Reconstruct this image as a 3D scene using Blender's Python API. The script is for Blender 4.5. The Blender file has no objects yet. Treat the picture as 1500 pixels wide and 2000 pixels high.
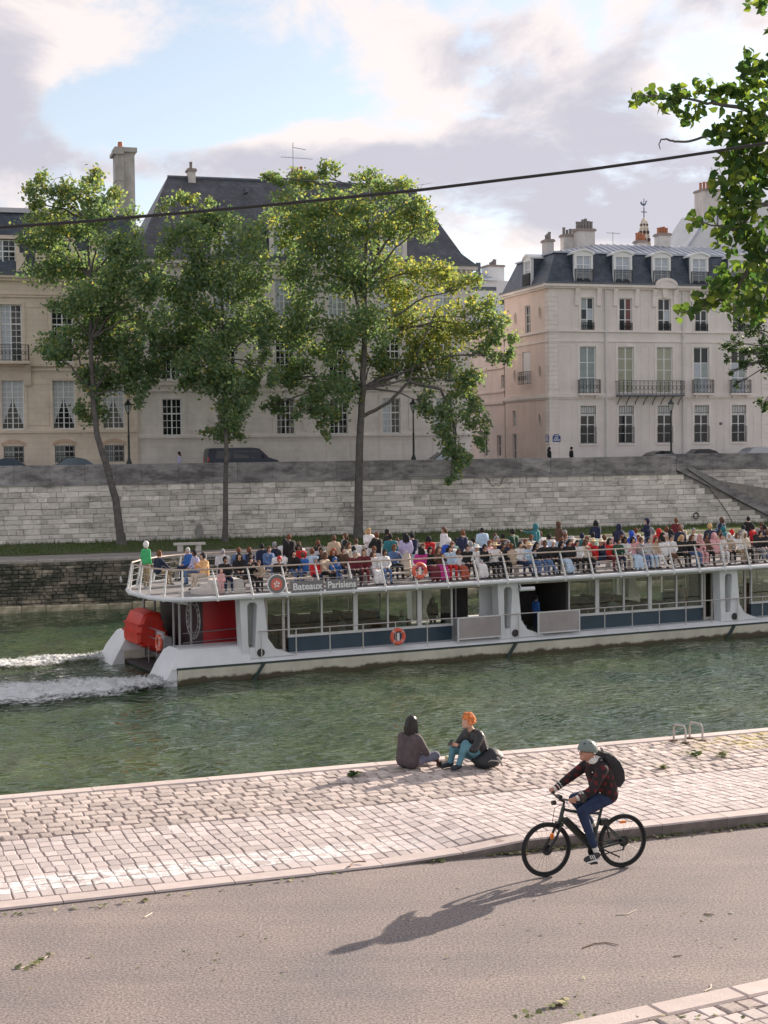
import bpy, math, random
import numpy as np
from mathutils import Vector, Matrix
random.seed(7); RNG = np.random.default_rng(7)
SC = bpy.context.scene
# ------------------------------------------------------------------ camera
FOC, HCAM, ROLL = 3000.0, 5.45, 0.012
PIT = math.atan(130/3000.0)
cF = Vector((0, math.cos(PIT), -math.sin(PIT))); cU0 = Vector((0, math.sin(PIT), math.cos(PIT))); cR0 = Vector((1, 0, 0))
cR = cR0*math.cos(ROLL)-cU0*math.sin(ROLL); cU = cR0*math.sin(ROLL)+cU0*math.cos(ROLL)
CAM = Vector((0, 0, HCAM))
cam = bpy.data.cameras.new('camera'); camo = bpy.data.objects.new('camera', cam); SC.collection.objects.link(camo)
m = Matrix((cR, cU, -cF)).transposed().to_4x4(); m.translation = CAM; camo.matrix_world = m
cam.sensor_fit = 'VERTICAL'; cam.sensor_height = 36; cam.lens = FOC/2000*36; cam.clip_start = 0.1; cam.clip_end = 5000
SC.camera = camo
# ------------------------------------------------------------------ sun and sky
SUN_EL, SUN_AZ = math.radians(21), math.radians(46)
sl = bpy.data.lights.new('sun', 'SUN'); sl.energy = 3.7; sl.angle = math.radians(0.6); sl.color = (1, .86, .72)
so = bpy.data.objects.new('sun', sl); SC.collection.objects.link(so)
sd = Vector((math.sin(SUN_AZ)*math.cos(SUN_EL), math.cos(SUN_AZ)*math.cos(SUN_EL), math.sin(SUN_EL)))
so.rotation_euler = sd.to_track_quat('Z', 'Y').to_euler(); so.location = (60, 60, 60)
SC.view_settings.view_transform = 'Standard'; SC.view_settings.look = 'None'; SC.view_settings.gamma = 1
SC.view_settings.exposure = 1.32
W = bpy.data.worlds.new('World'); SC.world = W; W.use_nodes = True
def build_world():
    t = W.node_tree; t.nodes.clear(); N = t.nodes.new; L = t.links.new
    out = N('ShaderNodeOutputWorld'); sky = N('ShaderNodeTexSky'); sky.sky_type = 'NISHITA'; sky.sun_disc = False
    sky.sun_elevation = SUN_EL; sky.sun_rotation = SUN_AZ; sky.air_density = 1.0; sky.dust_density = 0.5; sky.ozone_density = 2.0
    tc = N('ShaderNodeTexCoord')
    mp = N('ShaderNodeMapping'); mp.inputs['Scale'].default_value = (1, 1, 1.7); L(tc.outputs['Generated'], mp.inputs['Vector'])
    def noise(vec, scale, detail, rough=.55, dist=0.0):
        n = N('ShaderNodeTexNoise'); n.inputs['Scale'].default_value = scale; n.inputs['Detail'].default_value = detail
        n.inputs['Roughness'].default_value = rough; n.inputs['Distortion'].default_value = dist; L(vec, n.inputs['Vector']); return n.outputs['Fac']
    def ma(op, a, b=None, clamp=False):
        n = N('ShaderNodeMath'); n.operation = op; n.use_clamp = clamp
        for i, v in enumerate((a, b)):
            if v is None: continue
            if isinstance(v, (int, float)): n.inputs[i].default_value = v
            else: L(v, n.inputs[i])
        return n.outputs[0]
    def mr(v, a, b, c=0, d=1, smooth=True):
        n = N('ShaderNodeMapRange'); n.interpolation_type = 'SMOOTHSTEP' if smooth else 'LINEAR'
        L(v, n.inputs['Value']); n.inputs['From Min'].default_value = a; n.inputs['From Max'].default_value = b
        n.inputs['To Min'].default_value = c; n.inputs['To Max'].default_value = d; return n.outputs[0]
    # soft cloud banks: fractal noise in direction space plus a few large cumulus masses
    off = N('ShaderNodeMapping'); off.inputs['Scale'].default_value = (1, 1, 1.7); off.inputs['Location'].default_value = (.03, .02, .085); L(tc.outputs['Generated'], off.inputs['Vector'])
    d1 = ma('ADD', ma('ADD', ma('MULTIPLY', noise(mp.outputs[0], 7.5, 10, .62, .35), 1.5), -.25), ma('MULTIPLY', noise(mp.outputs[0], 2.1, 3), .5))
    d2 = ma('ADD', ma('ADD', ma('MULTIPLY', noise(off.outputs[0], 7.5, 7, .6, .35), 1.3), -.15), ma('MULTIPLY', noise(off.outputs[0], 2.1, 3), .5))
    bias = ma('ADD', .13, 0.)      # broken cloud over the whole sky
    def pxdir(x, y): return (cF+cR*((x-750)/FOC)+cU*((1000-y)/FOC)).normalized()
    for (x, y, rx, ry, a) in ((820, 90, 330, 130, .22), (1060, 190, 250, 110, .14), (30, 110, 210, 140, .26), (470, 320, 520, 70, .24), (880, 300, 420, 60, .16),
                              (1120, 400, 430, 110, .34), (430, 160, 380, 130, -.34), (1420, 170, 170, 90, -.30), (230, 220, 220, 80, -.30)):
        c = pxdir(x, y); s = N('ShaderNodeVectorMath'); s.operation = 'SUBTRACT'; L(tc.outputs['Generated'], s.inputs[0]); s.inputs[1].default_value = c
        q = N('ShaderNodeVectorMath'); q.operation = 'MULTIPLY'; L(s.outputs[0], q.inputs[0]); q.inputs[1].default_value = (FOC/rx, FOC/rx, FOC/ry)
        ln = N('ShaderNodeVectorMath'); ln.operation = 'LENGTH'; L(q.outputs[0], ln.inputs[0])
        b = ma('MULTIPLY', mr(ln.outputs['Value'], 0.0, 1.35, 1, 0), a)
        bias = b if bias is None else ma('ADD', bias, b)
    dens = ma('ADD', d1, bias)
    mask = mr(dens, .76, .99)
    thick = mr(ma('ADD', d2, bias), .86, 1.16)
    ramp = N('ShaderNodeMix'); ramp.data_type = 'RGBA'; L(thick, ramp.inputs['Factor'])
    ramp.inputs[6].default_value = (.98, .885, .86, 1); ramp.inputs[7].default_value = (.58, .56, .635, 1)
    b1 = N('ShaderNodeBackground'); b1.inputs['Strength'].default_value = 0.070
    hs = N('ShaderNodeHueSaturation'); hs.inputs['Saturation'].default_value = .56; hs.inputs['Value'].default_value = 1.0; L(sky.outputs[0], hs.inputs['Color']); L(hs.outputs[0], b1.inputs['Color'])
    b2 = N('ShaderNodeBackground'); b2.inputs['Strength'].default_value = 0.43; L(ramp.outputs[2], b2.inputs['Color'])
    mx = N('ShaderNodeMixShader'); L(ma('MULTIPLY', mask, .93), mx.inputs[0]); L(b1.outputs[0], mx.inputs[1]); L(b2.outputs[0], mx.inputs[2]); L(mx.outputs[0], out.inputs['Surface'])
build_world()
# ------------------------------------------------------------------ pixel to place
def ray(x, y): return cF+cR*((x-750)/FOC)+cU*((1000-y)/FOC)
def onz(x, y, z):
    d = ray(x, y); return CAM+d*((z-HCAM)/d.z)
def atd(x, y, D): return CAM+ray(x, y)*D
def onplane(x, y, o, n):
    d = ray(x, y); return CAM+d*((o-CAM).dot(n)/d.dot(n))
A17 = math.radians(17)
fU = Vector((math.cos(A17), math.sin(A17), 0)); fN = Vector((-math.sin(A17), math.cos(A17), 0))
def farp(x, y, v):
    P = onplane(x, y, fN*v, fN); return P.dot(fU), P.z
def fw(u, v, z): return fU*u+fN*v+Vector((0, 0, z))
# ------------------------------------------------------------------ materials
MATS = {}
def nodes_of(m):
    m.use_nodes = True; t = m.node_tree; return t, t.nodes, t.links, t.nodes['Principled BSDF']
def M(name, c, rough=.7, var=.12, scale=2., bump=0., bscale=30., metal=0., rand=0., spec=.5, c2=None, streak=0., coord='Object', emit=0, ashlar=0.):
    if name in MATS: return MATS[name]
    m = bpy.data.materials.new(name); t, N, L, P = nodes_of(m); MATS[name] = m
    P.inputs['Roughness'].default_value = rough; P.inputs['Metallic'].default_value = metal; P.inputs['Specular IOR Level'].default_value = spec
    tc = N.new('ShaderNodeTexCoord'); co = tc.outputs[coord]
    if coord == 'World': co = None
    n = N.new('ShaderNodeTexNoise'); n.inputs['Scale'].default_value = scale; n.inputs['Detail'].default_value = 7; n.inputs['Roughness'].default_value = .62
    L.new(co, n.inputs['Vector'])
    mr = N.new('ShaderNodeMapRange'); mr.inputs['From Min'].default_value = .3; mr.inputs['From Max'].default_value = .7; L.new(n.outputs['Fac'], mr.inputs['Value'])
    mx = N.new('ShaderNodeMix'); mx.data_type = 'RGBA'; L.new(mr.outputs[0], mx.inputs['Factor'])
    lo = [max(0, v*(1-var)) for v in c]; hi = [min(1, v*(1+var)) for v in c]
    if c2: lo = c2; hi = c
    mx.inputs[6].default_value = (*lo, 1); mx.inputs[7].default_value = (*hi, 1); col = mx.outputs[2]
    if streak:
        mp = N.new('ShaderNodeMapping'); mp.inputs['Scale'].default_value = (.55, .55, .22); L.new(co, mp.inputs['Vector'])
        s = N.new('ShaderNodeTexNoise'); s.inputs['Scale'].default_value = 1.0; s.inputs['Detail'].default_value = 8; s.inputs['Roughness'].default_value = .65; L.new(mp.outputs[0], s.inputs['Vector'])
        r2 = N.new('ShaderNodeMapRange'); r2.inputs['From Min'].default_value = .42; r2.inputs['From Max'].default_value = .68; r2.inputs['To Min'].default_value = 1; r2.inputs['To Max'].default_value = 1-streak; L.new(s.outputs['Fac'], r2.inputs['Value'])
        v = N.new('ShaderNodeVectorMath'); v.operation = 'SCALE'; L.new(col, v.inputs[0]); L.new(r2.outputs[0], v.inputs['Scale']); col = v.outputs[0]
    if ashlar:
        sp = N.new('ShaderNodeSeparateXYZ'); L.new(co, sp.inputs[0]); cb = N.new('ShaderNodeCombineXYZ'); L.new(sp.outputs[0], cb.inputs[0]); L.new(sp.outputs[2], cb.inputs[1])
        br = N.new('ShaderNodeTexBrick'); L.new(cb.outputs[0], br.inputs['Vector']); br.inputs['Scale'].default_value = 1; br.inputs['Brick Width'].default_value = .95; br.inputs['Row Height'].default_value = .42; br.inputs['Mortar Size'].default_value = .014
        br.inputs['Color1'].default_value = (1.04, 1.03, 1.02, 1); br.inputs['Color2'].default_value = (1-ashlar*.5, 1-ashlar*.55, 1-ashlar*.6, 1); br.inputs['Mortar'].default_value = (1-ashlar*1.6,)*3+(1,)
        v = N.new('ShaderNodeVectorMath'); v.operation = 'MULTIPLY'; L.new(col, v.inputs[0]); L.new(br.outputs['Color'], v.inputs[1]); col = v.outputs[0]
    if rand:
        oi = N.new('ShaderNodeObjectInfo'); ge = N.new('ShaderNodeNewGeometry')
        a = N.new('ShaderNodeMath'); a.operation = 'ADD'; L.new(oi.outputs['Random'], a.inputs[0]); L.new(ge.outputs['Random Per Island'], a.inputs[1])
        fr = N.new('ShaderNodeMath'); fr.operation = 'FRACT'; L.new(a.outputs[0], fr.inputs[0])
        r3 = N.new('ShaderNodeMapRange'); r3.inputs['To Min'].default_value = 1-rand; r3.inputs['To Max'].default_value = 1+rand; L.new(fr.outputs[0], r3.inputs['Value'])
        v = N.new('ShaderNodeVectorMath'); v.operation = 'SCALE'; L.new(col, v.inputs[0]); L.new(r3.outputs[0], v.inputs['Scale']); col = v.outputs[0]
    L.new(col, P.inputs['Base Color'])
    if bump:
        b = N.new('ShaderNodeBump'); b.inputs['Strength'].default_value = bump; b.inputs['Distance'].default_value = .02
        bn = N.new('ShaderNodeTexNoise'); bn.inputs['Scale'].default_value = bscale; bn.inputs['Detail'].default_value = 6; L.new(co, bn.inputs['Vector']); L.new(bn.outputs['Fac'], b.inputs['Height']); L.new(b.outputs[0], P.inputs['Normal'])
    if emit:
        L.new(col, P.inputs['Emission Color']); P.inputs['Emission Strength'].default_value = emit
    return m
def cloth(c, key=None):
    k = 'cloth_%02d_%02d_%02d' % tuple(int(v*99) for v in c)
    return M(k, c, .85, .22, 9, .35, 60)
def slate_mat(name, c, rowh=.16, ww=.26):
    if name in MATS: return MATS[name]
    m = bpy.data.materials.new(name); t, N, L, P = nodes_of(m); MATS[name] = m
    tc = N.new('ShaderNodeTexCoord'); sp = N.new('ShaderNodeSeparateXYZ'); L.new(tc.outputs['Object'], sp.inputs[0])
    ad = N.new('ShaderNodeMath'); ad.operation = 'ADD'; L.new(sp.outputs[0], ad.inputs[0]); L.new(sp.outputs[1], ad.inputs[1])
    cb = N.new('ShaderNodeCombineXYZ'); L.new(ad.outputs[0], cb.inputs[0]); L.new(sp.outputs[2], cb.inputs[1])
    br = N.new('ShaderNodeTexBrick'); L.new(cb.outputs[0], br.inputs['Vector']); br.inputs['Scale'].default_value = 1
    br.inputs['Brick Width'].default_value = ww; br.inputs['Row Height'].default_value = rowh; br.inputs['Mortar Size'].default_value = .012; br.inputs['Bias'].default_value = 0
    br.inputs['Color1'].default_value = (*[v*.75 for v in c], 1); br.inputs['Color2'].default_value = (*[v*1.3 for v in c], 1); br.inputs['Mortar'].default_value = (*[v*.4 for v in c], 1)
    n = N.new('ShaderNodeTexNoise'); n.inputs['Scale'].default_value = .9; n.inputs['Detail'].default_value = 6; L.new(tc.outputs['Object'], n.inputs['Vector'])
    mr = N.new('ShaderNodeMapRange'); mr.inputs['From Min'].default_value = .3; mr.inputs['From Max'].default_value = .7; mr.inputs['To Min'].default_value = .7; mr.inputs['To Max'].default_value = 1.35; L.new(n.outputs['Fac'], mr.inputs['Value'])
    v = N.new('ShaderNodeVectorMath'); v.operation = 'SCALE'; L.new(br.outputs['Color'], v.inputs[0]); L.new(mr.outputs[0], v.inputs['Scale']); L.new(v.outputs[0], P.inputs['Base Color'])
    P.inputs['Roughness'].default_value = .42
    b = N.new('ShaderNodeBump'); b.inputs['Strength'].default_value = .5; b.inputs['Distance'].default_value = .02; L.new(br.outputs['Fac'], b.inputs['Height']); b.invert = True; L.new(b.outputs[0], P.inputs['Normal'])
    return m
def glass_mat(name, tint=(.8, .86, .84), gloss=1.0):
    if name in MATS: return MATS[name]
    m = bpy.data.materials.new(name); t, N, L, P = nodes_of(m); MATS[name] = m
    N.remove(P); o = N['Material Output']
    tr = N.new('ShaderNodeBsdfTransparent'); tr.inputs[0].default_value = (*tint, 1); gl = N.new('ShaderNodeBsdfGlossy'); gl.inputs['Roughness'].default_value = .02; gl.inputs[0].default_value = (gloss, gloss, gloss, 1)
    fr = N.new('ShaderNodeFresnel'); fr.inputs['IOR'].default_value = 1.5
    mx = N.new('ShaderNodeMixShader'); L.new(fr.outputs[0], mx.inputs[0]); L.new(tr.outputs[0], mx.inputs[1]); L.new(gl.outputs[0], mx.inputs[2]); L.new(mx.outputs[0], o.inputs['Surface'])
    return m
def leaf_mat(name, c, c2, tl=.45):
    if name in MATS: return MATS[name]
    m = bpy.data.materials.new(name); t, N, L, P = nodes_of(m); MATS[name] = m; o = N['Material Output']
    ge = N.new('ShaderNodeNewGeometry'); cr = N.new('ShaderNodeValToRGB'); L.new(ge.outputs['Random Per Island'], cr.inputs[0])
    cr.color_ramp.elements[0].color = (*c, 1); cr.color_ramp.elements[1].color = (*c2, 1); cr.color_ramp.elements[1].position = 1
    e = cr.color_ramp.elements.new(.7); e.color = (*[(a*.75+b*.25) for a, b in zip(c, c2)], 1)
    L.new(cr.outputs[0], P.inputs['Base Color']); P.inputs['Roughness'].default_value = .6; P.inputs['Specular IOR Level'].default_value = .3
    tr = N.new('ShaderNodeBsdfTranslucent'); v = N.new('ShaderNodeVectorMath'); v.operation = 'MULTIPLY'; L.new(cr.outputs[0], v.inputs[0]); v.inputs[1].default_value = (1.9, 1.9, 1.0); L.new(v.outputs[0], tr.inputs[0])
    mx = N.new('ShaderNodeMixShader'); mx.inputs[0].default_value = tl; L.new(P.outputs[0], mx.inputs[1]); L.new(tr.outputs[0], mx.inputs[2]); L.new(mx.outputs[0], o.inputs['Surface'])
    return m
# ------------------------------------------------------------------ mesh building
COL = SC.collection
def link(o): COL.objects.link(o); return o
def tag(o, label=None, cat=None, group=None, kind=None):
    if label: o['label'] = label
    if cat: o['category'] = cat
    if group: o['group'] = group
    if kind: o['kind'] = kind
    return o
def empty(name, loc=(0, 0, 0), rz=0, parent=None):
    o = bpy.data.objects.new(name, None); link(o); o.location = loc; o.rotation_euler = (0, 0, rz); o.empty_display_size = .2
    if parent: o.parent = parent
    return o
def inst(name, me, parent=None, loc=(0, 0, 0), rot=(0, 0, 0), scale=(1, 1, 1)):
    o = bpy.data.objects.new(name, me); link(o); o.location = loc; o.rotation_euler = rot; o.scale = scale
    if parent: o.parent = parent
    return o
class MB:
    def __init__(s): s.v = []; s.f = []; s.m = []
    def add(s, vs, fs, m=0):
        b = len(s.v); s.v += [tuple(v) for v in vs]; s.f += [tuple(b+i for i in f) for f in fs]; s.m += [m]*len(fs); return s
    def box(s, x0, x1, y0, y1, z0, z1, m=0):
        x0, x1 = sorted((x0, x1)); y0, y1 = sorted((y0, y1)); z0, z1 = sorted((z0, z1))
        return s.add([(x0, y0, z0), (x1, y0, z0), (x1, y1, z0), (x0, y1, z0), (x0, y0, z1), (x1, y0, z1), (x1, y1, z1), (x0, y1, z1)],
                     [(0, 3, 2, 1), (4, 5, 6, 7), (0, 1, 5, 4), (1, 2, 6, 5), (2, 3, 7, 6), (3, 0, 4, 7)], m)
    def rbox(s, x0, x1, y0, y1, z0, z1, c, m=0):
        # box with its top edges chamfered
        vs = [(x0, y0, z0), (x1, y0, z0), (x1, y1, z0), (x0, y1, z0), (x0, y0, z1-c), (x1, y0, z1-c), (x1, y1, z1-c), (x0, y1, z1-c),
              (x0+c, y0+c, z1), (x1-c, y0+c, z1), (x1-c, y1-c, z1), (x0+c, y1-c, z1)]
        fs = [(0, 3, 2, 1)]+[(i, (i+1) % 4, 4+(i+1) % 4, 4+i) for i in range(4)]+[(4+i, 4+(i+1) % 4, 8+(i+1) % 4, 8+i) for i in range(4)]+[(8, 9, 10, 11)]
        return s.add(vs, fs, m)
    def bar(s, a, b, w, h=None, m=0, up=(0, 0, 1)):
        a = Vector(a); b = Vector(b); h = h or w; d = (b-a).normalized(); u = Vector(up)
        if abs(d.dot(u)) > .95: u = Vector((1, 0, 0))
        x = d.cross(u).normalized()*w/2; y = x.cross(d).normalized()*h/2
        vs = [p+q for p in (a, b) for q in (-x-y, x-y, x+y, -x+y)]
        return s.add(vs, [(3, 2, 1, 0), (4, 5, 6, 7)]+[(i, (i+1) % 4, 4+(i+1) % 4, 4+i) for i in range(4)], m)
    def tube(s, pts, r, n=8, m=0, closed=False):
        pts = [Vector(p) for p in pts]; k = len(pts); rs = r if isinstance(r, (list, tuple)) else [r]*k; vs = []; prev = None
        for i, p in enumerate(pts):
            if closed: d = pts[(i+1) % k]-pts[i-1]
            else: d = pts[min(i+1, k-1)]-pts[max(i-1, 0)]
            d.normalize()
            if prev is None:
                u = Vector((0, 0, 1)) if abs(d.z) < .9 else Vector((1, 0, 0)); x = d.cross(u).normalized()
            else: x = (prev-d*prev.dot(d)).normalized()
            prev = x; y = d.cross(x)
            vs += [p+(x*math.cos(2*math.pi*j/n)+y*math.sin(2*math.pi*j/n))*rs[i] for j in range(n)]
        fs = []
        for i in range(k if closed else k-1):
            a = i*n; b = ((i+1) % k)*n
            fs += [(a+j, a+(j+1) % n, b+(j+1) % n, b+j) for j in range(n)]
        if not closed: fs += [tuple(range(n-1, -1, -1)), tuple((k-1)*n+j for j in range(n))]
        return s.add(vs, fs, m)
    def ext(s, poly, vec, m=0):
        # polygon (3d points) extruded by vec
        P = [Vector(p) for p in poly]; vec = Vector(vec); n = len(P)
        return s.add(P+[p+vec for p in P], [tuple(range(n-1, -1, -1)), tuple(range(n, 2*n))]+[(i, (i+1) % n, n+(i+1) % n, n+i) for i in range(n)], m)
    def lathe(s, prof, n=16, c=(0, 0, 0), m=0, axis='z'):
        vs = []; fs = []; c = Vector(c)
        for r, z in prof:
            for j in range(n):
                a = 2*math.pi*j/n; q = (r*math.cos(a), r*math.sin(a), z)
                if axis == 'y': q = (q[0], q[2], q[1])
                if axis == 'x': q = (q[2], q[0], q[1])
                vs.append(c+Vector(q))
        k = len(prof)
        for i in range(k-1): fs += [(i*n+j, i*n+(j+1) % n, (i+1)*n+(j+1) % n, (i+1)*n+j) for j in range(n)]
        fs += [tuple(range(n-1, -1, -1)), tuple((k-1)*n+j for j in range(n))]
        return s.add(vs, fs, m)
    def ball(s, c, r, n=12, k=8, m=0):
        r = r if isinstance(r, (tuple, list)) else (r, r, r); c = Vector(c); vs = [c+Vector((0, 0, -r[2]))]; fs = []
        for i in range(1, k):
            t = math.pi*i/k-math.pi/2
            vs += [c+Vector((r[0]*math.cos(t)*math.cos(2*math.pi*j/n), r[1]*math.cos(t)*math.sin(2*math.pi*j/n), r[2]*math.sin(t))) for j in range(n)]
        vs.append(c+Vector((0, 0, r[2])))
        fs += [(0, 1+(j+1) % n, 1+j) for j in range(n)]
        for i in range(k-2): fs += [(1+i*n+j, 1+i*n+(j+1) % n, 1+(i+1)*n+(j+1) % n, 1+(i+1)*n+j) for j in range(n)]
        b = 1+(k-2)*n; fs += [(b+j, b+(j+1) % n, len(vs)-1) for j in range(n)]
        return s.add(vs, fs, m)
    def mesh(s, name, mats=None, smooth=False, sharp=None):
        me = bpy.data.meshes.new(name); me.from_pydata(s.v, [], s.f)
        for mm in (mats if isinstance(mats, (list, tuple)) else [mats]) if mats else []: me.materials.append(mm)
        if any(s.m): me.polygons.foreach_set('material_index', s.m)
        if smooth:
            me.polygons.foreach_set('use_smooth', [True]*len(me.polygons))
            if sharp: me.set_sharp_from_angle(angle=math.radians(sharp))
        me.validate(); me.update(); return me
    def build(s, name, mats, parent=None, loc=(0, 0, 0), rot=(0, 0, 0), smooth=False, sharp=40):
        return inst(name, s.mesh(name, mats, smooth, sharp), parent, loc, rot)
def npmesh(name, V, F, mat, fk):
    me = bpy.data.meshes.new(name); nv = len(V); nf = len(F)
    me.vertices.add(nv); me.vertices.foreach_set('co', np.asarray(V, dtype=np.float32).ravel())
    me.loops.add(nf*fk); me.loops.foreach_set('vertex_index', np.asarray(F, dtype=np.int32).ravel())
    me.polygons.add(nf); me.polygons.foreach_set('loop_start', np.arange(nf, dtype=np.int32)*fk); me.polygons.foreach_set('loop_total', np.full(nf, fk, dtype=np.int32))
    me.update(calc_edges=True); me.materials.append(mat); return me
# ================================================================== THE SETTING
QA = math.radians(20.3); qS = Vector((math.cos(QA), math.sin(QA), 0)); qN = Vector((-math.sin(QA), math.cos(QA), 0))
def qw(s, n, z=0): return qS*s+qN*n+Vector((0, 0, z))
KN, SN, CN, EN, ON = 18.42, 18.73, 21.6, 24.18, 24.5      # kerb, setts, cobbles, edge stones, quay edge
WZ = -4.1
def sm(x): x = min(1, max(0, x)); return x*x*(3-2*x)
def promz(s, n): return .035+.13*sm((s-7.3)/1.4)*(1-sm((n-KN-.4)/3.0))
# --- road
def asphalt():
    m = bpy.data.materials.new('asphalt'); t, N, L, P = nodes_of(m)
    tc = N.new('ShaderNodeTexCoord'); co = tc.outputs['Object']
    def noi(s, d=4, r=.6):
        n = N.new('ShaderNodeTexNoise'); n.inputs['Scale'].default_value = s; n.inputs['Detail'].default_value = d; n.inputs['Roughness'].default_value = r; L.new(co, n.inputs['Vector']); return n.outputs['Fac']
    def ramp(f, a, b, ca, cb):
        r = N.new('ShaderNodeValToRGB'); L.new(f, r.inputs[0]); r.color_ramp.elements[0].position = a; r.color_ramp.elements[1].position = b
        r.color_ramp.elements[0].color = (*ca, 1); r.color_ramp.elements[1].color = (*cb, 1); return r.outputs[0]
    a = ramp(noi(34, 5, .8), .40, .60, (.105, .093, .093), (.36, .32, .312))
    b = ramp(noi(.55, 8, .65), .32, .7, (.80, .80, .82), (1.12, 1.06, 1.0))
    mx = N.new('ShaderNodeMix'); mx.data_type = 'RGBA'; mx.blend_type = 'MULTIPLY'; mx.inputs[0].default_value = 1; L.new(a, mx.inputs[6]); L.new(b, mx.inputs[7])
    mpw = N.new('ShaderNodeMapping'); mpw.inputs['Rotation'].default_value = (0, 0, -QA); mpw.inputs['Scale'].default_value = (.10, 1.1, 1); L.new(co, mpw.inputs['Vector'])
    wn = N.new('ShaderNodeTexNoise'); wn.inputs['Scale'].default_value = 1; wn.inputs['Detail'].default_value = 6; wn.inputs['Roughness'].default_value = .6; L.new(mpw.outputs[0], wn.inputs['Vector'])
    wr = ramp(wn.outputs['Fac'], .35, .68, (.86, .86, .87), (1.10, 1.07, 1.04)); mw = N.new('ShaderNodeMix'); mw.data_type = 'RGBA'; mw.blend_type = 'MULTIPLY'; mw.inputs[0].default_value = 1; L.new(mx.outputs[2], mw.inputs[6]); L.new(wr, mw.inputs[7]); mx = mw
    vo = N.new('ShaderNodeTexVoronoi'); vo.inputs['Scale'].default_value = 26; L.new(co, vo.inputs['Vector'])
    sp = ramp(vo.outputs['Distance'], .05, .13, (1.55, 1.5, 1.42), (1, 1, 1))
    m2 = N.new('ShaderNodeMix'); m2.data_type = 'RGBA'; m2.blend_type = 'MULTIPLY'; m2.inputs[0].default_value = .7; L.new(mx.outputs[2], m2.inputs[6]); L.new(sp, m2.inputs[7])
    L.new(m2.outputs[2], P.inputs['Base Color']); P.inputs['Roughness'].default_value = .85
    bp = N.new('ShaderNodeBump'); bp.inputs['Strength'].default_value = .35; bp.inputs['Distance'].default_value = .005; L.new(noi(70, 3), bp.inputs['Height']); L.new(bp.outputs[0], P.inputs['Normal'])
    return m
ASPH = asphalt()
road = MB(); road.add([qw(-90, -12), qw(140, -12), qw(140, KN+.1), qw(-90, KN+.1)], [(0, 1, 2, 3)])
tag(road.build('road', ASPH), kind='structure')
# --- promenade: bed, setts, cobbles, edge stones and kerb
BED = M('joint_sand', (.33, .26, .235), .95, .25, 6, .5, 50)
SETT = M('sett_granite', (.54, .47, .455), .8, .12, 5, .45, 45, rand=.17)
COBB = M('cobble_sandstone', (.50, .425, .395), .88, .32, 5, .8, 22, rand=.24)
KERB = M('kerb_granite', (.52, .44, .415), .82, .10, 4, .3, 60, rand=.06)
bed = MB(); ss = [-90, -30]+[i*.5-8 for i in range(76)]+[60, 140]; nn = [KN+.12, KN+.6, KN+1.3, KN+2, CN, EN+.1, ON-.05]
bed.add([qw(s, n, promz(s, n)-.017) for s in ss for n in nn], [(i*7+j, i*7+7+j, i*7+8+j, i*7+1+j) for i in range(len(ss)-1) for j in range(6)])
prom = bed.build('promenade', BED); tag(prom, kind='structure')
def sett_mesh(name, mat, jit, ch, h, seed):
    # one paving block, unit footprint centred on the origin, top at z = 0
    rn = random.Random(seed); mb = MB(); c = ch
    def ring(k, z, j): return [((sx*(.5-k))+rn.uniform(-j, j), (sy*(.5-k))+rn.uniform(-j, j), z+rn.uniform(-j, j)*.06) for sx, sy in ((-1, -1), (1, -1), (1, 1), (-1, 1))]
    a = ring(0, -h, 0); b = ring(.0, -c*.16, jit); d = ring(c, 0, jit)
    mb.add(a+b+d, [(i, (i+1) % 4, 4+(i+1) % 4, 4+i) for i in range(4)]+[(4+i, 4+(i+1) % 4, 8+(i+1) % 4, 8+i) for i in range(4)]+[(8, 9, 10, 11)])
    return mb.mesh(name, mat)
def worn(mat, col, n0, n1, s0, s1, lo, hi, sc):
    # worn paint or lichen: a band with ragged edges laid out along the quay
    t = mat.node_tree; N = t.nodes; L = t.links; P = N['Principled BSDF']; src = P.inputs['Base Color'].links[0].from_socket; ge = N.new('ShaderNodeNewGeometry')
    def band(ax, a, b, soft):
        d = N.new('ShaderNodeVectorMath'); d.operation = 'DOT_PRODUCT'; L.new(ge.outputs['Position'], d.inputs[0]); d.inputs[1].default_value = ax
        u = N.new('ShaderNodeMapRange'); u.inputs['From Min'].default_value = a; u.inputs['From Max'].default_value = a+soft; L.new(d.outputs['Value'], u.inputs['Value'])
        v = N.new('ShaderNodeMapRange'); v.inputs['From Min'].default_value = b; v.inputs['From Max'].default_value = b-soft; L.new(d.outputs['Value'], v.inputs['Value'])
        m_ = N.new('ShaderNodeMath'); m_.operation = 'MULTIPLY'; L.new(u.outputs[0], m_.inputs[0]); L.new(v.outputs[0], m_.inputs[1]); return m_.outputs[0]
    n = N.new('ShaderNodeTexNoise'); n.inputs['Scale'].default_value = sc; n.inputs['Detail'].default_value = 8; n.inputs['Roughness'].default_value = .7; L.new(ge.outputs['Position'], n.inputs['Vector'])
    r = N.new('ShaderNodeMapRange'); r.inputs['From Min'].default_value = lo; r.inputs['From Max'].default_value = hi; L.new(n.outputs['Fac'], r.inputs['Value'])
    a = N.new('ShaderNodeMath'); a.operation = 'MULTIPLY'; L.new(band(qN, n0, n1, .08), a.inputs[0]); L.new(band(qS, s0, s1, 2.5), a.inputs[1])
    b = N.new('ShaderNodeMath'); b.operation = 'MULTIPLY'; L.new(a.outputs[0], b.inputs[0]); L.new(r.outputs[0], b.inputs[1])
    mx = N.new('ShaderNodeMix'); mx.data_type = 'RGBA'; L.new(b.outputs[0], mx.inputs['Factor']); L.new(src, mx.inputs[6]); mx.inputs[7].default_value = (*col, 1); L.new(mx.outputs[2], P.inputs['Base Color'])
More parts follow.
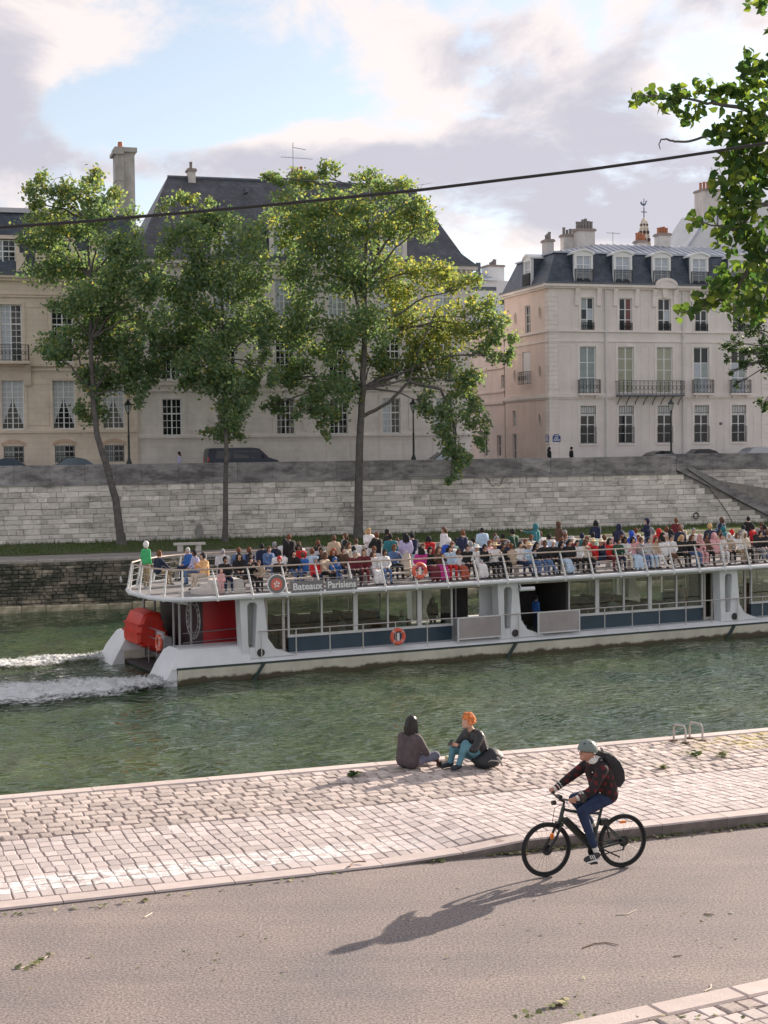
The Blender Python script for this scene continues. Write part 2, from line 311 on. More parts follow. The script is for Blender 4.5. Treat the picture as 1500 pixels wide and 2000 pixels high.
worn(SETT, (.80, .78, .77), SN+.22, SN+.95, -8, 8.5, .44, .56, 7); worn(COBB, (.42, .34, .10), CN+1.3, EN, 13.6, 24, .44, .58, 3.5)
SM = [sett_mesh('sett', SETT, .03, .05, .07, i) for i in range(8)]
CM = [sett_mesh('cobble', COBB, .06, .08, .09, 50+i) for i in range(10)]
def pave(parent, name, meshes, mat, s0, s1, n0, n1, ds, dn, gap, jz, zf, bond=.5, origin=None, ax=None, keep=None, nmax=300, align=False):
    ax = ax or (qS, qN); items = []; r = 0; n = n0
    rows = max(1, round((n1-n0)/dn)); dn = (n1-n0)/rows
    cols = []; s = s0
    while s < s1: cols.append(ds*random.uniform(.88, 1.12)); s += cols[-1]
    for r in range(rows):
        n = n0+(r+.5)*dn; s = s0+(random.gauss(0, .012) if align else random.uniform(0, ds)); k = 0
        while s < s1:
            w = cols[min(k, len(cols)-1)] if align else ds*random.uniform(.82, 1.2); k += 1; c = s+w/2+(random.gauss(0, .006) if align else 0); s += w
            P = ax[0]*c+ax[1]*n; P.z = zf(c, n)+random.uniform(-jz, jz)
            if keep and not keep(P): continue
            items.append((P, w-gap, dn-gap, random.randrange(len(meshes)), random.gauss(0, .02), random.gauss(0, jz*2.0)+(zf(c, n+.05)-zf(c, n-.05))/.1, random.gauss(0, jz*2.0)-(zf(c+.05, n)-zf(c-.05, n))/.1))
    def vis(it):
        d = it[0]-CAM; f = d.dot(cF); x = d.dot(cR)/f*FOC+750; y = 1000-d.dot(cU)/f*FOC
        return (0 if -20 < x < 1520 and 1380 < y < 2010 else 1e4)+f-it[1]*it[2]*20
    items.sort(key=vis); rest = MB(); rz0 = math.atan2(ax[0].y, ax[0].x)
    for i, (P, w, h, k, a, tx, ty) in enumerate(items):
        if i < nmax: inst(name, meshes[k], parent, P, (tx, ty, rz0+a), (w, h, 1))
        else:
            mt = Matrix.LocRotScale(P, Matrix.Rotation(rz0+a, 3, 'Z') @ Matrix.Rotation(tx, 3, 'X') @ Matrix.Rotation(ty, 3, 'Y'), Vector((w, h, 1)))
            me = meshes[k]; rest.add([mt @ v.co for v in me.vertices], [tuple(p.vertices) for p in me.polygons])
    if rest.v: o = rest.build(name+'_paving', mat, parent); o['kind'] = 'stuff'
pave(prom, 'sett', SM, SETT, -4, 26, SN+.01, CN, .165, .25, .014, .0022, promz, align=True)
pave(prom, 'cobble', CM, COBB, -4, 27, CN+.02, EN-.02, .225, .265, .018, .0045, lambda s, n: promz(s, n)+.006)
KFACE = M('kerb_face_dark', (.17, .145, .135), .9, .3, 5, .4, 30)  # darker tone for the front face of the stones
def stones_row(name, mat, s0, s1, n0, n1, zt, hb, lmin, lmax, parent, c=.02):
    s = s0
    while s < s1:
        l = random.uniform(lmin, lmax); mb = MB(); zz = zt(s+l/2)+random.uniform(-.006, .006); k = 5
        z0 = zt(s); z1 = zt(s+l)
        vs = []
        for (x, zz) in ((0, z0), (l-.012, z1)):
            vs += [(x, 0, -hb), (x, 0, zz-c), (x, c, zz), (x, n1-n0-c, zz), (x, n1-n0, zz-c), (x, n1-n0, -hb)]
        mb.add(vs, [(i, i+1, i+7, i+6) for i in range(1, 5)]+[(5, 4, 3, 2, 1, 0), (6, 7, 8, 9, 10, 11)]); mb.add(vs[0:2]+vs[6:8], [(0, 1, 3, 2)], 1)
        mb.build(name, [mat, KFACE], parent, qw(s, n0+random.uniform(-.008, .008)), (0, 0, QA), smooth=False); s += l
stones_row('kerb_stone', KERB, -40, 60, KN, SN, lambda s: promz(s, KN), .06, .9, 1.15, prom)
stones_row('edge_stone', M('edge_granite', (.56, .475, .45), .85, .14, 3, .4, 30, rand=.08), -40, 60, EN, ON, lambda s: .05, .3, 1.1, 1.9, prom, .03)
qwall = MB(); qwall.box(-90, 140, EN+.1, ON-.03, WZ-2, -.02); qwall.build('quay_wall', M('quay_wall_stone', (.35, .31, .28), .9, .3, 1.2, .5, 8), prom, rot=(0, 0, QA))
# --- near pavement in the corner by the camera
NA = math.radians(27); pS = Vector((math.cos(NA), math.sin(NA), 0)); pN = Vector((-math.sin(NA), math.cos(NA), 0))
pn0 = Vector((2.62, 14.54, 0)).dot(pN)
npv = MB(); npv.box(-60, 60, pn0-14, pn0-.31, -.3, .055)
npo = npv.build('near_pavement', BED, rot=(0, 0, NA)); tag(npo, kind='structure')
s = -20.0
while s < 30:
    l = random.uniform(.9, 1.2); mb = MB(); mb.rbox(0, l-.012, pn0-.30, pn0, -.1, .09, .02); mb.build('kerb_stone', KERB, npo, (s, random.uniform(-.006, .006), 0)); s += l
def npkeep(P): return True
mesh_np = MB(); rows = 7
for r in range(rows):
    n = pn0-.32-.12-r*.235; x = 0.0+random.random()*.2
    while x < 16:
        w = random.uniform(.19, .25); o = inst('sett', random.choice(CM[:5]+SM[:5]), npo, (x+w/2, n, .085+random.uniform(-.008, .008)), (random.gauss(0, .02), random.gauss(0, .02), random.gauss(0, .03)), (w-.02, .215, 1)); x += w
# --- river
def water_mat():
    m = bpy.data.materials.new('river_water'); t, N, L, P = nodes_of(m); tc = N.new('ShaderNodeTexCoord'); co = tc.outputs['Object']
    P.inputs['Roughness'].default_value = .04; P.inputs['IOR'].default_value = 1.55
    n0 = N.new('ShaderNodeTexNoise'); n0.inputs['Scale'].default_value = .12; n0.inputs['Detail'].default_value = 5; L.new(co, n0.inputs['Vector'])
    r = N.new('ShaderNodeValToRGB'); L.new(n0.outputs['Fac'], r.inputs[0]); r.color_ramp.elements[0].position = .35; r.color_ramp.elements[1].position = .65
    r.color_ramp.elements[0].color = (.034, .066, .036, 1); r.color_ramp.elements[1].color = (.070, .098, .040, 1); L.new(r.outputs[0], P.inputs['Base Color'])
    def bump(scale, det, dist, stretch, prev=None, st=1.0):
        mp = N.new('ShaderNodeMapping'); mp.inputs['Scale'].default_value = stretch; mp.inputs['Rotation'].default_value = (0, 0, .25); L.new(co, mp.inputs['Vector'])
        n = N.new('ShaderNodeTexNoise'); n.inputs['Scale'].default_value = scale; n.inputs['Detail'].default_value = det; n.inputs['Roughness'].default_value = .5; n.inputs['Distortion'].default_value = .3; L.new(mp.outputs[0], n.inputs['Vector'])
        b = N.new('ShaderNodeBump'); b.inputs['Strength'].default_value = st; b.inputs['Distance'].default_value = dist; L.new(n.outputs['Fac'], b.inputs['Height'])
        if prev: L.new(prev, b.inputs['Normal'])
        return b.outputs[0]
    b = bump(.7, 1, .16, (1, 1.3, 1)); b = bump(2.2, 1.0, .17, (.62, 1.3, 1), b); b = bump(4.2, 1, .03, (.7, 1.2, 1), b); L.new(b, P.inputs['Normal'])
    return m
def axis(a, b, lo, hi, d): return np.concatenate([np.linspace(lo, a, 14)[:-1], np.arange(a, b, d), np.linspace(b, hi, 14)])
sx = axis(-16, 50, -220, 320, .33); sy = axis(24.6, 92, 24.35, 125, .33); sy = np.unique(np.clip(sy, 24.35, 125))
GX, GY = np.meshgrid(sx, sy, indexing='ij'); Z = np.zeros_like(GX)
for i in range(26):
    lam = RNG.uniform(.9, 4.5); th = RNG.normal(-.35, .9); k = 2*math.pi/lam; Z += .0052*lam**.8*np.sin(k*(GX*math.cos(th)+GY*math.sin(th))+RNG.uniform(0, 6.28))
fade = np.clip((60-np.abs(GX-17))/26, 0, 1)*np.clip((110-GY)/30, 0, 1); Z = Z*fade
V = np.stack([GX, GY, Z], -1).reshape(-1, 3); nx, ny = len(sx), len(sy); I = (np.arange(nx-1)[:, None]*ny+np.arange(ny-1)[None, :]).ravel()
me = npmesh('water', V, np.stack([I, I+ny, I+ny+1, I+1], -1), water_mat(), 4); me.polygons.foreach_set('use_smooth', [True]*len(me.polygons))
wo = inst('water', me, loc=(0, 0, WZ), rot=(0, 0, QA)); tag(wo, kind='structure')
# --- far bank
VQ, VW, VF = 93.0, 104.0, 113.0; ZQ, ZS = -1.1, 3.4
def fobj(mb, name, mats, parent=None, **k): return mb.build(name, mats, parent, rot=(0, 0, A17) if parent is None else (0, 0, 0), **k)
PATH = M('far_path_gravel', (.27, .25, .235), .95, .2, .8, .4, 20)
fq = MB(); fq.box(-160, 260, VQ+.12, VW+.3, WZ-2, ZQ)
fq = fobj(fq, 'far_quay', PATH); tag(fq, kind='structure')
GR = M('grass_soil', (.05, .085, .025), .95, .5, 2.5, .8, 20, c2=(.10, .09, .045))
g = MB(); us = [-60+i*1.0 for i in range(140)]
prof = [(97.0, .004), (97.3, .05), (99, .12), (102, .2), (VW-.02, .3)]
g.add([(u, v+(.25*math.sin(u*1.7)+.15*math.sin(u*4.1) if j == 0 else 0), ZQ+h+random.uniform(-.02, .03)*(j > 0)) for u in us for j, (v, h) in enumerate(prof)], [(i*5+j, i*5+5+j, i*5+6+j, i*5+1+j) for i in range(len(us)-1) for j in range(4)])
gv = fobj(g, 'verge', GR, smooth=True); tag(gv, kind='structure')
# grass blades on the verge
nb = 26000; bu = RNG.uniform(-4, 75, nb); bv = 97.1+RNG.random(nb)*6.8; bh = RNG.uniform(.06, .2, nb)*(1+.8*(bv > 103.2)); ba = RNG.uniform(0, 6.28, nb)
bz = ZQ+np.interp(bv, [p[0] for p in prof], [p[1] for p in prof])-.02; lx = RNG.normal(0, .06, nb); ly = RNG.normal(0, .06, nb)
Vg = np.empty((nb, 3, 3)); dx = np.cos(ba)*.022; dy = np.sin(ba)*.022
Vg[:, 0] = np.stack([bu-dx, bv-dy, bz], -1); Vg[:, 1] = np.stack([bu+dx, bv+dy, bz], -1); Vg[:, 2] = np.stack([bu+lx, bv+ly, bz+bh], -1)
me = npmesh('grass', Vg.reshape(-1, 3), np.arange(nb*3).reshape(-1, 3), leaf_mat('grass_blade', (.045, .10, .02), (.13, .16, .05), .3), 3)
go = inst('grass', me, rot=(0, 0, A17)); tag(go, 'short green grass along the foot of the far embankment wall', 'grass', kind='stuff')
# block pieces for masonry walls: unit block, front towards -y
def block_mesh(name, mat, seed, jit=.03, ch=.06):
    rn = random.Random(seed); mb = MB()
    def ring(k, y, j): return [(.5+sx*(.5-k*.6)+rn.uniform(-j, j)*.5, y+rn.uniform(-j, j)*.3, .5+sz*(.5-k)+rn.uniform(-j, j)) for sx, sz in ((-1, -1), (1, -1), (1, 1), (-1, 1))]
    a = ring(0, 1, 0); b = ring(0, .25, jit); c = ring(ch, 0, jit)
    mb.add(a+b+c, [(i, (i+1) % 4, 4+(i+1) % 4, 4+i) for i in range(4)]+[(4+i, 4+(i+1) % 4, 8+(i+1) % 4, 8+i) for i in range(4)]+[(8, 9, 10, 11)])
    return mb.mesh(name, mat)
def masonry(parent, name, meshes, mat, u0, u1, z0, z1, hmin, hmax, lmin, lmax, gap, yf, dep, keep=None, front=None, nmax=300, depj=.025):
    z = z0; items = []
    while z < z1-.05:
        h = min(random.uniform(hmin, hmax), z1-z)
        if z1-(z+h) < hmin*.6: h = z1-z
        u = u0-random.random()*lmax
        while u < u1:
            l = random.uniform(lmin, lmax)*(1.5 if random.random() < .12 else 1)
            if not keep or keep(u, u+l, z, z+h): items.append((u, l, z, h))
            u += l
        z += h
    if front: items.sort(key=lambda it: (0 if front(it) else 1, -it[1]*it[3]))
    rest = MB()
    for i, (u, l, z, h) in enumerate(items):
        k = random.randrange(len(meshes)); y = yf(z+h/2)-random.uniform(0, depj)
        if i < nmax: inst(name, meshes[k], parent, (u, y, z), (0, 0, 0), (l-gap, dep, h-gap))
        else: rest.add([(u+v.co.x*(l-gap), y+v.co.y*dep, z+v.co.z*(h-gap)) for v in meshes[k].vertices], [tuple(p.vertices) for p in meshes[k].polygons])
    if rest.v: o = rest.build(name+'_masonry', mat, parent); o['kind'] = 'stuff'
def stain_mat(name, c, dark, rand, lo=.44, hi=.62, moss=None):
    # pale limestone with soot and lichen in irregular streaks
    m = M(name, c, .92, .16, 1.3, .6, 12, rand=rand); t = m.node_tree; N = t.nodes; L = t.links; P = N['Principled BSDF']
    src = P.inputs['Base Color'].links[0].from_socket
    ge = N.new('ShaderNodeNewGeometry'); mp = N.new('ShaderNodeMapping'); mp.inputs['Scale'].default_value = (.55, .55, 1.5); L.new(ge.outputs['Position'], mp.inputs['Vector'])
    n = N.new('ShaderNodeTexNoise'); n.inputs['Scale'].default_value = 1; n.inputs['Detail'].default_value = 10; n.inputs['Roughness'].default_value = .74; L.new(mp.outputs[0], n.inputs['Vector'])
    mr = N.new('ShaderNodeMapRange'); mr.inputs['From Min'].default_value = lo; mr.inputs['From Max'].default_value = hi; L.new(n.outputs['Fac'], mr.inputs['Value'])
    mx = N.new('ShaderNodeMix'); mx.data_type = 'RGBA'; L.new(mr.outputs[0], mx.inputs['Factor']); L.new(src, mx.inputs[6]); mx.inputs[7].default_value = (*dark, 1)
    L.new(mx.outputs[2], P.inputs['Base Color']); return m
LIME = stain_mat('wall_limestone', (.68, .64, .59), (.20, .185, .175), .22, .50, .70)
MORT = M('wall_mortar', (.25, .235, .225), .95, .3, 2, .5, 15)
PARA = stain_mat('parapet_stone', (.32, .31, .305), (.12, .115, .12), .12, .42, .62)
uE = farp(1320, 889, VW)[0]                # the wall breaks here for the stairs
ZP0, ZP1 = 3.12, 4.4
uS1, zS1 = farp(1500, 985, VW); slope = (zS1-4.2)/(uS1-uE)
def stair_top(u): return 4.15+slope*(u-uE)
wall = MB()
wall.box(-120, uE, VW, VW+.6, WZ, ZP0-.05)
wall.ext([(uE, VW, WZ), (uE+26, VW, WZ), (uE+26, VW, max(ZQ, stair_top(uE+26)-.75)), (uE, VW, ZP0-.05)], (0, .6, 0))
emb = empty('embankment_wall', (0, 0, 0), A17); tag(emb, 'long pale stone embankment wall behind the trees on the far quay', 'wall')
wall.build('wall_core', MORT, emb)
BLK = [block_mesh('stone_block', LIME, i) for i in range(10)]
uL, uR = farp(-10, 1000, VW)[0], farp(1510, 1000, VW)[0]
masonry(emb, 'stone_block', BLK, LIME, -12, uE+22, ZQ, ZP0-.06, .25, .46, .4, 1.3, .02, lambda z: VW-.05, .10,
        keep=lambda a, b, z0, z1: (b < uE or z1 < stair_top(b)-.78), front=lambda it: uL < it[0] < uR)
# parapet: a projecting band and large dark blocks
pb = MB(); pb.box(-60, uE+.02, VW-.16, VW+.3, ZP0-.1, ZP0+.09); pb.build('string_course', PARA, emb)
u = -60.0
while u < uE-.02:
    l = min(random.uniform(1.6, 2.6), uE-u); mb = MB(); mb.rbox(0, l-.015, -.06, .42, 0, ZP1-ZP0-.09+random.uniform(-.008, .008), .05); mb.build('coping_stone', PARA, emb, (u, VW+random.uniform(-.01, .01), ZP0+.09)); u += l
# the stair: sloping coping, steps behind it and the set-back upper wall
sc = MB()
u = uE
while u < uE+20:
    l = random.uniform(1.5, 2.2); mb = MB(); z0, z1 = stair_top(u), stair_top(u+l-.015)
    if z1 < ZQ+.9: break
    mb.ext([(0, -.1, z0-.8), (l-.015, -.1, z1-.8), (l-.015, -.1, z1), (0, -.1, z0)], (0, .5, 0)); mb.build('sloping_coping', PARA, emb, (u, VW, 0)); u += l
for i in range(24):
    zz = ZS-.17*(i+1); uu = uE+.6+(ZS-zz)/-slope
    if zz < ZQ: break
    mb = MB(); mb.box(uu, uu+.17/-slope+.02, VW+.62, VW+2.9, ZQ-.5, zz); mb.build('step', MORT, emb)
uw = MB(); uw.box(uE-.3, uE+60, VW+3, VW+3.5, ZQ-.5, 3.35); uw.box(uE-.3, uE, VW+.6, VW+3, ZQ-.5, 3.35); uw.build('upper_wall_core', MORT, emb)
masonry(emb, 'upper_block', [block_mesh('upper_block', LIME, 30+i) for i in range(5)], LIME, uE+.2, uE+16, .2, 3.3, .27, .42, .45, 1.15, .016, lambda z: VW+2.95, .1)
mb = MB(); mb.box(uE+.1, uE+60, VW+2.84, VW+3.3, 3.3, 3.46); mb.build('string_course', PARA, emb)
u = uE-.3
while u < uE+40:
    l = random.uniform(1.6, 2.6); mb = MB(); mb.rbox(0, l-.015, 0, .45, 0, 1.06, .05); mb.build('coping_stone', PARA, emb, (u, VW+2.92, 3.465)); u += l
# embankment at the water's edge: rough mossy courses and a pale footing
eb = empty('river_embankment', (0, 0, 0), A17); tag(eb, 'dark mossy rubble embankment rising from the water on the far side', 'embankment')
RUB = stain_mat('rubble_stone', (.30, .26, .20), (.055, .06, .045), .45, .40, .56)
cb = MB(); cb.ext([(-120, VQ-.75, WZ-2), (-120, VQ+.1, WZ-2), (-120, VQ+.1, ZQ-.02), (-120, VQ-.0, ZQ-.02)], (330, 0, 0)); cb.build('embankment_core', M('moss_mortar', (.07, .07, .05), .95, .4, 2, .6, 10), eb)
uL2, uR2 = farp(-10, 1150, VQ)[0], farp(290, 1150, VQ)[0]
masonry(eb, 'rubble_block', [block_mesh('rubble_block', RUB, 60+i, .09, .12) for i in range(10)], RUB, -14, 62, WZ+.25, ZQ-.12, .16, .26, .28, .75, .03, lambda z: VQ-.52+(z-WZ-.2)*.155, .16, front=lambda it: uL2 < it[0] < uR2, depj=.07)
u = -40.0
while u < 90:
    l = random.uniform(1, 1.8); mb = MB(); mb.rbox(0, l-.02, 0, .5, 0, .3, .04); mb.build('edge_slab', M('slab_stone', (.36, .33, .30), .9, .2, 2, .4, 15, rand=.15), eb, (u, VQ-.06, ZQ-.29)); u += l
FOOT = M('footing_stone', (.52, .46, .34), .9, .3, 2, .5, 10, rand=.2, c2=(.13, .13, .06))
u = -40.0
while u < 90:
    l = random.uniform(1, 2.2); mb = MB(); mb.rbox(0, l-.03, 0, .5, -1, random.uniform(.30, .38), .05); mb.build('footing_slab', FOOT, eb, (u, VQ-.98+random.uniform(-.04, .04), WZ)); u += l
# upper street and the land behind
st = MB(); st.add([(-400, VW+.3, ZS), (uE-.3, VW+.3, ZS), (uE-.3, VW+3.1, ZS), (600, VW+3.1, ZS), (600, 1500, ZS), (-400, 1500, ZS)], [(0, 1, 2, 3, 4, 5)])
tag(fobj(st, 'street', M('street_asphalt', (.13, .125, .125), .9, .2, 1, .2, 30)), kind='structure')
pv = MB(); pv.box(-60, 120, VF-2.2, VF+.2, ZS-.2, ZS+.14); tag(fobj(pv, 'pavement', M('pavement_stone', (.36, .34, .33), .9, .15, 1)), kind='structure')
# ================================================================== BUILDINGS ACROSS THE RIVER
STONE_R = M('limestone_grey', (.74, .69, .665), .9, .07, .7, .25, 18, streak=.09)
STONE_T = M('limestone_trim', (.78, .725, .69), .9, .08, 1.2, .2, 20, streak=.12)
STONE_S = M('limestone_pink', (.74, .62, .56), .9, .07, .7, .25, 18, streak=.08)
STONE_M = M('limestone_pale', (.73, .685, .66), .9, .10, .8, .25, 18, streak=.12, ashlar=.06)
STONE_L = M('limestone_cream', (.73, .63, .53), .9, .10, .9, .3, 14, streak=.10, ashlar=.10)
WFR = M('window_paint_white', (.76, .77, .78), .5, .05, 3); DARKG = M('pane_glass_dark', (.018, .021, .026), .04, .3, 1.5)
CURT = M('pane_glass_curtained', (.36, .37, .29), .18, .12, 3); BLUEG = M('pane_glass_sky_blue', (.30, .35, .36), .12, .2, 2); PALEG = M('pane_glass_sky_pale', (.42, .47, .54), .12, .2, 2)  # bluish and pale panes carry the sky's reflection in their base colour
IRON = M('wrought_iron', (.022, .025, .03), .5, .2, 8); ZINC = M('zinc_roof', (.36, .39, .45), .38, .14, 1.1, .1, 6, metal=.35); LEAD = M('lead_gutter', (.10, .115, .14), .5, .2, 3)
SLATE = slate_mat('slate_blue', (.052, .068, .098)); SLATE_D = slate_mat('slate_dark', (.058, .064, .08), .2, .3)
POT = M('chimney_pot_clay', (.42, .17, .10), .8, .2, 6); STUCCO = M('chimney_stucco', (.62, .59, .57), .9, .12, 1.5, streak=.25); POTG = M('chimney_pot_grey', (.22, .2, .2), .8, .2, 6)
def holes_wall(mb, a0, a1, z0, z1, holes, f, dep=.28, m=0):
    A = sorted({a0, a1, *[h[0] for h in holes], *[h[1] for h in holes]}); B = sorted({z0, z1, *[h[2] for h in holes], *[h[3] for h in holes]})
    A = [a for a in A if a0 <= a <= a1]; B = [b for b in B if z0 <= b <= z1]
    for i in range(len(A)-1):
        for j in range(len(B)-1):
            ca, cb = (A[i]+A[i+1])/2, (B[j]+B[j+1])/2
            if any(h[0] < ca < h[1] and h[2] < cb < h[3] for h in holes): continue
            mb.add([f(A[i], B[j], 0), f(A[i+1], B[j], 0), f(A[i+1], B[j+1], 0), f(A[i], B[j+1], 0)], [(0, 1, 2, 3)], m)
    for h in holes:
        q = [(h[0], h[2]), (h[1], h[2]), (h[1], h[3]), (h[0], h[3])]
        for k in range(4):
            (a, b), (c, d) = q[k], q[(k+1) % 4]; mb.add([f(a, b, 0), f(c, d, 0), f(c, d, dep), f(a, b, dep)], [(0, 1, 2, 3)], m)
FRONT = lambda a, z, d: (a, d, z)
SIDE = lambda a, z, d: (d, a, z)
WC = {}
def window_meshes(w, h, rows, fine, mull=.09):
    k = (round(w, 2), round(h, 2), rows, fine)
    if k in WC: return WC[k]
    mb = MB(); o = .075
    mb.box(-w/2, -w/2+o, -.03, .04, 0, h); mb.box(w/2-o, w/2, -.03, .04, 0, h); mb.box(-w/2+o, w/2-o, -.03, .04, 0, o); mb.box(-w/2+o, w/2-o, -.03, .04, h-o, h)
    mb.box(-mull/2, mull/2, -.045, .035, o, h-o)
    lw = w/2-o-mull/2; ph = (h-2*o)/rows
    for sx in (-1, 1):
        c = sx*(mull/2+lw/2)
        for r in range(1, rows):
            zz = o+r*ph; t = .028 if not fine else .02
            if fine and r == rows*2//3: t = .05
            mb.box(c-lw/2, c+lw/2, -.02, .03, zz-t, zz+t)
        if fine: mb.box(c-.018, c+.018, -.021, .029, o, h-o)
    fr = mb.mesh('window', WFR); panes = []
    if fine:
        p = MB(); p.box(-lw/2, lw/2, .012, .02, 0, h-2*o); pm = p.mesh('pane', DARKG); panes = [(pm, sx*(mull/2+lw/2), o) for sx in (-1, 1)]
    else:
        p = MB(); p.box(-lw/2, lw/2, .008, .018, .03, ph-.03); pm = p.mesh('pane', DARKG); panes = [(pm, sx*(mull/2+lw/2), o+r*ph) for sx in (-1, 1) for r in range(rows)]
    WC[k] = (fr, panes); return WC[k]
def window(b, x, y, z, w, h, rows=3, fine=False, glass=None, rz=0, name='window'):
    fr, panes = window_meshes(w, h, rows, fine); o = inst(name, fr, b, (x, y, z), (0, 0, rz))
    for i, (pm, px, pz) in enumerate(panes):
        p = inst('pane', pm, o, (px, 0, pz))
        gm = glass[i % len(glass)] if isinstance(glass, list) else glass
        if gm: p.material_slots[0].link = 'OBJECT'; p.material_slots[0].material = gm
    return o
def railing_mb(w, h, n, curl=True, dep=.35):
    mb = MB(); mb.box(-w/2, w/2, -dep-.02, -dep+.02, h-.05, h); mb.box(-w/2, w/2, -dep-.015, -dep+.015, .05, .08); mb.box(-w/2, w/2, -dep-.012, -dep+.012, h-.2, h-.18)
    for s in (-1, 1):
        mb.box(s*w/2-.015, s*w/2+.015, -dep, 0, h-.05, h-.01); mb.box(s*w/2-.015, s*w/2+.015, -dep, 0, .05, .08)
        for q in range(1, 4): mb.box(s*w/2-.012, s*w/2+.012, -dep*q/4-.01, -dep*q/4+.01, .06, h-.02)
    for i in range(n+1):
        x = -w/2+w*i/n; mb.box(x-.014, x+.014, -dep-.014, -dep+.014, 0, h-.02)
        if curl and i < n:
            c = x+w/n/2; r = min(w/n*.38, .14); mb.tube([(c+r*math.cos(a), -dep, h*.5+1.35*r*math.sin(a)) for a in [k*math.pi/5 for k in range(10)]], .016, 4, closed=True)
    return mb
def chimney(b, x0, x1, y0, y1, z0, z1, pots=3, pm=POT, mat=STUCCO, ph=.55, name='chimney'):
    mb = MB(); mb.box(x0, x1, y0, y1, z0, z1-.22); mb.box(x0-.1, x1+.1, y0-.1, y1+.1, z1-.22, z1-.08, 1); mb.box(x0-.04, x1+.04, y0-.04, y1+.04, z1-.08, z1, 1)
    o = mb.build(name, [mat, M('chimney_cap', (.30, .25, .23), .9, .2, 4)], b)
    for i in range(pots):
        t = (i+.5)/pots; lx = (x1-x0) > (y1-y0); p = MB(); hh = ph*random.uniform(.75, 1.25)
        p.lathe([(.13, 0), (.12, hh*.8), (.14, hh*.82), (.14, hh)], 8); p.build('chimney_pot', pm, o, (x0+(x1-x0)*t if lx else (x0+x1)/2, (y0+y1)/2 if lx else y0+(y1-y0)*t, z1), smooth=True)
    return o
def fz(px, py, v=VF): u, z = farp(px, py, v); return u, z-ZS
def zy(py, px=1200, v=VF): return fz(px, py, v)[1]
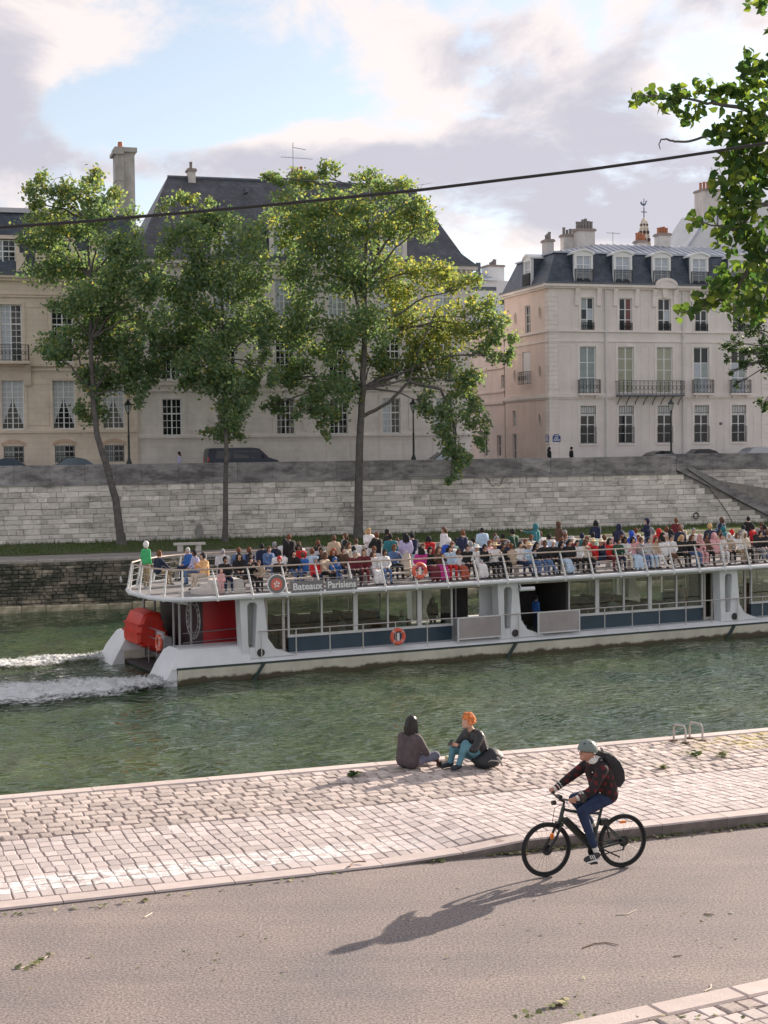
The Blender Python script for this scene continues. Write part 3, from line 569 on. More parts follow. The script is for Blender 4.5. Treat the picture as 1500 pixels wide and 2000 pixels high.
# ---------------------------------------------------------------- right-hand mansion
def right_building():
    u0 = fz(1073, 700)[0]; X = lambda px: fz(px, 700)[0]-u0; L = X(1620); DEP = 9.6
    b = empty('mansard_mansion', fw(u0, VF, ZS), A17); tag(b, 'grey stone corner mansion with blue slate mansard roof and white dormers', 'building')
    cs = [1148, 1222.5, 1298, 1370, 1443, 1540]
    zg0, zg1 = zy(866), zy(792); z10, z11 = zy(768), zy(677); z20, z21 = zy(646), zy(582); zE = zy(562)
    holes = []
    for c in cs:
        x = X(c); holes += [(x-.66, x+.66, zg0, zg1), (x-.70, x+.70, z10, z11), (x-.56, x+.56, z20, z21)]
    mb = MB(); holes_wall(mb, 0, L, 0, zE, holes, FRONT)
    mb.build('wall', STONE_R, b)
    def sw(px, py): P = onplane(px, py, fU*u0, fU); return P.dot(fN)-VF, P.z-ZS
    shl = []
    for (pa, pb, ya, yb) in ((1025, 1036, 650, 595), (1020, 1036, 748, 686), (1001, 1008, 834, 802), (1001, 1010, 892, 847)):
        w1, z1 = sw(pa, yb); w0, z0 = sw(pb, ya); shl.append((w0, w1, z0, sw(pb, yb)[1]))
    shl[3] = (*shl[3][:2], .1, shl[3][3])
    mb = MB(); holes_wall(mb, 0, DEP, 0, zE, shl, SIDE); mb.build('side_wall', STONE_S, b)
    core = MB(); core.box(.3, L-.01, .3, DEP-.02, 0, zE-.1); core.box(.0, L, DEP-.01, DEP+.1, 0, zE-.1); core.build('rear_core', M('core_dark', (.05, .05, .05), .9), b)
    for i, (w0, w1, z0, z1) in enumerate(shl):
        if i == 1:
            s = MB(); s.box(.1, .16, w0+.04, w1-.04, z0, z1)
            for k in range(22): zz = z0+.1+k*(z1-z0-.15)/22; s.box(.07, .1, w0+.1, w1-.1, zz, zz+.05)
            s.build('shutter', WFR, b); r = railing_mb(w1-w0+.3, 1.05, 5); r.build('balcony', IRON, b, (0, (w0+w1)/2, z0-.1), (0, 0, -math.pi/2))
        else: window(b, .16, (w0+w1)/2, z0, w1-w0, z1-z0, 3 if i == 0 else 2, rz=-math.pi/2)
    for (px, py) in ((1055, 610), (1007, 622), (1055, 725), (1006, 733), (1055, 818)):
        w, z = sw(px, py); e = MB(); e.tube([(0, w+.30*math.cos(a), z+.48*math.sin(a)) for a in [k*math.pi/9 for k in range(18)]], .06, 5, closed=True)
        d = MB(); d.ext([(-.012, w+.28*math.cos(a), z+.46*math.sin(a)) for a in [k*math.pi/9 for k in range(18)]], (.02, 0, 0)); oo = e.build('oculus', STONE_S, b); d.build('oculus_panel', M('oculus_shade', (.40, .33, .29), .9), oo)
    # windows by storey
    for i, c in enumerate(cs):
        x = X(c)
        wn = window(b, x, .16, zg0, 1.32, zg1-zg0, 4, glass=[DARKG, DARKG, DARKG, WFR]*2)
        g = MB()
        for k in range(9): xx = -.62+k*.155; g.box(xx-.012, xx+.012, -.2, -.18, zg1-zg0-.62, zg1-zg0-.02)
        g.box(-.66, .66, -.2, -.18, zg1-zg0-.64, zg1-zg0-.6); g.box(-.7, .72, -.24, -.2, 1.28, 1.31); g.box(-.7, .72, -.24, -.2, .02, .05)
        for k in range(12): xx = -.68+k*.125; g.box(xx-.01, xx+.01, -.232, -.212, .04, 1.3)
        g.build('window_guard', IRON, wn)
        gl = [CURT] if i in (1, 2) else ([BLUEG] if i == 0 else [BLUEG, PALEG, DARKG, PALEG, BLUEG, DARKG])
        wn = window(b, x, .16, z10, 1.4, z11-z10, 4 if i in (1, 2) else 3, glass=gl)
        gl = [DARKG]*6
        if i == 0: gl = [BLUEG, DARKG, BLUEG, DARKG, PALEG, DARKG]
        if i == 1: gl = [DARKG]*3+[M('pane_glass_red', (.16, .05, .045), .2, .2, 2)]*3
        if i == 2: gl = [DARKG, DARKG, DARKG, DARKG, PALEG, DARKG]
        wn = window(b, x, .16, z20, 1.12, z21-z20, 3, glass=gl)
        railing_mb(1.1, .62, 7, True, .12).build('window_guard', IRON, wn, (0, -.12, .03))
        for zz, ww in ((zg0, 1.6), (z20, 1.5)):
            s = MB(); s.box(x-ww/2, x+ww/2, -.09, .1, zz-.14, zz); s.build('sill', STONE_T, b)
        if i not in (1, 2):
            s = MB(); s.rbox(-.95, .95, -.5, 0, -.18, -.04, .03); s.box(-.7, -.5, -.35, 0, -.38, -.18); s.box(.5, .7, -.35, 0, -.38, -.18); o = s.build('balcony', STONE_T, b, (x, 0, z10)); railing_mb(1.8, 1.12, 6, True, .42).build('railing', IRON, o, (0, 0, -.04))
        # flat surrounds and recessed panels between the bays
        s = MB()
        for (za, zb, hw) in ((zg0, zg1, .66), (z10, z11, .70), (z20, z21, .56)):
            s.box(x-hw-.22, x-hw, -.035, .0, za, zb+.24); s.box(x+hw, x+hw+.22, -.035, .0, za, zb+.24); s.box(x-hw, x+hw, -.035, .0, zb, zb+.24)
        s.build('window_surround', STONE_T, b)
        for sx in (-1, 1):
            k = MB(); k.ext([(x+sx*.95-.17, -.33, zE-.1), (x+sx*.95-.17, 0, zE-.1), (x+sx*.95-.17, 0, zE-1.55), (x+sx*.95-.17, -.12, zE-1.45), (x+sx*.95-.17, -.16, zE-.7)], (.34, 0, 0)); k.build('console', STONE_T, b)
    edges = [0.75]+[X((cs[i]+cs[i+1])/2) for i in range(5)]
    for i in range(6):
        xa = (.8 if i == 0 else X(cs[i-1])+1.35); xb = X(cs[i])-1.35
        if xb-xa < .3: xa = xb-.5
        for (za, zb) in ((zg0-1.1, zg1+.3), (z10-.2, z11+.1), (z20-.2, z21+.25)):
            p = MB(); t = .05
            p.box(xa, xb, -.022, 0, za, za+t); p.box(xa, xb, -.022, 0, zb-t, zb); p.box(xa, xa+t, -.022, 0, za+t, zb-t); p.box(xb-t, xb, -.022, 0, za+t, zb-t); p.build('panel_moulding', STONE_T, b)
    xa, xb = X(1201), X(1328); s = MB(); s.rbox(xa, xb, -.85, 0, z10-.28, z10-.14, .03); o = s.build('balcony', LEAD, b)
    railing_mb(xb-xa, 1.12, 16, True, .8).build('railing', IRON, o, ((xa+xb)/2, 0, z10-.14))
    for k in range(8):
        xx = xa+.2+k*(xb-xa-.4)/7; br = MB(); br.tube([(xx, -.78, z10-.3), (xx, -.5, z10-.42), (xx, -.12, z10-.75), (xx, 0, z10-.95)], .035, 5); br.build('bracket', IRON, o)
    # string courses, cornice, quoins, pipes
    for (py, h, d) in ((776, .30, .16), (779, .12, .09), (649, .16, .14), (668, .12, .08)):
        z = zy(py); s = MB(); s.box(-d, L, -d, .0, z, z+h); s.box(-d, 0, 0, DEP, z, z+h); s.build('string_course', STONE_T, b)
    s = MB(); xc = X(1298)
    for (x0, x1) in ((-.4, xc-1.0), (xc+1.0, L)):
        s.box(x0, x1, -.25, 0, zE-.12, zE+.02); s.box(x0-(.12 if x0 < 0 else 0), x1, -.45, 0, zE+.02, zE+.22)
    s.box(-.25, 0, 0, DEP, zE-.12, zE+.02); s.box(-.45, 0, 0, DEP, zE+.02, zE+.22)
    arc = [(xc+1.0*math.cos(a), zE+.05+.62*math.sin(a)) for a in [math.pi-k*math.pi/10 for k in range(11)]]
    for i in range(10):
        (xa_, za_), (xb_, zb_) = arc[i], arc[i+1]; s.ext([(xa_, -.46, za_-.06), (xb_, -.46, zb_-.06), (xb_, -.46, zb_+.17), (xa_, -.46, za_+.17)], (0, .5, 0))
    s.ext([(x, -.40, z-.05) for x, z in arc], (0, .4, 0), 1)
    s.build('cornice', [STONE_T, STONE_R], b)
    ky = MB(); ky.ext([(xc-.18, -.2, zE-.75), (xc+.18, -.2, zE-.75), (xc+.26, -.2, zE+.35), (xc-.26, -.2, zE+.35)], (0, .2, 0)); ky.build('keystone', STONE_T, b)
    z = .15; k = 0
    while z < zE-.7:
        wq = .75 if k % 2 else .68; q = MB(); q.box(-.05, wq, -.05, 0, z, z+.335); q.box(-.05, 0, 0, wq, z, z+.335); q.build('quoin', STONE_T, b)
        q = MB(); xq = X(1487); q.box(xq, xq+.7, -.05, 0, z, z+.335); q.build('quoin', STONE_T, b); z += .365; k += 1
    for px in (1182, 1333):
        p = MB(); p.tube([(X(px), -.12, .1), (X(px), -.12, zE-.15)], .075, 8)
        for q in range(6): p.lathe([(.1, 0), (.1, .08)], 8, (X(px), -.12, 1+q*2.4))
        p.build('downpipe', M('pipe_paint', (.60, .59, .58), .6, .1, 3), b, smooth=True)
    sg = MB(); sg.box(X(1407)-.1, X(1407)+.12, -.06, 0, zy(829)-.1, zy(829)+.1); sg.build('number_plate', LEAD, b)
    # mansard
    zB = zy(491); yB = 1.0; e0 = -.3
    r = MB(); z0 = zE+.2
    r.add([(e0, e0, z0), (L, e0, z0), (L, yB, zB), (yB, yB, zB)], [(0, 1, 2, 3)]); r.add([(e0, DEP, z0), (e0, e0, z0), (yB, yB, zB), (yB, DEP-.6, zB)], [(0, 1, 2, 3)]); r.add([(e0, DEP, z0), (yB, DEP-.6, zB), (L, DEP, zB), (L, DEP, z0)], [(0, 1, 2, 3)])
    roof = r.build('mansard_roof', SLATE, b)
    gt = MB(); gt.box(-.5, xc-1.05, -.5, -.28, zE+.22, zE+.36); gt.box(xc+1.05, L, -.5, -.28, zE+.22, zE+.36); gt.box(-.5, -.28, -.28, DEP, zE+.22, zE+.36); gt.build('gutter', LEAD, b)
    zR = zy(462); yR = 4.6; zt = MB()
    zt.add([(yB-.12, yB-.12, zB), (L, yB-.12, zB), (L, yR, zR), (6.6, yR, zR)], [(0, 1, 2, 3)]); zt.add([(yB-.12, yB-.12, zB), (6.6, yR, zR), (yB-.12, DEP-.5, zB)], [(0, 1, 2)]); zt.add([(yB-.12, DEP-.5, zB), (6.6, yR, zR), (L, yR, zR), (L, DEP-.5, zB)], [(0, 1, 2, 3)])
    zt.box(yB-.15, L, yB-.18, yB-.02, zB-.1, zB+.03); zt.box(yB-.18, yB-.02, yB-.02, DEP-.5, zB-.1, zB+.03)
    zo = zt.build('zinc_roof', ZINC, b); sm_ = MB(); xx = 1.6
    while xx < L:
        t = min(1, (xx-.9)/(6.6-.9)); sm_.bar((xx, yB-.1, zB+.03), (xx, yB-.1+(yR-yB)*t, zB+.03+(zR-zB)*t), .05, .06); xx += .62
    so_ = sm_.build('standing_seams', ZINC, zo); so_['kind'] = 'stuff'
    # dormers
    def dormer(x, y, rz, w=1.62):
        d = MB(); h0 = .05; h = zB-zE-.38; hw = w/2
        for s_ in (-1, 1): d.box(s_*hw-.17*(s_ > 0), s_*hw+.17*(s_ < 0), -.06, .2, h0, h-.2)
        arc = [(-hw-.12+(w+.24)*k/8, h-.28+.30*math.sin(math.pi*k/8)) for k in range(9)]
        for k in range(8): d.ext([(arc[k][0], -.16, arc[k][1]), (arc[k+1][0], -.16, arc[k+1][1]), (arc[k+1][0], -.16, arc[k+1][1]+.14), (arc[k][0], -.16, arc[k][1]+.14)], (0, 1.5, 0))
        d.ext([(a, -.03, z_) for a, z_ in arc[1:-1]]+[(hw-.17, -.03, h-.42), (-hw+.17, -.03, h-.42)], (0, .12, 0))
        for s_ in (-1, 1): d.ext([(s_*hw-.03, .2, h0), (s_*hw-.03, 1.35, h-.2), (s_*hw-.03, .2, h-.2)], (.06, 0, 0), 1)
        o = d.build('dormer', [WFR, SLATE], b, (x, y, zE+.34), (0, 0, rz))
        wn_fr, panes = window_meshes(w-.36, h-.42, 3, False); wf = inst('window', wn_fr, o, (0, .06, .05))
        pn = MB(); pn.box(-(w-.4)/2, (w-.4)/2, .08, .09, .1, h-.45); pn.build('pane', PALEG, o)
        railing_mb(w-.1, 1.05, 13, False, .12).build('railing', IRON, o, (0, -.06, .02))
    for c in (1139, 1215.5, 1291, 1364.5, 1440, 1530): dormer(X(c), -.14, 0)
    w, z = sw(1034, 530); dormer(-.14, w, -math.pi/2, 1.5)
    # chimneys
    def cz(px, py, v): u, z = farp(px, py, v); return u-u0, z-ZS
    x0, z1 = cz(1063, 468, VF+6.5); x1, _ = cz(1077, 468, VF+6.5); chimney(b, x0, x1, 6, 7, zB-.5, z1, 3, POTG)
    x0, z1 = cz(1124, 447, VF+5); x1, _ = cz(1157, 447, VF+5); chimney(b, x0, x1, 4.5, 5.4, zB, z1, 6, POTG, ph=.7)
    x0, z1 = cz(1097, 458, VF+6); x1, _ = cz(1123, 458, VF+6); chimney(b, x0, x1, 5.5, 6.3, zB, z1, 4, POTG, ph=.5)
    x0, z1 = cz(1280, 457, VF+5); x1, _ = cz(1301, 457, VF+5); chimney(b, x0, x1, 4.2, 5.2, zB, z1, 4, POT, ph=.6)
    x0, z1 = cz(1238, 471, VF+7); x1, _ = cz(1256, 471, VF+7); chimney(b, x0, x1, 6.3, 7, zB, z1, 4, POT, ph=.6)
    for (px, py, v) in ((1197, 455, VF+5),):
        x, z = cz(px, py, v); a = MB(); a.tube([(x, 5, zR-.3), (x, 5, z+.1)], .02, 5); a.tube([(x-.6, 5, z), (x+.7, 5, z-.06)], .014, 4)
        for k in range(7): a.tube([(x-.55+k*.19, 4.8, z), (x-.55+k*.19, 5.2, z)], .008, 3)
        a.build('antenna', LEAD, b)
    for (px, side) in ((1084, 0), (1070, 1)):
        pl = MB(); c = [(-.42, -.36), (.42, -.36), (.42, .22), (.3, .24), (.22, .40), (-.22, .40), (-.3, .24), (-.42, .22)]
        z = zy(856, px); y = 0
        BL = M('enamel_blue', (.012, .05, .22), .25, .1, 3); WE = M('enamel_white', (.75, .77, .8), .3, .05, 3)
        pl.ext([(x_*.8, 0, z_*.8) for x_, z_ in c], (0, -.02, 0)); o = pl.build('street_sign', BL, b, (X(1085.5), -.055, z) if not side else (-.055, .42, z), (0, 0, 0 if not side else -math.pi/2))
        t = MB()
        for (a0, a1, zz) in ((-.12, .12, .2), (-.2, .16, .02), (-.27, .27, -.14)):
            xx = a0
            while xx < a1: wl = random.uniform(.05, .09); t.box(xx, xx+wl-.02, -.024, -.02, zz-.045, zz+.045); xx += wl
        t.build('lettering', WE, o)
    return b
right_building()
# ---------------------------------------------------------------- tall-roofed mansion in the middle
def mid_building():
    u0 = fz(269, 800)[0]; X = lambda px: fz(px, 700)[0]-u0; L = X(921); DEP = 13
    b = empty('steep_roof_mansion', fw(u0, VF+.25, ZS), A17); tag(b, 'pale stone mansion with steep dark slate roof standing behind the trees', 'building')
    cs = [335, 443, 558, 662, 765, 869]; Z = lambda py: zy(py, 600)
    rows = [(848, 778, 5), (741, 655, 6), (618, 545, 5)]; holes = []; zE = Z(520)
    for c in cs:
        for (a, d, r) in rows: holes.append((X(c)-.72, X(c)+.72, Z(a), Z(d)))
    mb = MB(); holes_wall(mb, 0, L, 0, zE, holes, FRONT); mb.build('wall', STONE_M, b)
    core = MB(); core.box(0.02, L-.02, .29, DEP, 0, zE); core.add([(0, 0, 0), (0, .3, 0), (0, .3, zE), (0, 0, zE)], [(0, 1, 2, 3)]); core.add([(L, 0, 0), (L, DEP, 0), (L, DEP, zE), (L, 0, zE)], [(0, 1, 2, 3)]); core.build('rear_walls', STONE_M, b)
    for i, c in enumerate(cs):
        for j, (a, d, r) in enumerate(rows):
            gl = [DARKG, DARKG]
            if j == 0 and i in (4, 5): gl = [PALEG, DARKG]
            if j == 2: gl = [PALEG, BLUEG]
            window(b, X(c), .14, Z(a), 1.44, Z(d)-Z(a), r, True, gl)
            s = MB(); x = X(c); za, zb = Z(a), Z(d)
            s.box(x-1.0, x-.72, -.04, 0, za, zb+.28); s.box(x+.72, x+1.0, -.04, 0, za, zb+.28); s.box(x-.72, x+.72, -.04, 0, zb, zb+.28); s.build('window_surround', STONE_M, b)
            s = MB(); s.box(x-1.05, x+1.05, -.14, .1, za-.16, za); s.build('sill', STONE_M, b)
        p = MB(); x = X(c); t = .06; za, zb = .3, Z(858); p.box(x-1, x+1, -.03, 0, za, za+t); p.box(x-1, x+1, -.03, 0, zb-t, zb); p.box(x-1, x-1+t, -.03, 0, za, zb); p.box(x+1-t, x+1, -.03, 0, za, zb); p.build('panel_moulding', STONE_M, b)
        xm = X(c+52); p = MB(); za, zb = Z(840), Z(778); p.box(xm-.75, xm+.75, -.05, 0, za, zb); p.box(xm-.5, xm+.5, -.03, 0, za-.15, za); p.build('wall_panel', STONE_M, b) if i < 5 else None
    for (py, h, d) in ((853, .18, .16), (764, .14, .12), (752, .35, .2), (745, .12, .26), (640, .16, .12), (524, .3, .2)):
        s = MB(); s.box(-.0, L+d, -d, 0, Z(py), Z(py)+h); s.box(L, L+d, 0, DEP, Z(py), Z(py)+h); s.build('string_course', STONE_M, b)
    s = MB(); s.box(0, L+.5, -.5, 0, zE, zE+.28); s.box(L, L+.5, 0, DEP, zE, zE+.28)
    s.build('cornice', STONE_M, b)
    for k in range(60):
        x = .2+k*(L-.3)/60; d_ = MB(); d_.box(x, x+.22, -.38, 0, zE-.2, zE); d_.build('dentil', STONE_M, b)
    gt = MB(); gt.box(0, L+.6, -.6, -.4, zE+.28, zE+.45); gt.build('gutter', LEAD, b)
    # hipped roof with flared eaves
    def at(px, py, w): u, z = farp(px, py, VF+.25+w); return u-u0, z-ZS
    yR = 6.2; xl, zR = at(327, 346, yR); xr, _ = at(806, 368, yR); z0 = zE+.3
    ring0 = [(-.1, -.5, z0), (L+.55, -.5, z0), (L+.55, DEP+.4, z0), (-.1, DEP+.4, z0)]; ring1 = [(.5, .45, z0+1.0), (L-.45, .45, z0+1.0), (L-.45, DEP-.6, z0+1.0), (.5, DEP-.6, z0+1.0)]
    r = MB(); r.add(ring0+ring1+[(xl, yR, zR), (xr, yR, zR)], [(i, (i+1) % 4, 4+(i+1) % 4, 4+i) for i in range(4)]+[(4, 5, 9, 8), (5, 6, 9), (6, 7, 8, 9), (7, 4, 8)])
    ro = r.build('slate_roof', SLATE_D, b); rg = MB(); rg.tube([(xl, yR, zR+.03), (xr, yR, zR+.03)], .13, 6); rg.build('ridge', LEAD, ro)
    for c in (558, 662, 773, 443):
        x = X(c); d = MB(); hw = .85; h = 2.3; zb = z0+.2; d.box(-hw-.2, -hw+.1, -.1, .2, 0, h); d.box(hw-.1, hw+.2, -.1, .2, 0, h); d.box(-hw-.3, hw+.3, -.18, .3, h, h+.16); d.ext([(-hw-.32, -.18, h+.16), (hw+.32, -.18, h+.16), (0, -.18, h+.62)], (0, 2.2, 0))
        d.box(-hw-.1, -hw+.0, .2, 1.6, 0, h, 1); d.box(hw, hw+.1, .2, 1.6, 0, h, 1)
        o = d.build('dormer', [STONE_M, SLATE_D], b, (x, .0, zb)); window(o, 0, .08, .1, 1.5, h-.15, 4, True, [PALEG, PALEG])
    x0, z1 = at(366, 330, yR); x1, _ = at(380, 330, yR); chimney(b, x0, x1, yR-.4, yR+.4, zR-1.2, z1, 1, POTG)
    x0, z1 = at(568, 334, yR+.6); x1, _ = at(592, 334, yR+.6); chimney(b, x0, x1, yR+.2, yR+1, zR-.6, z1, 3, POT, ph=.3)
    a = MB(); xa, za = at(572, 279, yR); a.tube([(xa, yR, zR-.2), (xa, yR, za)], .035, 5); _, zc = at(572, 308, yR); a.tube([(xa-1.0, yR, zc+.02), (xa+1.6, yR, zc-.05)], .022, 4); a.tube([(xa, yR, za-.35), (xa+1.05, yR, za-.5)], .03, 4)
    for k in range(9): a.tube([(xa-.9+k*.28, yR-.25, zc), (xa-.9+k*.28, yR+.25, zc)], .012, 3)
    a.build('antenna', M('antenna_metal', (.45, .45, .47), .4, .1, 3), b)
    for (px, py) in ((412, 392), (478, 372), (425, 404), (448, 412)):
        # roof vents
        t = .42; x, z = at(px, py, 4.4); v = MB(); v.box(x-.12, x+.12, 3.4, 4.6, z-.3, z+.12); v.build('roof_vent', LEAD, b)
mid_building()
# ---------------------------------------------------------------- cream mansion at the end of the row
def left_building():
    u1 = fz(269, 800)[0]-.02; u0 = u1-24; X = lambda px: fz(px, 700)[0]-u0; L = u1-u0; DEP = 12; Z = lambda py: zy(py, 130)
    b = empty('cream_mansion', fw(u0, VF, ZS), A17); tag(b, 'warm cream stone mansion with tall curtained windows beside the leaning tree', 'building')
    cs = [-75, 23, 123, 220]; zE = Z(548); holes = []
    for c in cs: x = X(c); holes += [(x-.72, x+.72, Z(904), Z(870)), (x-.80, x+.80, Z(838), Z(743)), (x-.76, x+.76, Z(707), Z(596))]
    mb = MB(); holes_wall(mb, 0, L, 0, zE, holes, FRONT, .34); mb.build('wall', STONE_L, b)
    core = MB(); core.box(.02, L-.02, .35, DEP, 0, zE); core.add([(L, 0, 0), (L, .4, 0), (L, .4, zE), (L, 0, zE)], [(0, 1, 2, 3)]); core.build('rear_walls', STONE_L, b)
    CUR = M('net_curtain', (.50, .53, .56), .9, .15, 8)
    for i, c in enumerate(cs):
        x = X(c); za, zb = Z(904), Z(870); wn = window(b, x, .22, za, 1.44, zb-za, 3, True, [BLUEG, DARKG]); g = MB()
        for k in range(11): xx = -.66+k*.132; g.tube([(xx, -.2, -.02), (xx, -.2, zb-za+.02)], .018, 5)
        g.box(-.72, .72, -.22, -.19, .5, .54); g.build('window_bars', IRON, wn)
        ar = MB(); p = [(x-.85+1.7*k/8, zb-.02+.26*math.sin(math.pi*k/8)) for k in range(9)]
        for k in range(8): ar.ext([(p[k][0], -.05, p[k][1]), (p[k+1][0], -.05, p[k+1][1]), (p[k+1][0], -.05, p[k+1][1]+.24), (p[k][0], -.05, p[k][1]+.24)], (0, .08, 0))
        ar.build('window_arch', M('brick_arch', (.55, .40, .30), .9, .15, 3), b)
        za, zb = Z(838), Z(743); wn = window(b, x, .24, za, 1.6, zb-za, 9, True, [DARKG, DARKG]); hh = zb-za
        cu = MB()
        for s_ in (-1, 1):
            # tied-back net curtain on each leaf
            pts = [(s_*.72, hh*.64), (s_*.06, hh*.64), (s_*.14, hh*.52), (s_*.34, hh*.36), (s_*.58, hh*.2), (s_*.64, hh*.12), (s_*.72, hh*.12)]
            cu.ext([(a, .004, z_) for a, z_ in pts], (0, .006, 0))
        cu.box(-.72, .72, .0045, .0105, hh*.68, hh*.97); cu.build('curtain', CUR, wn)
        za, zb = Z(707), Z(596); window(b, x, .24, za, 1.52, zb-za, 9, True, [PALEG if i < 2 else DARKG, DARKG])
        for (a, d, hw) in ((838, 743, .8), (707, 596, .76)):
            s = MB(); s.box(x-hw-.2, x-hw, -.04, 0, Z(a), Z(d)+.25); s.box(x+hw, x+hw+.2, -.04, 0, Z(a), Z(d)+.25); s.box(x-hw, x+hw, -.04, 0, Z(d), Z(d)+.25); s.build('window_surround', STONE_L, b)
        xm = X(c+50); t = .05
        if i < 3:
            for (a, d) in ((830, 748), (700, 600)):
                p = MB(); p.box(xm-.75, xm+.75, -.03, 0, Z(a), Z(a)+t); p.box(xm-.75, xm+.75, -.03, 0, Z(d)-t, Z(d)); p.box(xm-.75, xm-.75+t, -.03, 0, Z(a), Z(d)); p.box(xm+.75-t, xm+.75, -.03, 0, Z(a), Z(d)); p.build('panel_moulding', STONE_L, b)
    for (py, h, d) in ((845, .16, .14), (841, .1, .1), (724, .14, .12), (716, .2, .2), (577, .1, .08), (582, .08, .12)):
        s = MB(); s.box(0, L, -d, 0, Z(py), Z(py)+h); s.build('string_course', STONE_L, b)
    xc = X(10); bl = MB(); bl.rbox(xc-3.2, X(56), -1.0, 0, Z(712), Z(712)+.2, .04); bo = bl.build('balcony', STONE_L, b)
    railing_mb(X(55)-xc+3.2, 1.15, 18, True, .95).build('railing', IRON, bo, ((X(55)+xc-3.2)/2, 0, Z(712)+.2))
    co = MB(); co.ext([(X(48), -.75, Z(714)), (X(48), 0, Z(714)), (X(48), 0, Z(757)), (X(48), -.16, Z(752)), (X(48), -.3, Z(728))], (.4, 0, 0)); co.build('console', STONE_L, bo)
    s = MB(); s.box(0, L, -.3, 0, zE-.1, zE+.1); s.box(0, L, -.5, 0, zE+.1, zE+.26); s.build('cornice', STONE_L, b)
    gt = MB(); gt.box(0, L, -.55, -.3, zE+.26, zE+.5); gt.build('gutter', LEAD, b)
    z0 = zE+.3; z1 = Z(413); z2 = Z(384)
    r = MB(); r.add([(0, -.3, z0), (L, -.3, z0), (L, 1.4, z1), (0, 1.4, z1)], [(0, 1, 2, 3)]); r.add([(L, -.3, z0), (L, DEP, z0), (L, DEP, z1), (L, 1.4, z1)], [(0, 1, 2, 3)]); r.build('mansard_roof', SLATE, b)
    r = MB(); r.add([(0, 1.25, z1), (L, 1.25, z1), (L, 6, z2), (0, 6, z2)], [(0, 1, 2, 3)]); r.add([(0, 6, z2), (L, 6, z2), (L, DEP, z1), (0, DEP, z1)], [(0, 1, 2, 3)]); r.add([(L, 1.25, z1), (L, DEP, z1), (L, 6, z2)], [(0, 1, 2)]); r.build('upper_roof', SLATE_D, b)
    for c in (117, 10, 215):
        x = X(c); hh = Z(470)-z0; d = MB(); d.box(x-1.6, x-.9, -.2, .4, z0+.1, z0+hh*.62); d.box(x+.9, x+1.6, -.2, .4, z0+.1, z0+hh*.62); d.box(x-1.15, x-.9, -.15, .4, z0+.1, z0+hh); d.box(x+.9, x+1.15, -.15, .4, z0+.1, z0+hh); d.box(x-1.3, x+1.3, -.22, 1.5, z0+hh, z0+hh+.25)
        if c == 117: o = d.build('dormer', [STONE_L], b); window(o, x, .1, z0+.15, 1.8, hh-.2, 6, True, [PALEG, DARKG])
        else: o = d.build('dormer', [STONE_L], b); window(o, x, .1, z0+.15, 1.8, hh-.2, 6, True, [BLUEG, DARKG])
    # the tall double chimney on the party wall
    def at(px, py, w): u, z = farp(px, py, VF+w); return u-u0, z-ZS
    x0, zt = at(222, 288, 3); x1, _ = at(264, 288, 3); xm = x0+(x1-x0)*.42; c = MB()
    c.box(x0+.1, xm, 2.6, 4.4, zE, zt-.55); c.box(xm, x1-.1, 2.75, 4.25, zE, zt-.35); c.box(x0-.12, xm+.02, 2.45, 4.55, zt-.55, zt-.3); c.box(x0+.02, xm, 2.55, 4.45, zt-.3, zt); c.box(xm-.02, x1+.08, 2.55, 4.4, zt-.35, zt-.02); c.box(x0+.06, xm+.03, 2.56, 4.44, zt-2.5, zt-2.38)
    co = c.build('tall_chimney', M('chimney_stone', (.50, .47, .44), .9, .2, 1.2, .4, 10, streak=.35), b); p = MB(); p.lathe([(.2, 0), (.17, .5)], 8); p.build('chimney_pot', POT, co, ((x0+xm)/2+.2, 3.4, zt))
left_building()
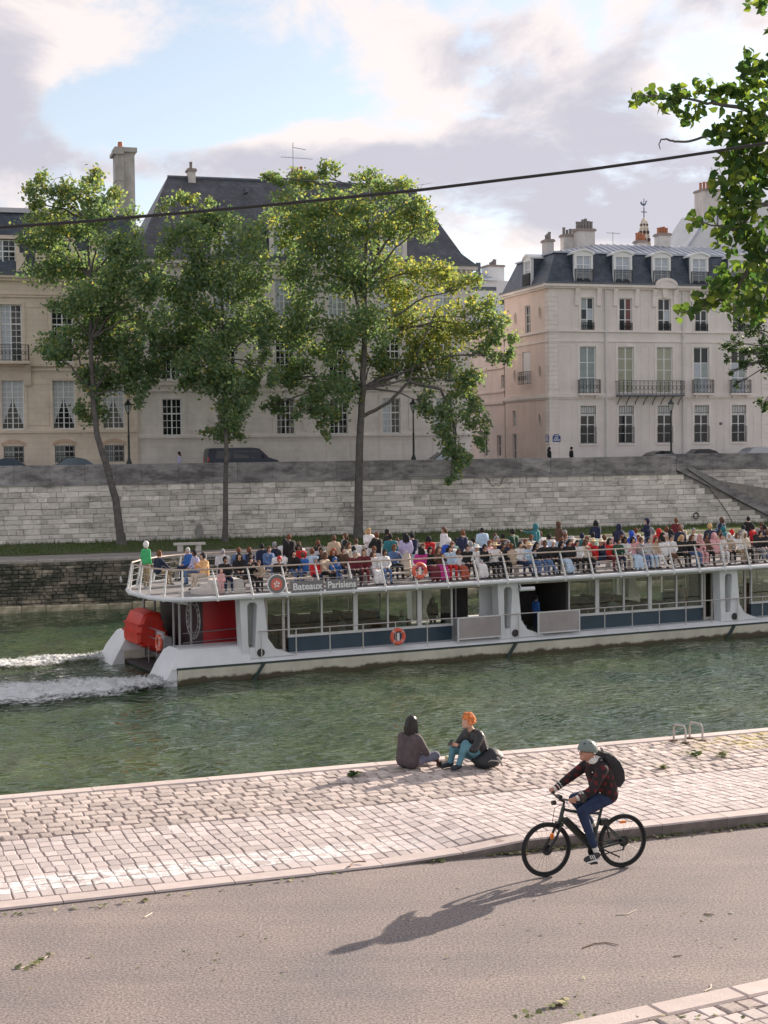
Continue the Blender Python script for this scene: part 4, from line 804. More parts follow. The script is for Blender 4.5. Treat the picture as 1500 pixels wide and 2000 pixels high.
# ---------------------------------------------------------------- behind: lane house, rear roofs, spire, far chimney wall
def rear():
    u0 = fz(1073, 700)[0]
    def sw(px, py): P = onplane(px, py, fU*u0, fU); return P.dot(fN)-VF, P.z-ZS
    b = empty('lane_house', fw(u0, VF+9.75, ZS), A17); tag(b, 'low pinkish house in the lane beside the corner mansion', 'building')
    h = sw(960, 640)[1]; D = 16; hl = []
    for (pa, pb, y0_, y1_) in ((944, 953, 892, 850), (970, 979, 892, 850), (979, 985, 760, 732)):
        w1 = sw(pa, 800)[0]-9.75; w0 = sw(pb, 800)[0]-9.75; hl.append((w0, w1, max(.1, sw(pb, y0_)[1]), sw(pb, y1_)[1]))
    mb = MB(); holes_wall(mb, 0, D, 0, h, hl, SIDE); mb.add([(0, 0, 0), (8, 0, 0), (8, 0, h), (0, 0, h)], [(0, 1, 2, 3)]); mb.box(.29, 8, .02, D, 0, h); mb.build('wall', STONE_S, b)
    for (w0, w1, z0, z1) in hl: window(b, .2, (w0+w1)/2, z0, w1-w0, z1-z0, 2, rz=-math.pi/2)
    for (py, hh, d) in ((790, .25, .15), (768, .15, .1), (722, .15, .12)):
        z = sw(965, py)[1]; s = MB(); s.box(-d, 0, 0, D, z, z+hh); s.build('string_course', STONE_S, b)
    r = MB(); r.add([(-.3, 0, h), (-.3, D, h), (3.5, D, h+2.6), (3.5, 0, h+2.6)], [(0, 1, 2, 3)]); r.add([(8, 0, h), (8, D, h), (3.5, D, h+2.6), (3.5, 0, h+2.6)], [(0, 1, 2, 3)]); r.add([(-.3, 0, h), (3.5, 0, h+2.6), (8, 0, h)], [(0, 1, 2)]); r.add([(-.3, D, h), (3.5, D, h+2.6), (8, D, h)], [(0, 1, 2)]); r.build('zinc_roof', ZINC, b)
    # white house closing the lane
    V = VF+46; ua = farp(905, 600, V)[0]; ub = farp(1012, 600, V)[0]; zt = farp(960, 548, V)[1]-ZS; zc = farp(960, 527, V)[1]-ZS
    b = empty('rear_white_house', fw(ua, V, ZS), A17); tag(b, 'white rendered house with zinc roof at the end of the lane', 'building'); L = ub-ua
    m1 = MB(); m1.box(0, L, 0, 8, 0, zt); m1.build('wall', M('render_white', (.66, .67, .69), .9, .06, 1, streak=.1), b)
    r = MB(); r.add([(-.2, -.3, zt), (L*.62, -.3, zt), (L*.62, 4, zt+1.3), (-.2, 4, zt+1.3)], [(0, 1, 2, 3)]); r.box(0, L*.62, 4, 5, zt, zt+1.3); r.build('zinc_roof', ZINC, b)
    x0 = farp(965, 520, V)[0]-ua; x1 = farp(998, 520, V)[0]-ua; zz = farp(980, 513, V)[1]-ZS; chimney(b, x0, x1, 2, 4, zt-1, zz, 5, POTG, M('render_white', (.6, .6, .6)))
    w = MB(); xx = farp(934, 520, V)[0]-ua; w.box(xx-.25, xx+.25, -.1, .1, zt, farp(934, 513, V)[1]-ZS); w.box(0, L*.6, -.04, .0, zt-1.1, zt-.7); w.build('parapet_post', LEAD, b)
    for k in range(3):
        wx = L*(.15+.3*k); window(b, wx, -.01, zt-4.2, 1.2, 2.2, 3, glass=DARKG)
    # openwork spire with cross and weathercock
    V = VF+60; uc, z0 = farp(1258, 480, V); z0 -= ZS; zt = farp(1257, 428, V)[1]-ZS
    b = empty('church_spire', fw(uc, V, ZS), A17); tag(b, 'pierced pale stone church spire topped by a cross and weathercock', 'spire')
    wb = (farp(1270, 478, V)[0]-farp(1246, 478, V)[0])/2; s = MB(); s.lathe([(wb*1.25, 0), (wb*1.2, z0-3), (wb*1.05, z0), (wb*.5, zt-.25), (wb*.3, zt), (.1, zt+.15)], 8); s.build('stone_spire', M('spire_stone', (.62, .55, .47), .9, .12, 1, streak=.15), b)
    dk = M('spire_opening', (.06, .035, .03), .9)
    for (py, r_) in ((440, .28), (455, .40), (470, .45), (448, .12), (462, .13), (477, .14)):
        z = farp(1258, py, V)[1]-ZS; t = (z-z0)/(zt-.25-z0); rr = (wb*1.05+(wb*.5-wb*1.05)*t)*.925; o = MB(); o.lathe([(r_*.5, -.05), (r_*.5, .05)], 12 if r_ > .3 else 4, (0, 0, 0), axis='y'); om = o.mesh('opening', dk)
        for q in range(8): a = math.pi/8+math.pi/4*q; inst('opening', om, b, (rr*math.cos(a), rr*math.sin(a), z), (0, 0, a-math.pi/2), (1, 1, 1.25))
    c = MB(); zc = farp(1257, 396, V)[1]-ZS; ztip = farp(1257, 388, V)[1]-ZS; c.tube([(0, 0, zt), (0, 0, ztip)], .05, 5); zx = farp(1257, 414, V)[1]-ZS; c.box(-.38, .38, -.04, .04, zx-.05, zx+.05); c.box(-.05, .05, -.05, .05, zx-.6, zx+.5); c.build('cross', LEAD, b)
    k = MB(); k.ext([(-.5, 0, .32), (-.42, 0, .05), (-.15, 0, -.12), (.15, 0, -.08), (.3, 0, .15), (.34, 0, .42), (.48, 0, .40), (.36, 0, .55), (.24, 0, .46), (.16, 0, .16), (-.1, 0, .12), (-.28, 0, .2), (-.3, 0, .4)], (0, .06, 0)); k.build('weathercock', M('cock_metal', (.07, .12, .2), .4, .1, 3), b, (0, -.03, zc-.25))
    # tall white chimney wall behind the mansard
    V = VF+14; ua = farp(1345, 478, V)[0]
    b = empty('rear_chimney_house', fw(ua, V, ZS), A17); tag(b, 'white rear house with a tall chimney wall above the zinc roof', 'building'); P = lambda px, py: (farp(px, py, V)[0]-ua, farp(px, py, V)[1]-ZS)
    z0 = 0; g = MB(); a = P(1345, 480); c1 = P(1392, 408); e = P(1520, 395); f_ = P(1520, 480)
    g.ext([(a[0], 0, 0), (a[0], 0, a[1]), (c1[0], 0, c1[1]), (e[0], 0, e[1]), (f_[0], 0, 0)], (0, 6, 0)); g.build('gable_wall', M('render_white', (.66, .67, .69)), b)
    t = MB(); t.bar((a[0], -.05, a[1]+.03), (c1[0], -.05, c1[1]+.03), .3, .12); t.build('verge_flashing', ZINC, b)
    x0, zt = P(1379, 366); x1 = P(1413, 366)[0]; chimney(b, x0, x1, .5, 2.2, P(1392, 440)[1], zt, 5, POT, ph=.7)
    l = MB(); xx = P(1401, 440)[0]; l.tube([(xx, -.1, P(1400, 480)[1]), (xx, -.1, P(1400, 400)[1])], .06, 5); l.build('downpipe', LEAD, b)
    # filler roofs farther back so that the lane does not open on nothing
rear()
# ================================================================== THE RIVER BOAT
BA = onz(340, 1338, WZ); BB = onz(1500, 1240, WZ); BANG = math.atan2(BB.y-BA.y, BB.x-BA.x)
bS = Vector((math.cos(BANG), math.sin(BANG), 0)); bT = Vector((-math.sin(BANG), math.cos(BANG), 0))
def bsh(px, py, t=0.):
    P = onplane(px, py, BA+bT*t, bT)-BA; return P.dot(bS), P.z
def bst(px, py, h):
    P = onz(px, py, WZ+h)-BA; return P.dot(bS), P.dot(bT)
def bw(s, t, h): return BA+bS*s+bT*t+Vector((0, 0, h))
WHITE = M('boat_white', (.74, .76, .78), .35, .07, 1.2, streak=.10); CREAM = M('boat_hull_cream', (.70, .67, .56), .4, .10, .8, streak=.25)
RUBST = M('rubbing_strip', (.03, .055, .05), .6, .2, 3); NAVY = M('boat_navy', (.035, .065, .095), .35, .15, 1); STEEL = M('rail_steel', (.55, .53, .52), .35, .1, 4, metal=.6)
BGLASS = glass_mat('boat_glass', (.80, .83, .78)); DECK = M('deck_paint', (.22, .21, .21), .7, .15, 1.5); WOOD = M('bench_wood', (.52, .45, .38), .7, .2, 4, rand=.1)
DARKI = M('boat_interior_dark', (.05, .045, .045), .8, .3, 1); REDW = M('boat_red', (.36, .012, .018), .35, .15, 1); ORANGE = M('lifebuoy_coral', (.75, .14, .085), .5, .1, 4); REDC = M('engine_cover_red', (.62, .035, .02), .4, .15, 2)
def waterline(mat, c, h):
    # brown scum line with a ragged upper edge along the foot of the hull
    t = mat.node_tree; N = t.nodes; L = t.links; P = N['Principled BSDF']; src = P.inputs['Base Color'].links[0].from_socket; tc = N.new('ShaderNodeTexCoord'); sp = N.new('ShaderNodeSeparateXYZ'); L.new(tc.outputs['Object'], sp.inputs[0])
    n = N.new('ShaderNodeTexNoise'); n.inputs['Scale'].default_value = 1.3; n.inputs['Detail'].default_value = 9; n.inputs['Roughness'].default_value = .75; L.new(tc.outputs['Object'], n.inputs['Vector'])
    a = N.new('ShaderNodeMath'); a.operation = 'MULTIPLY_ADD'; L.new(n.outputs['Fac'], a.inputs[0]); a.inputs[1].default_value = -.55; L.new(sp.outputs[2], a.inputs[2])
    r = N.new('ShaderNodeMapRange'); r.inputs['From Min'].default_value = h-.27; r.inputs['From Max'].default_value = h-.17; r.inputs['To Min'].default_value = 1; r.inputs['To Max'].default_value = 0; L.new(a.outputs[0], r.inputs['Value'])
    mx = N.new('ShaderNodeMix'); mx.data_type = 'RGBA'; L.new(r.outputs[0], mx.inputs['Factor']); L.new(src, mx.inputs[6]); mx.inputs[7].default_value = (*c, 1); L.new(mx.outputs[2], P.inputs['Base Color'])
waterline(CREAM, (.10, .085, .055), .14)
boat = empty('river_boat', BA, BANG); tag(boat, 'long white sightseeing boat with glazed lower saloon and crowded open top deck', 'boat')
LB = 46.0; FLOOR = 3.5
def P_(mb, name, mat, parent=boat, **k): return mb.build(name, mat, parent, **k)
def hull(t0, sgn, name):
    T = lambda t: t0+sgn*t
    h = MB(); prof = [(.25, -.9), (.06, .0), (.0, .5), (.0, .58)]
    n = len(prof); sA, sB = .12, LB
    v = [(sA+(.06 if hh > .1 else 0)+hh*.3*0, T(t), hh) for t, hh in prof]+[(sA, T(2.2), .58), (sA, T(1.95), -.9)]
    v2 = [(sB, T(t), hh) for t, hh in prof]+[(sB, T(2.2), .58), (sB, T(1.95), -.9)]
    h.add(v+v2, [(i, (i+1) % 6, 6+(i+1) % 6, 6+i) for i in range(6)]+[(5, 4, 3, 2, 1, 0), (6, 7, 8, 9, 10, 11)])
    o = P_(h, name, CREAM)
    r = MB(); r.box(.13, LB, T(-.03), T(.12), .58, .66); r.build('rubbing_strip', RUBST, o)
    g = MB(); g.ext([(3.2, T(.0), .66), (3.2, T(.32), .84), (3.2, T(2.2), .82), (3.2, T(2.2), .58), (3.2, T(.0), .58+.08)], (LB-3.2, 0, 0)); g.build('gunwale', WHITE, o)
    # raised stern block with raked end
    s = MB(); cs = [(.0, .60), (.03, .70), (.30, 1.22), (.42, 1.33), (.6, 1.37), (1.7, 1.37), (2.1, 1.2), (2.2, .58)]
    def st(hh): return -.40+(hh-.1)*.62
    a = [(st(hh), T(t), hh) for t, hh in cs]; b = [(3.35+(.0 if hh < 1 else .0), T(t), hh) for t, hh in cs]; k = len(cs)
    low = []
    s.add(a+b+low, [(i, i+1, k+i+1, k+i) for i in range(k-1)]+[tuple(range(k-1, -1, -1)), tuple(range(k, 2*k))])
    s.ext([(-.62, T(.02), -.35), (st(.6), T(.02), .597), (.14, T(.02), .597), (.14, T(.02), -.35)], (0, sgn*2.15, 0))
    s.build('stern_block', WHITE, o)
    f = MB()
    for sx in (-.1, 12.1, 24.5, 36.9): f.bar((sx+4.0, T(-.04), .62), (sx+3.5, T(.03), -.15), .18, .12)
    f.build('fender_strut', RUBST, o)
    return o
hull(0, 1, 'near_hull'); hull(9.3, -1, 'far_hull')
pl = MB(); pl.box(1.3, LB, 2.15, 7.15, .35, .78); P_(pl, 'main_deck', DECK)
pl = MB(); pl.box(.2, 1.35, 2.25, 7.05, .05, .2); P_(pl, 'swim_platform', DARKI)
# white pylons with a slot and flared foot
def pylon(sc, t, sgn):
    m_ = MB(); Y = t
    def slab(p): m_.ext([(sc+a, Y, h) for a, h in p], (0, sgn*.55, 0))
    slab([(-.55, 3.36), (-.45, .8), (-.12, .8), (-.2, 1.45), (-.22, 3.0), (-.12, 3.12), (-.12, 3.36)])
    slab([(.52, 3.36), (.68, 1.6), (1.0, 1.15), (1.9, .82), (.1, .8), (.12, 1.35), (.22, 3.0), (.12, 3.12), (.12, 3.36)])
    slab([(-.12, 3.12), (.12, 3.12), (.12, 3.36), (-.12, 3.36)]); slab([(-.12, .8), (.1, .8), (.1, 1.25), (-.16, 1.25)])
    o = P_(m_, 'pylon', WHITE); ho = MB(); ho.lathe([(.17, -.02), (.17, .02)], 14, (sc+.35, Y-sgn*.02, 1.02), axis='y'); ho.build('hawse_hole', DARKI, o)
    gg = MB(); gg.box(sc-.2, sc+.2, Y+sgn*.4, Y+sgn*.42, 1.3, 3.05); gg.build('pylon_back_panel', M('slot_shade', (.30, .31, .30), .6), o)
for sc in (3.5, 15.85, 28.35, 40.8):
    pylon(sc, .18, 1); pylon(sc, 9.12, -1)
# upper deck
out = [(LB, -.12), (1.3, -.12), (.45, .15), (-.1, .8), (-.38, 1.9), (-.42, 4.4), (-.1, 5.7), (.75, 7.05), (1.9, 8.3), (3.4, 9.2), (4.8, 9.42), (LB, 9.42)]
d = MB(); d.ext([(s, t, 3.36) for s, t in out], (0, 0, FLOOR-3.36-.004)); P_(d, 'upper_deck', DECK)
d = MB(); d.tube([(s, t, 3.41) for s, t in out], .1, 8); P_(d, 'deck_rim', WHITE, smooth=True)
d = MB(); d.box(3, LB, .25, 9.05, 3.2, 3.355); P_(d, 'saloon_ceiling', M('ceiling_panel', (.55, .52, .46), .8))
# top-deck railing
rl = [(s, t+(.22 if t < 1 else (-.22 if t > 8.6 else 0)), 0) for s, t in out]
rt = [(LB, .12), (1.3, .12), (.55, .36), (.1, .95), (-.2, 1.95), (-.24, 4.35), (.08, 5.6), (.92, 6.9), (2.05, 8.1), (3.5, 8.97), (4.8, 9.18), (LB, 9.18)]
r = MB(); r.tube([(s, t, 4.6) for s, t in rt], .035, 7); ro = P_(r, 'top_rail', M('rail_wood', (.50, .40, .34), .6, .15, 4), smooth=True)
w = MB()
for hh, k in ((3.75, .2), (4.0, .42), (4.3, .7)): w.tube([(a[0]+(b[0]-a[0])*k, a[1]+(b[1]-a[1])*k, hh) for a, b in zip(out, rt)], .008, 4)
w.build('rail_cables', STEEL, ro)
POSTW = M('post_white', (.66, .66, .66), .45, .08, 3)
def post(a, b): m_ = MB(); m_.tube([(a[0], a[1], 3.3), (a[0], a[1], 3.46), (b[0], b[1], 4.6)], [.055, .05, .035], 7); m_.build('railing_post', POSTW, boat, smooth=True)
s = 1.75
while s < LB: post((s+.12, -.17), (s, .12)); (post((s+.12, 9.45), (s, 9.18)) if s > 5.5 else None); s += 1.53
for i in range(2, 11): post(out[i], rt[i])
for t in (3.1,): post((-.42, t), (-.24, t))
# benches on the top deck
ROWS = [1.15, 2.9, 5.6, 7.9]
for t in ROWS:
    s = 2.6
    while s < LB-4:
        l = 3.4; b = empty('deck_bench', (s, t, FLOOR), 0, boat)
        for k in range(4): sl_ = MB(); sl_.box(0, l, -.2+k*.11, -.2+k*.11+.09, .42, .455); sl_.build('slat', WOOD, b)
        for x in (.3, l-.3): lg = MB(); lg.box(x-.03, x+.03, -.17, .19, 0, .42); lg.build('leg', STEEL, b)
        s += l+.1
# stepped stern seat: curved white tiers
for k, (o_, hh) in enumerate(((.55, .22), (.95, .40), (1.3, .55))):
    q = MB(); q.ext([(1.0+o_, .5+o_*.35, FLOOR), (3.4, .45+o_*.35, FLOOR), (3.4, 2.2, FLOOR), (1.6+o_, 2.2, FLOOR), (.75+o_, 1.5, FLOOR)], (0, 0, hh)); P_(q, 'stern_tier', M('tier_pale', (.55, .52, .49), .7, .1, 2))
# saloon glazing
def S_(px, t=1.0): return bsh(px, 1200, t)[0]
H0, H1 = 1.52, 3.2
def bay(sa, sb, glaze=True, t=1.0):
    o = MB(); o.box(sa, sb, t+.012, t+.022, H0+.06, H1-.05); P_(o, 'pane', BGLASS)
def saloon(edges, thick, t=1.0, far=False):
    sa, sb = edges[0], edges[-1]; m_ = MB(); m_.box(sa, sb, t, t+.12, .8, H0-.06); P_(m_, 'navy_panel', NAVY)
    m_ = MB(); m_.box(sa-.05, sb+.05, t-.06, t+.1, H0-.06, H0+.05); m_.box(sa-.05, sb+.05, t-.04, t+.08, H1-.04, H1+.12); P_(m_, 'window_rail', POSTW)
    for i, e in enumerate(edges):
        w_ = .2 if i in thick else .07; m_ = MB(); m_.box(e-w_/2, e+w_/2, t-.045, t+.09, H0+.05, H1-.04); P_(m_, 'window_post', POSTW)
    for i in range(len(edges)-1): bay(edges[i], edges[i+1], True, t)
e1 = [S_(p) for p in (563, 628, 694, 757, 819, 882)]; saloon(e1, (2, 4))
e2 = [S_(p) for p in (1111, 1166, 1218, 1269, 1321, 1371)]; saloon(e2, (1, 3))
e3 = [S_(p) for p in (1467, 1525)]; e3 = [e3[0]+i*1.62 for i in range(6)]; saloon(e3, (2, 4))
for e in (e1, e2, e3): saloon(list(e), (), 8.2, True)
def glass_door(sa, sb):
    m_ = MB(); m_.box(sa, sa+.12, .98, 1.08, .85, H1+.08); m_.box(sb-.12, sb, .98, 1.08, .85, H1+.08); m_.box(sa+.12, sb-.12, .98, 1.08, .85, .98); m_.box(sa+.12, sb-.12, .98, 1.08, H1-.05, H1+.08); o = P_(m_, 'saloon_door', M('door_frame_tan', (.50, .47, .44), .5, .1, 3))
    g = MB(); g.box(sa+.12, sb-.12, 1.02, 1.03, .98, H1-.05); g.build('pane', BGLASS, o)
glass_door(S_(517), S_(556)); glass_door(S_(1374), S_(1393)); glass_door(S_(1436), S_(1457))
m_ = MB(); m_.box(S_(943), S_(976), 1.3, 1.36, .82, H1+.1); P_(m_, 'white_bulkhead', WHITE)
m_ = MB(); m_.box(S_(892), S_(944), 2.4, 2.5, .82, H1+.1); m_.box(S_(1026), S_(1108), 3.6, 3.7, .82, H1+.1); P_(m_, 'dark_bulkhead', DARKI)
m_ = MB(); m_.box(S_(918), S_(921), 2.36, 2.4, .9, H1); m_.box(S_(893), S_(942), 2.1, 2.3, .82, 1.65); P_(m_, 'counter', M('counter_grey', (.45, .46, .47), .5, .1, 2))
m_ = MB()
for k in range(6): m_.box(S_(1023), S_(1046), 1.5+k*.28, 1.78+k*.28, .82, .95+k*.18)
P_(m_, 'stair_flight', M('stair_grey', (.25, .25, .26), .7, .1, 2))
for px in (1108, 1412): m_ = MB(); m_.box(S_(px)-.06, S_(px)+.06, 1.0, 3.6, .82, H1+.1); P_(m_, 'partition', DARKI)
# saloon interior: floor seats in rows
SEAT = M('seat_brown', (.32, .22, .14), .7, .2, 2); TBL = M('table_yellow', (.55, .42, .22), .6, .15, 3)
def seat_row(s, t0, t1):
    m_ = MB(); m_.box(s, s+.42, t0, t1, 1.15, 1.27); m_.box(s-.1, s, t0, t1, 1.15, 1.75); m_.box(s+.1, s+.3, t0+.2, t1-.2, .78, 1.15); P_(m_, 'seat_row', SEAT)
for e in (e1, e2, e3):
    s = e[0]+.6
    while s < e[-1]-.5: seat_row(s, 1.9, 4.0); seat_row(s, 5.4, 7.6); s += 1.15
for e in (e1, e2, e3):
    for t in (2.6, 6.0):
        m_ = MB(); m_.box(e[0]+.3, e[-1]-.3, t, t+.18, 3.02, 3.07); P_(m_, 'ceiling_strip', M('ceiling_strip', (.62, .54, .38), .5, .1, 2))
# gunwale railing, barrier panels
gr = MB(); gr.tube([(3.75, .08, 1.92), (S_(895, .08), .08, 1.9)], .028, 6); gr.tube([(S_(985, .08), .08, 1.9), (S_(1050, .08), .08, 1.9)], .028, 6); gr.tube([(S_(1132, .08), .08, 1.9), (LB, .08, 1.9)], .028, 6)
gro = P_(gr, 'side_rail', M('side_rail_steel', (.50, .46, .44), .4, .1, 4, metal=.5))
s = 3.85; ga, gb, gc, gd = S_(893, .08), S_(985, .08), S_(1050, .08), S_(1132, .08)
while s < LB:
    if not (ga < s < gb or gc < s < gd): m_ = MB(); m_.tube([(s, .08, .8), (s, .08, 1.9)], .026, 6); m_.build('side_rail_post', STEEL, gro, smooth=True)
    s += 1.56
ACR = M('barrier_smoked', (.38, .34, .34), .15, .12, 1.2, streak=.15)
for (a, b) in ((ga, gb-.15), (gc, gd)):
    m_ = MB(); m_.box(a+.05, b-.05, .06, .075, .98, 1.86); o = P_(m_, 'barrier_panel', ACR); f = MB(); f.box(a, a+.06, .03, .1, .85, 1.92); f.box(b-.06, b, .03, .1, .85, 1.92); f.box(a+.06, b-.06, .04, .095, 1.86, 1.92); f.box(a+.06, b-.06, .04, .095, .92, .98); f.build('barrier_frame', POSTW, o)
# floodlight and mast camera on the middle pylon
m_ = MB(); m_.tube([(16.35, -.05, 3.02), (17.05, -.1, 3.02)], .1, 10); m_.tube([(16.4, .15, 3.3), (16.4, -.02, 3.1)], .03, 6); P_(m_, 'floodlight', WHITE, smooth=True)
# stern: red room, dark end wall with the ring emblem, posts, engine cover
m_ = MB(); m_.box(2.0, 3.8, 2.0, 2.1, .78, 3.36); m_.box(3.7, 3.8, 2.1, 7.2, .78, 3.36); P_(m_, 'red_wall', REDW)
m_ = MB(); m_.box(1.9, 2.0, 2.0, 7.3, .78, 3.36); P_(m_, 'stern_wall', M('stern_wall_dark', (.045, .025, .03), .5, .2, 1))
m_ = MB(); cy, cz = 2.92, 2.3
def circ(r, x, n=40): return [(x, cy+r*math.cos(2*math.pi*k/n), cz+r*math.sin(2*math.pi*k/n)) for k in range(n)]
m_.tube(circ(.86, 1.89), .022, 6, closed=True); m_.tube(circ(.60, 1.89), .014, 6, closed=True)
emb_o = P_(m_, 'ring_emblem', M('emblem_white', (.62, .58, .58), .6, .1, 3))
FONTM = {}
def text_mesh(txt, size, ext=.004, bold=.0):
    c = bpy.data.curves.new('lettering', 'FONT'); c.body = txt; c.size = size; c.extrude = ext; c.offset = bold; c.align_x = 'CENTER'; c.align_y = 'CENTER'
    o = bpy.data.objects.new('tmp', c); COL.objects.link(o); dg = bpy.context.evaluated_depsgraph_get(); me = bpy.data.meshes.new_from_object(o.evaluated_get(dg)); COL.objects.unlink(o); bpy.data.objects.remove(o); me.name = 'lettering'; me.materials.clear(); return me
word = 'BATEAUX PARISIENS '
for i, ch in enumerate(word):
    if ch == ' ': continue
    a = math.radians(215-i*360/len(word)); me = text_mesh(ch, .24, .004, .004); me.materials.append(MATS['emblem_white'])
    # upright letters around the ring, on the wall that faces aft (reads along -t)
    ct, sn = math.cos(a), math.sin(a); up = Vector((0, -ct, sn)); rt_ = Vector((0, -sn, -ct)); nrm = Vector((-1, 0, 0))
    o = inst('letter', me, boat); o.matrix_local = Matrix((( rt_.x, up.x, nrm.x, 1.885), (rt_.y, up.y, nrm.y, cy-.73*ct), (rt_.z, up.z, nrm.z, cz+.73*sn), (0, 0, 0, 1)))
pt = MB()
for (s, t) in ((1.0, 2.1), (1.05, 3.0), (1.5, 2.1), (1.0, 6.9), (1.5, 6.9)):
    pt = MB(); pt.tube([(s, t, .3), (s, t, 3.36)], .055, 7); P_(pt, 'stern_post', M('post_grey', (.30, .29, .30), .4, .1, 3, metal=.4), smooth=True)
pt = MB(); pt.tube([(.05, 5.6, 3.2), (.9, .9, 3.16)], .05, 6); pt.tube([(.05, 5.6, 3.2), (.05, 5.6, 3.36)], .04, 6); pt.tube([(.9, .9, 3.16), (.9, .9, 3.36)], .04, 6); P_(pt, 'stern_brace', POSTW, smooth=True)
pt = MB()
for hh in (1.35, 1.75): pt.tube([(1.1, 2.0, hh+.05), (3.6, 1.95, hh+.12)], .022, 6); pt.tube([(.7, 3.2, hh), (.7, 5.4, hh)], .022, 6)
for t in (3.2, 4.3, 5.4): pt.tube([(.7, t, .2), (.7, t, 1.75)], .022, 6)
P_(pt, 'stern_rail', M('post_grey', (.3, .3, .3)), smooth=True)
m_ = MB(); m_.box(.66, .69, 3.3, 4.1, 1.45, 1.72); P_(m_, 'notice_board', M('notice_grey', (.45, .42, .46), .5, .1, 3))
m_ = MB(); m_.box(1.0, 1.5, 4.6, 5.2, .78, 1.35); m_.tube([(1.2, 4.4, 1.35), (1.2, 5.4, 1.35)], .09, 8); P_(m_, 'winch', M('winch_white', (.6, .62, .64), .5, .1, 3))
E_ = [(.20, 1.05), (.18, 1.30), (.26, 1.85), (.50, 2.34), (.85, 2.46), (1.30, 2.36), (1.46, 1.7), (1.78, 1.12), (1.72, .62), (1.20, .55), (.7, .80)]
def band(f0, f1):
    return [(a, h) for a, h in E_]
m_ = MB(); ce = (1.0, 1.5)
levels = [(5.35, .80), (5.45, .95), (5.75, 1.0), (7.15, 1.0), (7.45, .95), (7.55, .80)]; vs = []; n = len(E_)
for t, k in levels: vs += [(ce[0]+(a-ce[0])*k, t, ce[1]+(h-ce[1])*k) for a, h in E_]
m_.add(vs, [(i*n+j, i*n+(j+1) % n, i*n+n+(j+1) % n, i*n+n+j) for i in range(5) for j in range(n)]+[tuple(range(n-1, -1, -1)), tuple(5*n+j for j in range(n))])
eo = P_(m_, 'engine_cover', REDC, smooth=True, sharp=30)
m_ = MB()
for (a, b) in (((.20, 1.50), (1.5, 1.55)), ((.42, .98), (1.72, .98)), ((.26, 1.85), (1.40, 1.95))):
    m_.bar((a[0], 5.33, a[1]), (b[0], 5.33, b[1]), .05, .06); m_.bar((a[0]-.02, 5.35, a[1]), (a[0]-.02, 7.5, a[1]), .05, .06)
m_.build('cover_rib', REDC, eo)
m_ = MB(); m_.box(1.1, 1.42, 5.30, 5.36, 1.18, 1.48); m_.build('cover_window', M('cover_grey', (.4, .4, .4), .4), eo)
# name boards and roundel on the top-deck rail
BOARD = M('name_board_grey', (.20, .19, .20), .5, .1, 2); LETT = M('lettering_white', (.82, .82, .82), .5, .04, 2)
sa, sm1, sb = bsh(565, 1150)[0], bsh(631, 1150)[0], bsh(694, 1150)[0]
for (a, b, txt) in ((sa, sm1-.06, 'Bateaux'), (sm1+.06, sb, 'Parisiens')):
    m_ = MB(); m_.box(a, b, -.20, -.17, 3.46, 3.94); o = P_(m_, 'name_board', BOARD)
    me = text_mesh(txt, .40, .003, .009); me.materials.append(LETT); bx = [v.co.x for v in me.vertices]; k = min(1.25, (b-a-.14)/(max(bx)-min(bx)))
    inst('lettering', me, o, ((a+b)/2, -.205, 3.70), (math.pi/2, 0, 0), (k, 1, 1))
c0 = bsh(540, 1141, -.2); m_ = MB(); m_.lathe([(.41, -.02), (.41, .02)], 36, (0, 0, 0), axis='y'); rd = P_(m_, 'roundel', BOARD, loc=(c0[0], -.20, c0[1]))
m_ = MB(); m_.tube([(.40*math.cos(a), -.022, .40*math.sin(a)) for a in [k*math.pi/18 for k in range(36)]], .022, 6, closed=True); m_.build('roundel_rim', LETT, rd)
m_ = MB(); m_.lathe([(.255, -.03), (.255, .0)], 30, (0, 0, 0), axis='y'); m_.build('roundel_centre', M('roundel_coral', (.72, .16, .12), .5, .05, 2), rd)
m_ = MB()
for k in range(5):
    a = math.radians(90+72*k); c, s_ = math.cos(a), math.sin(a); m_.ext([(.02*c, -.04, .02*s_), (.10*c-.05*s_, -.04, .10*s_+.05*c), (.15*c-.02*s_, -.04, .15*s_+.02*c), (.12*c+.04*s_, -.04, .12*s_-.04*c)], (0, .012, 0))
m_.build('roundel_emblem', LETT, rd)
# lifebuoys hang on the rails: things of their own
def lifebuoy(s, t, h, rz, label):
    o = empty('lifebuoy', bw(s, t, h), BANG+rz); tag(o, label, 'lifebuoy')
    m_ = MB(); m_.tube([(.29*math.cos(a), 0, .29*math.sin(a)) for a in [k*math.pi/14 for k in range(28)]], .085, 9, closed=True); m_.build('ring', ORANGE, o, smooth=True)
    for k in range(4):
        a0 = math.radians(45+90*k); b = MB(); b.tube([(.29*math.cos(a), 0, .29*math.sin(a)) for a in (a0-.12, a0, a0+.12)], .089, 9); b.build('band', M('lifebuoy_band', (.68, .42, .38), .6), o, smooth=True)
    r_ = MB(); r_.box(-.05, .05, -.06, .0, -.18, .16); r_.build('rope_bag', M('rope_white', (.75, .75, .73), .8), o)
s_, h_ = bsh(823, 1115, -.3); lifebuoy(s_, -.14, h_, 0, 'coral lifebuoy hanging on the top deck rail of the boat')
s_, h_ = bsh(776, 1243, 0); lifebuoy(s_, -.05, h_, 0, 'coral lifebuoy on the lower side rail below the saloon windows')
s_, h_ = bsh(334, 1259, 3.4); lifebuoy(.62, 3.7, 1.25, math.pi/2, 'lifebuoy on the stern rail behind the red engine cover')
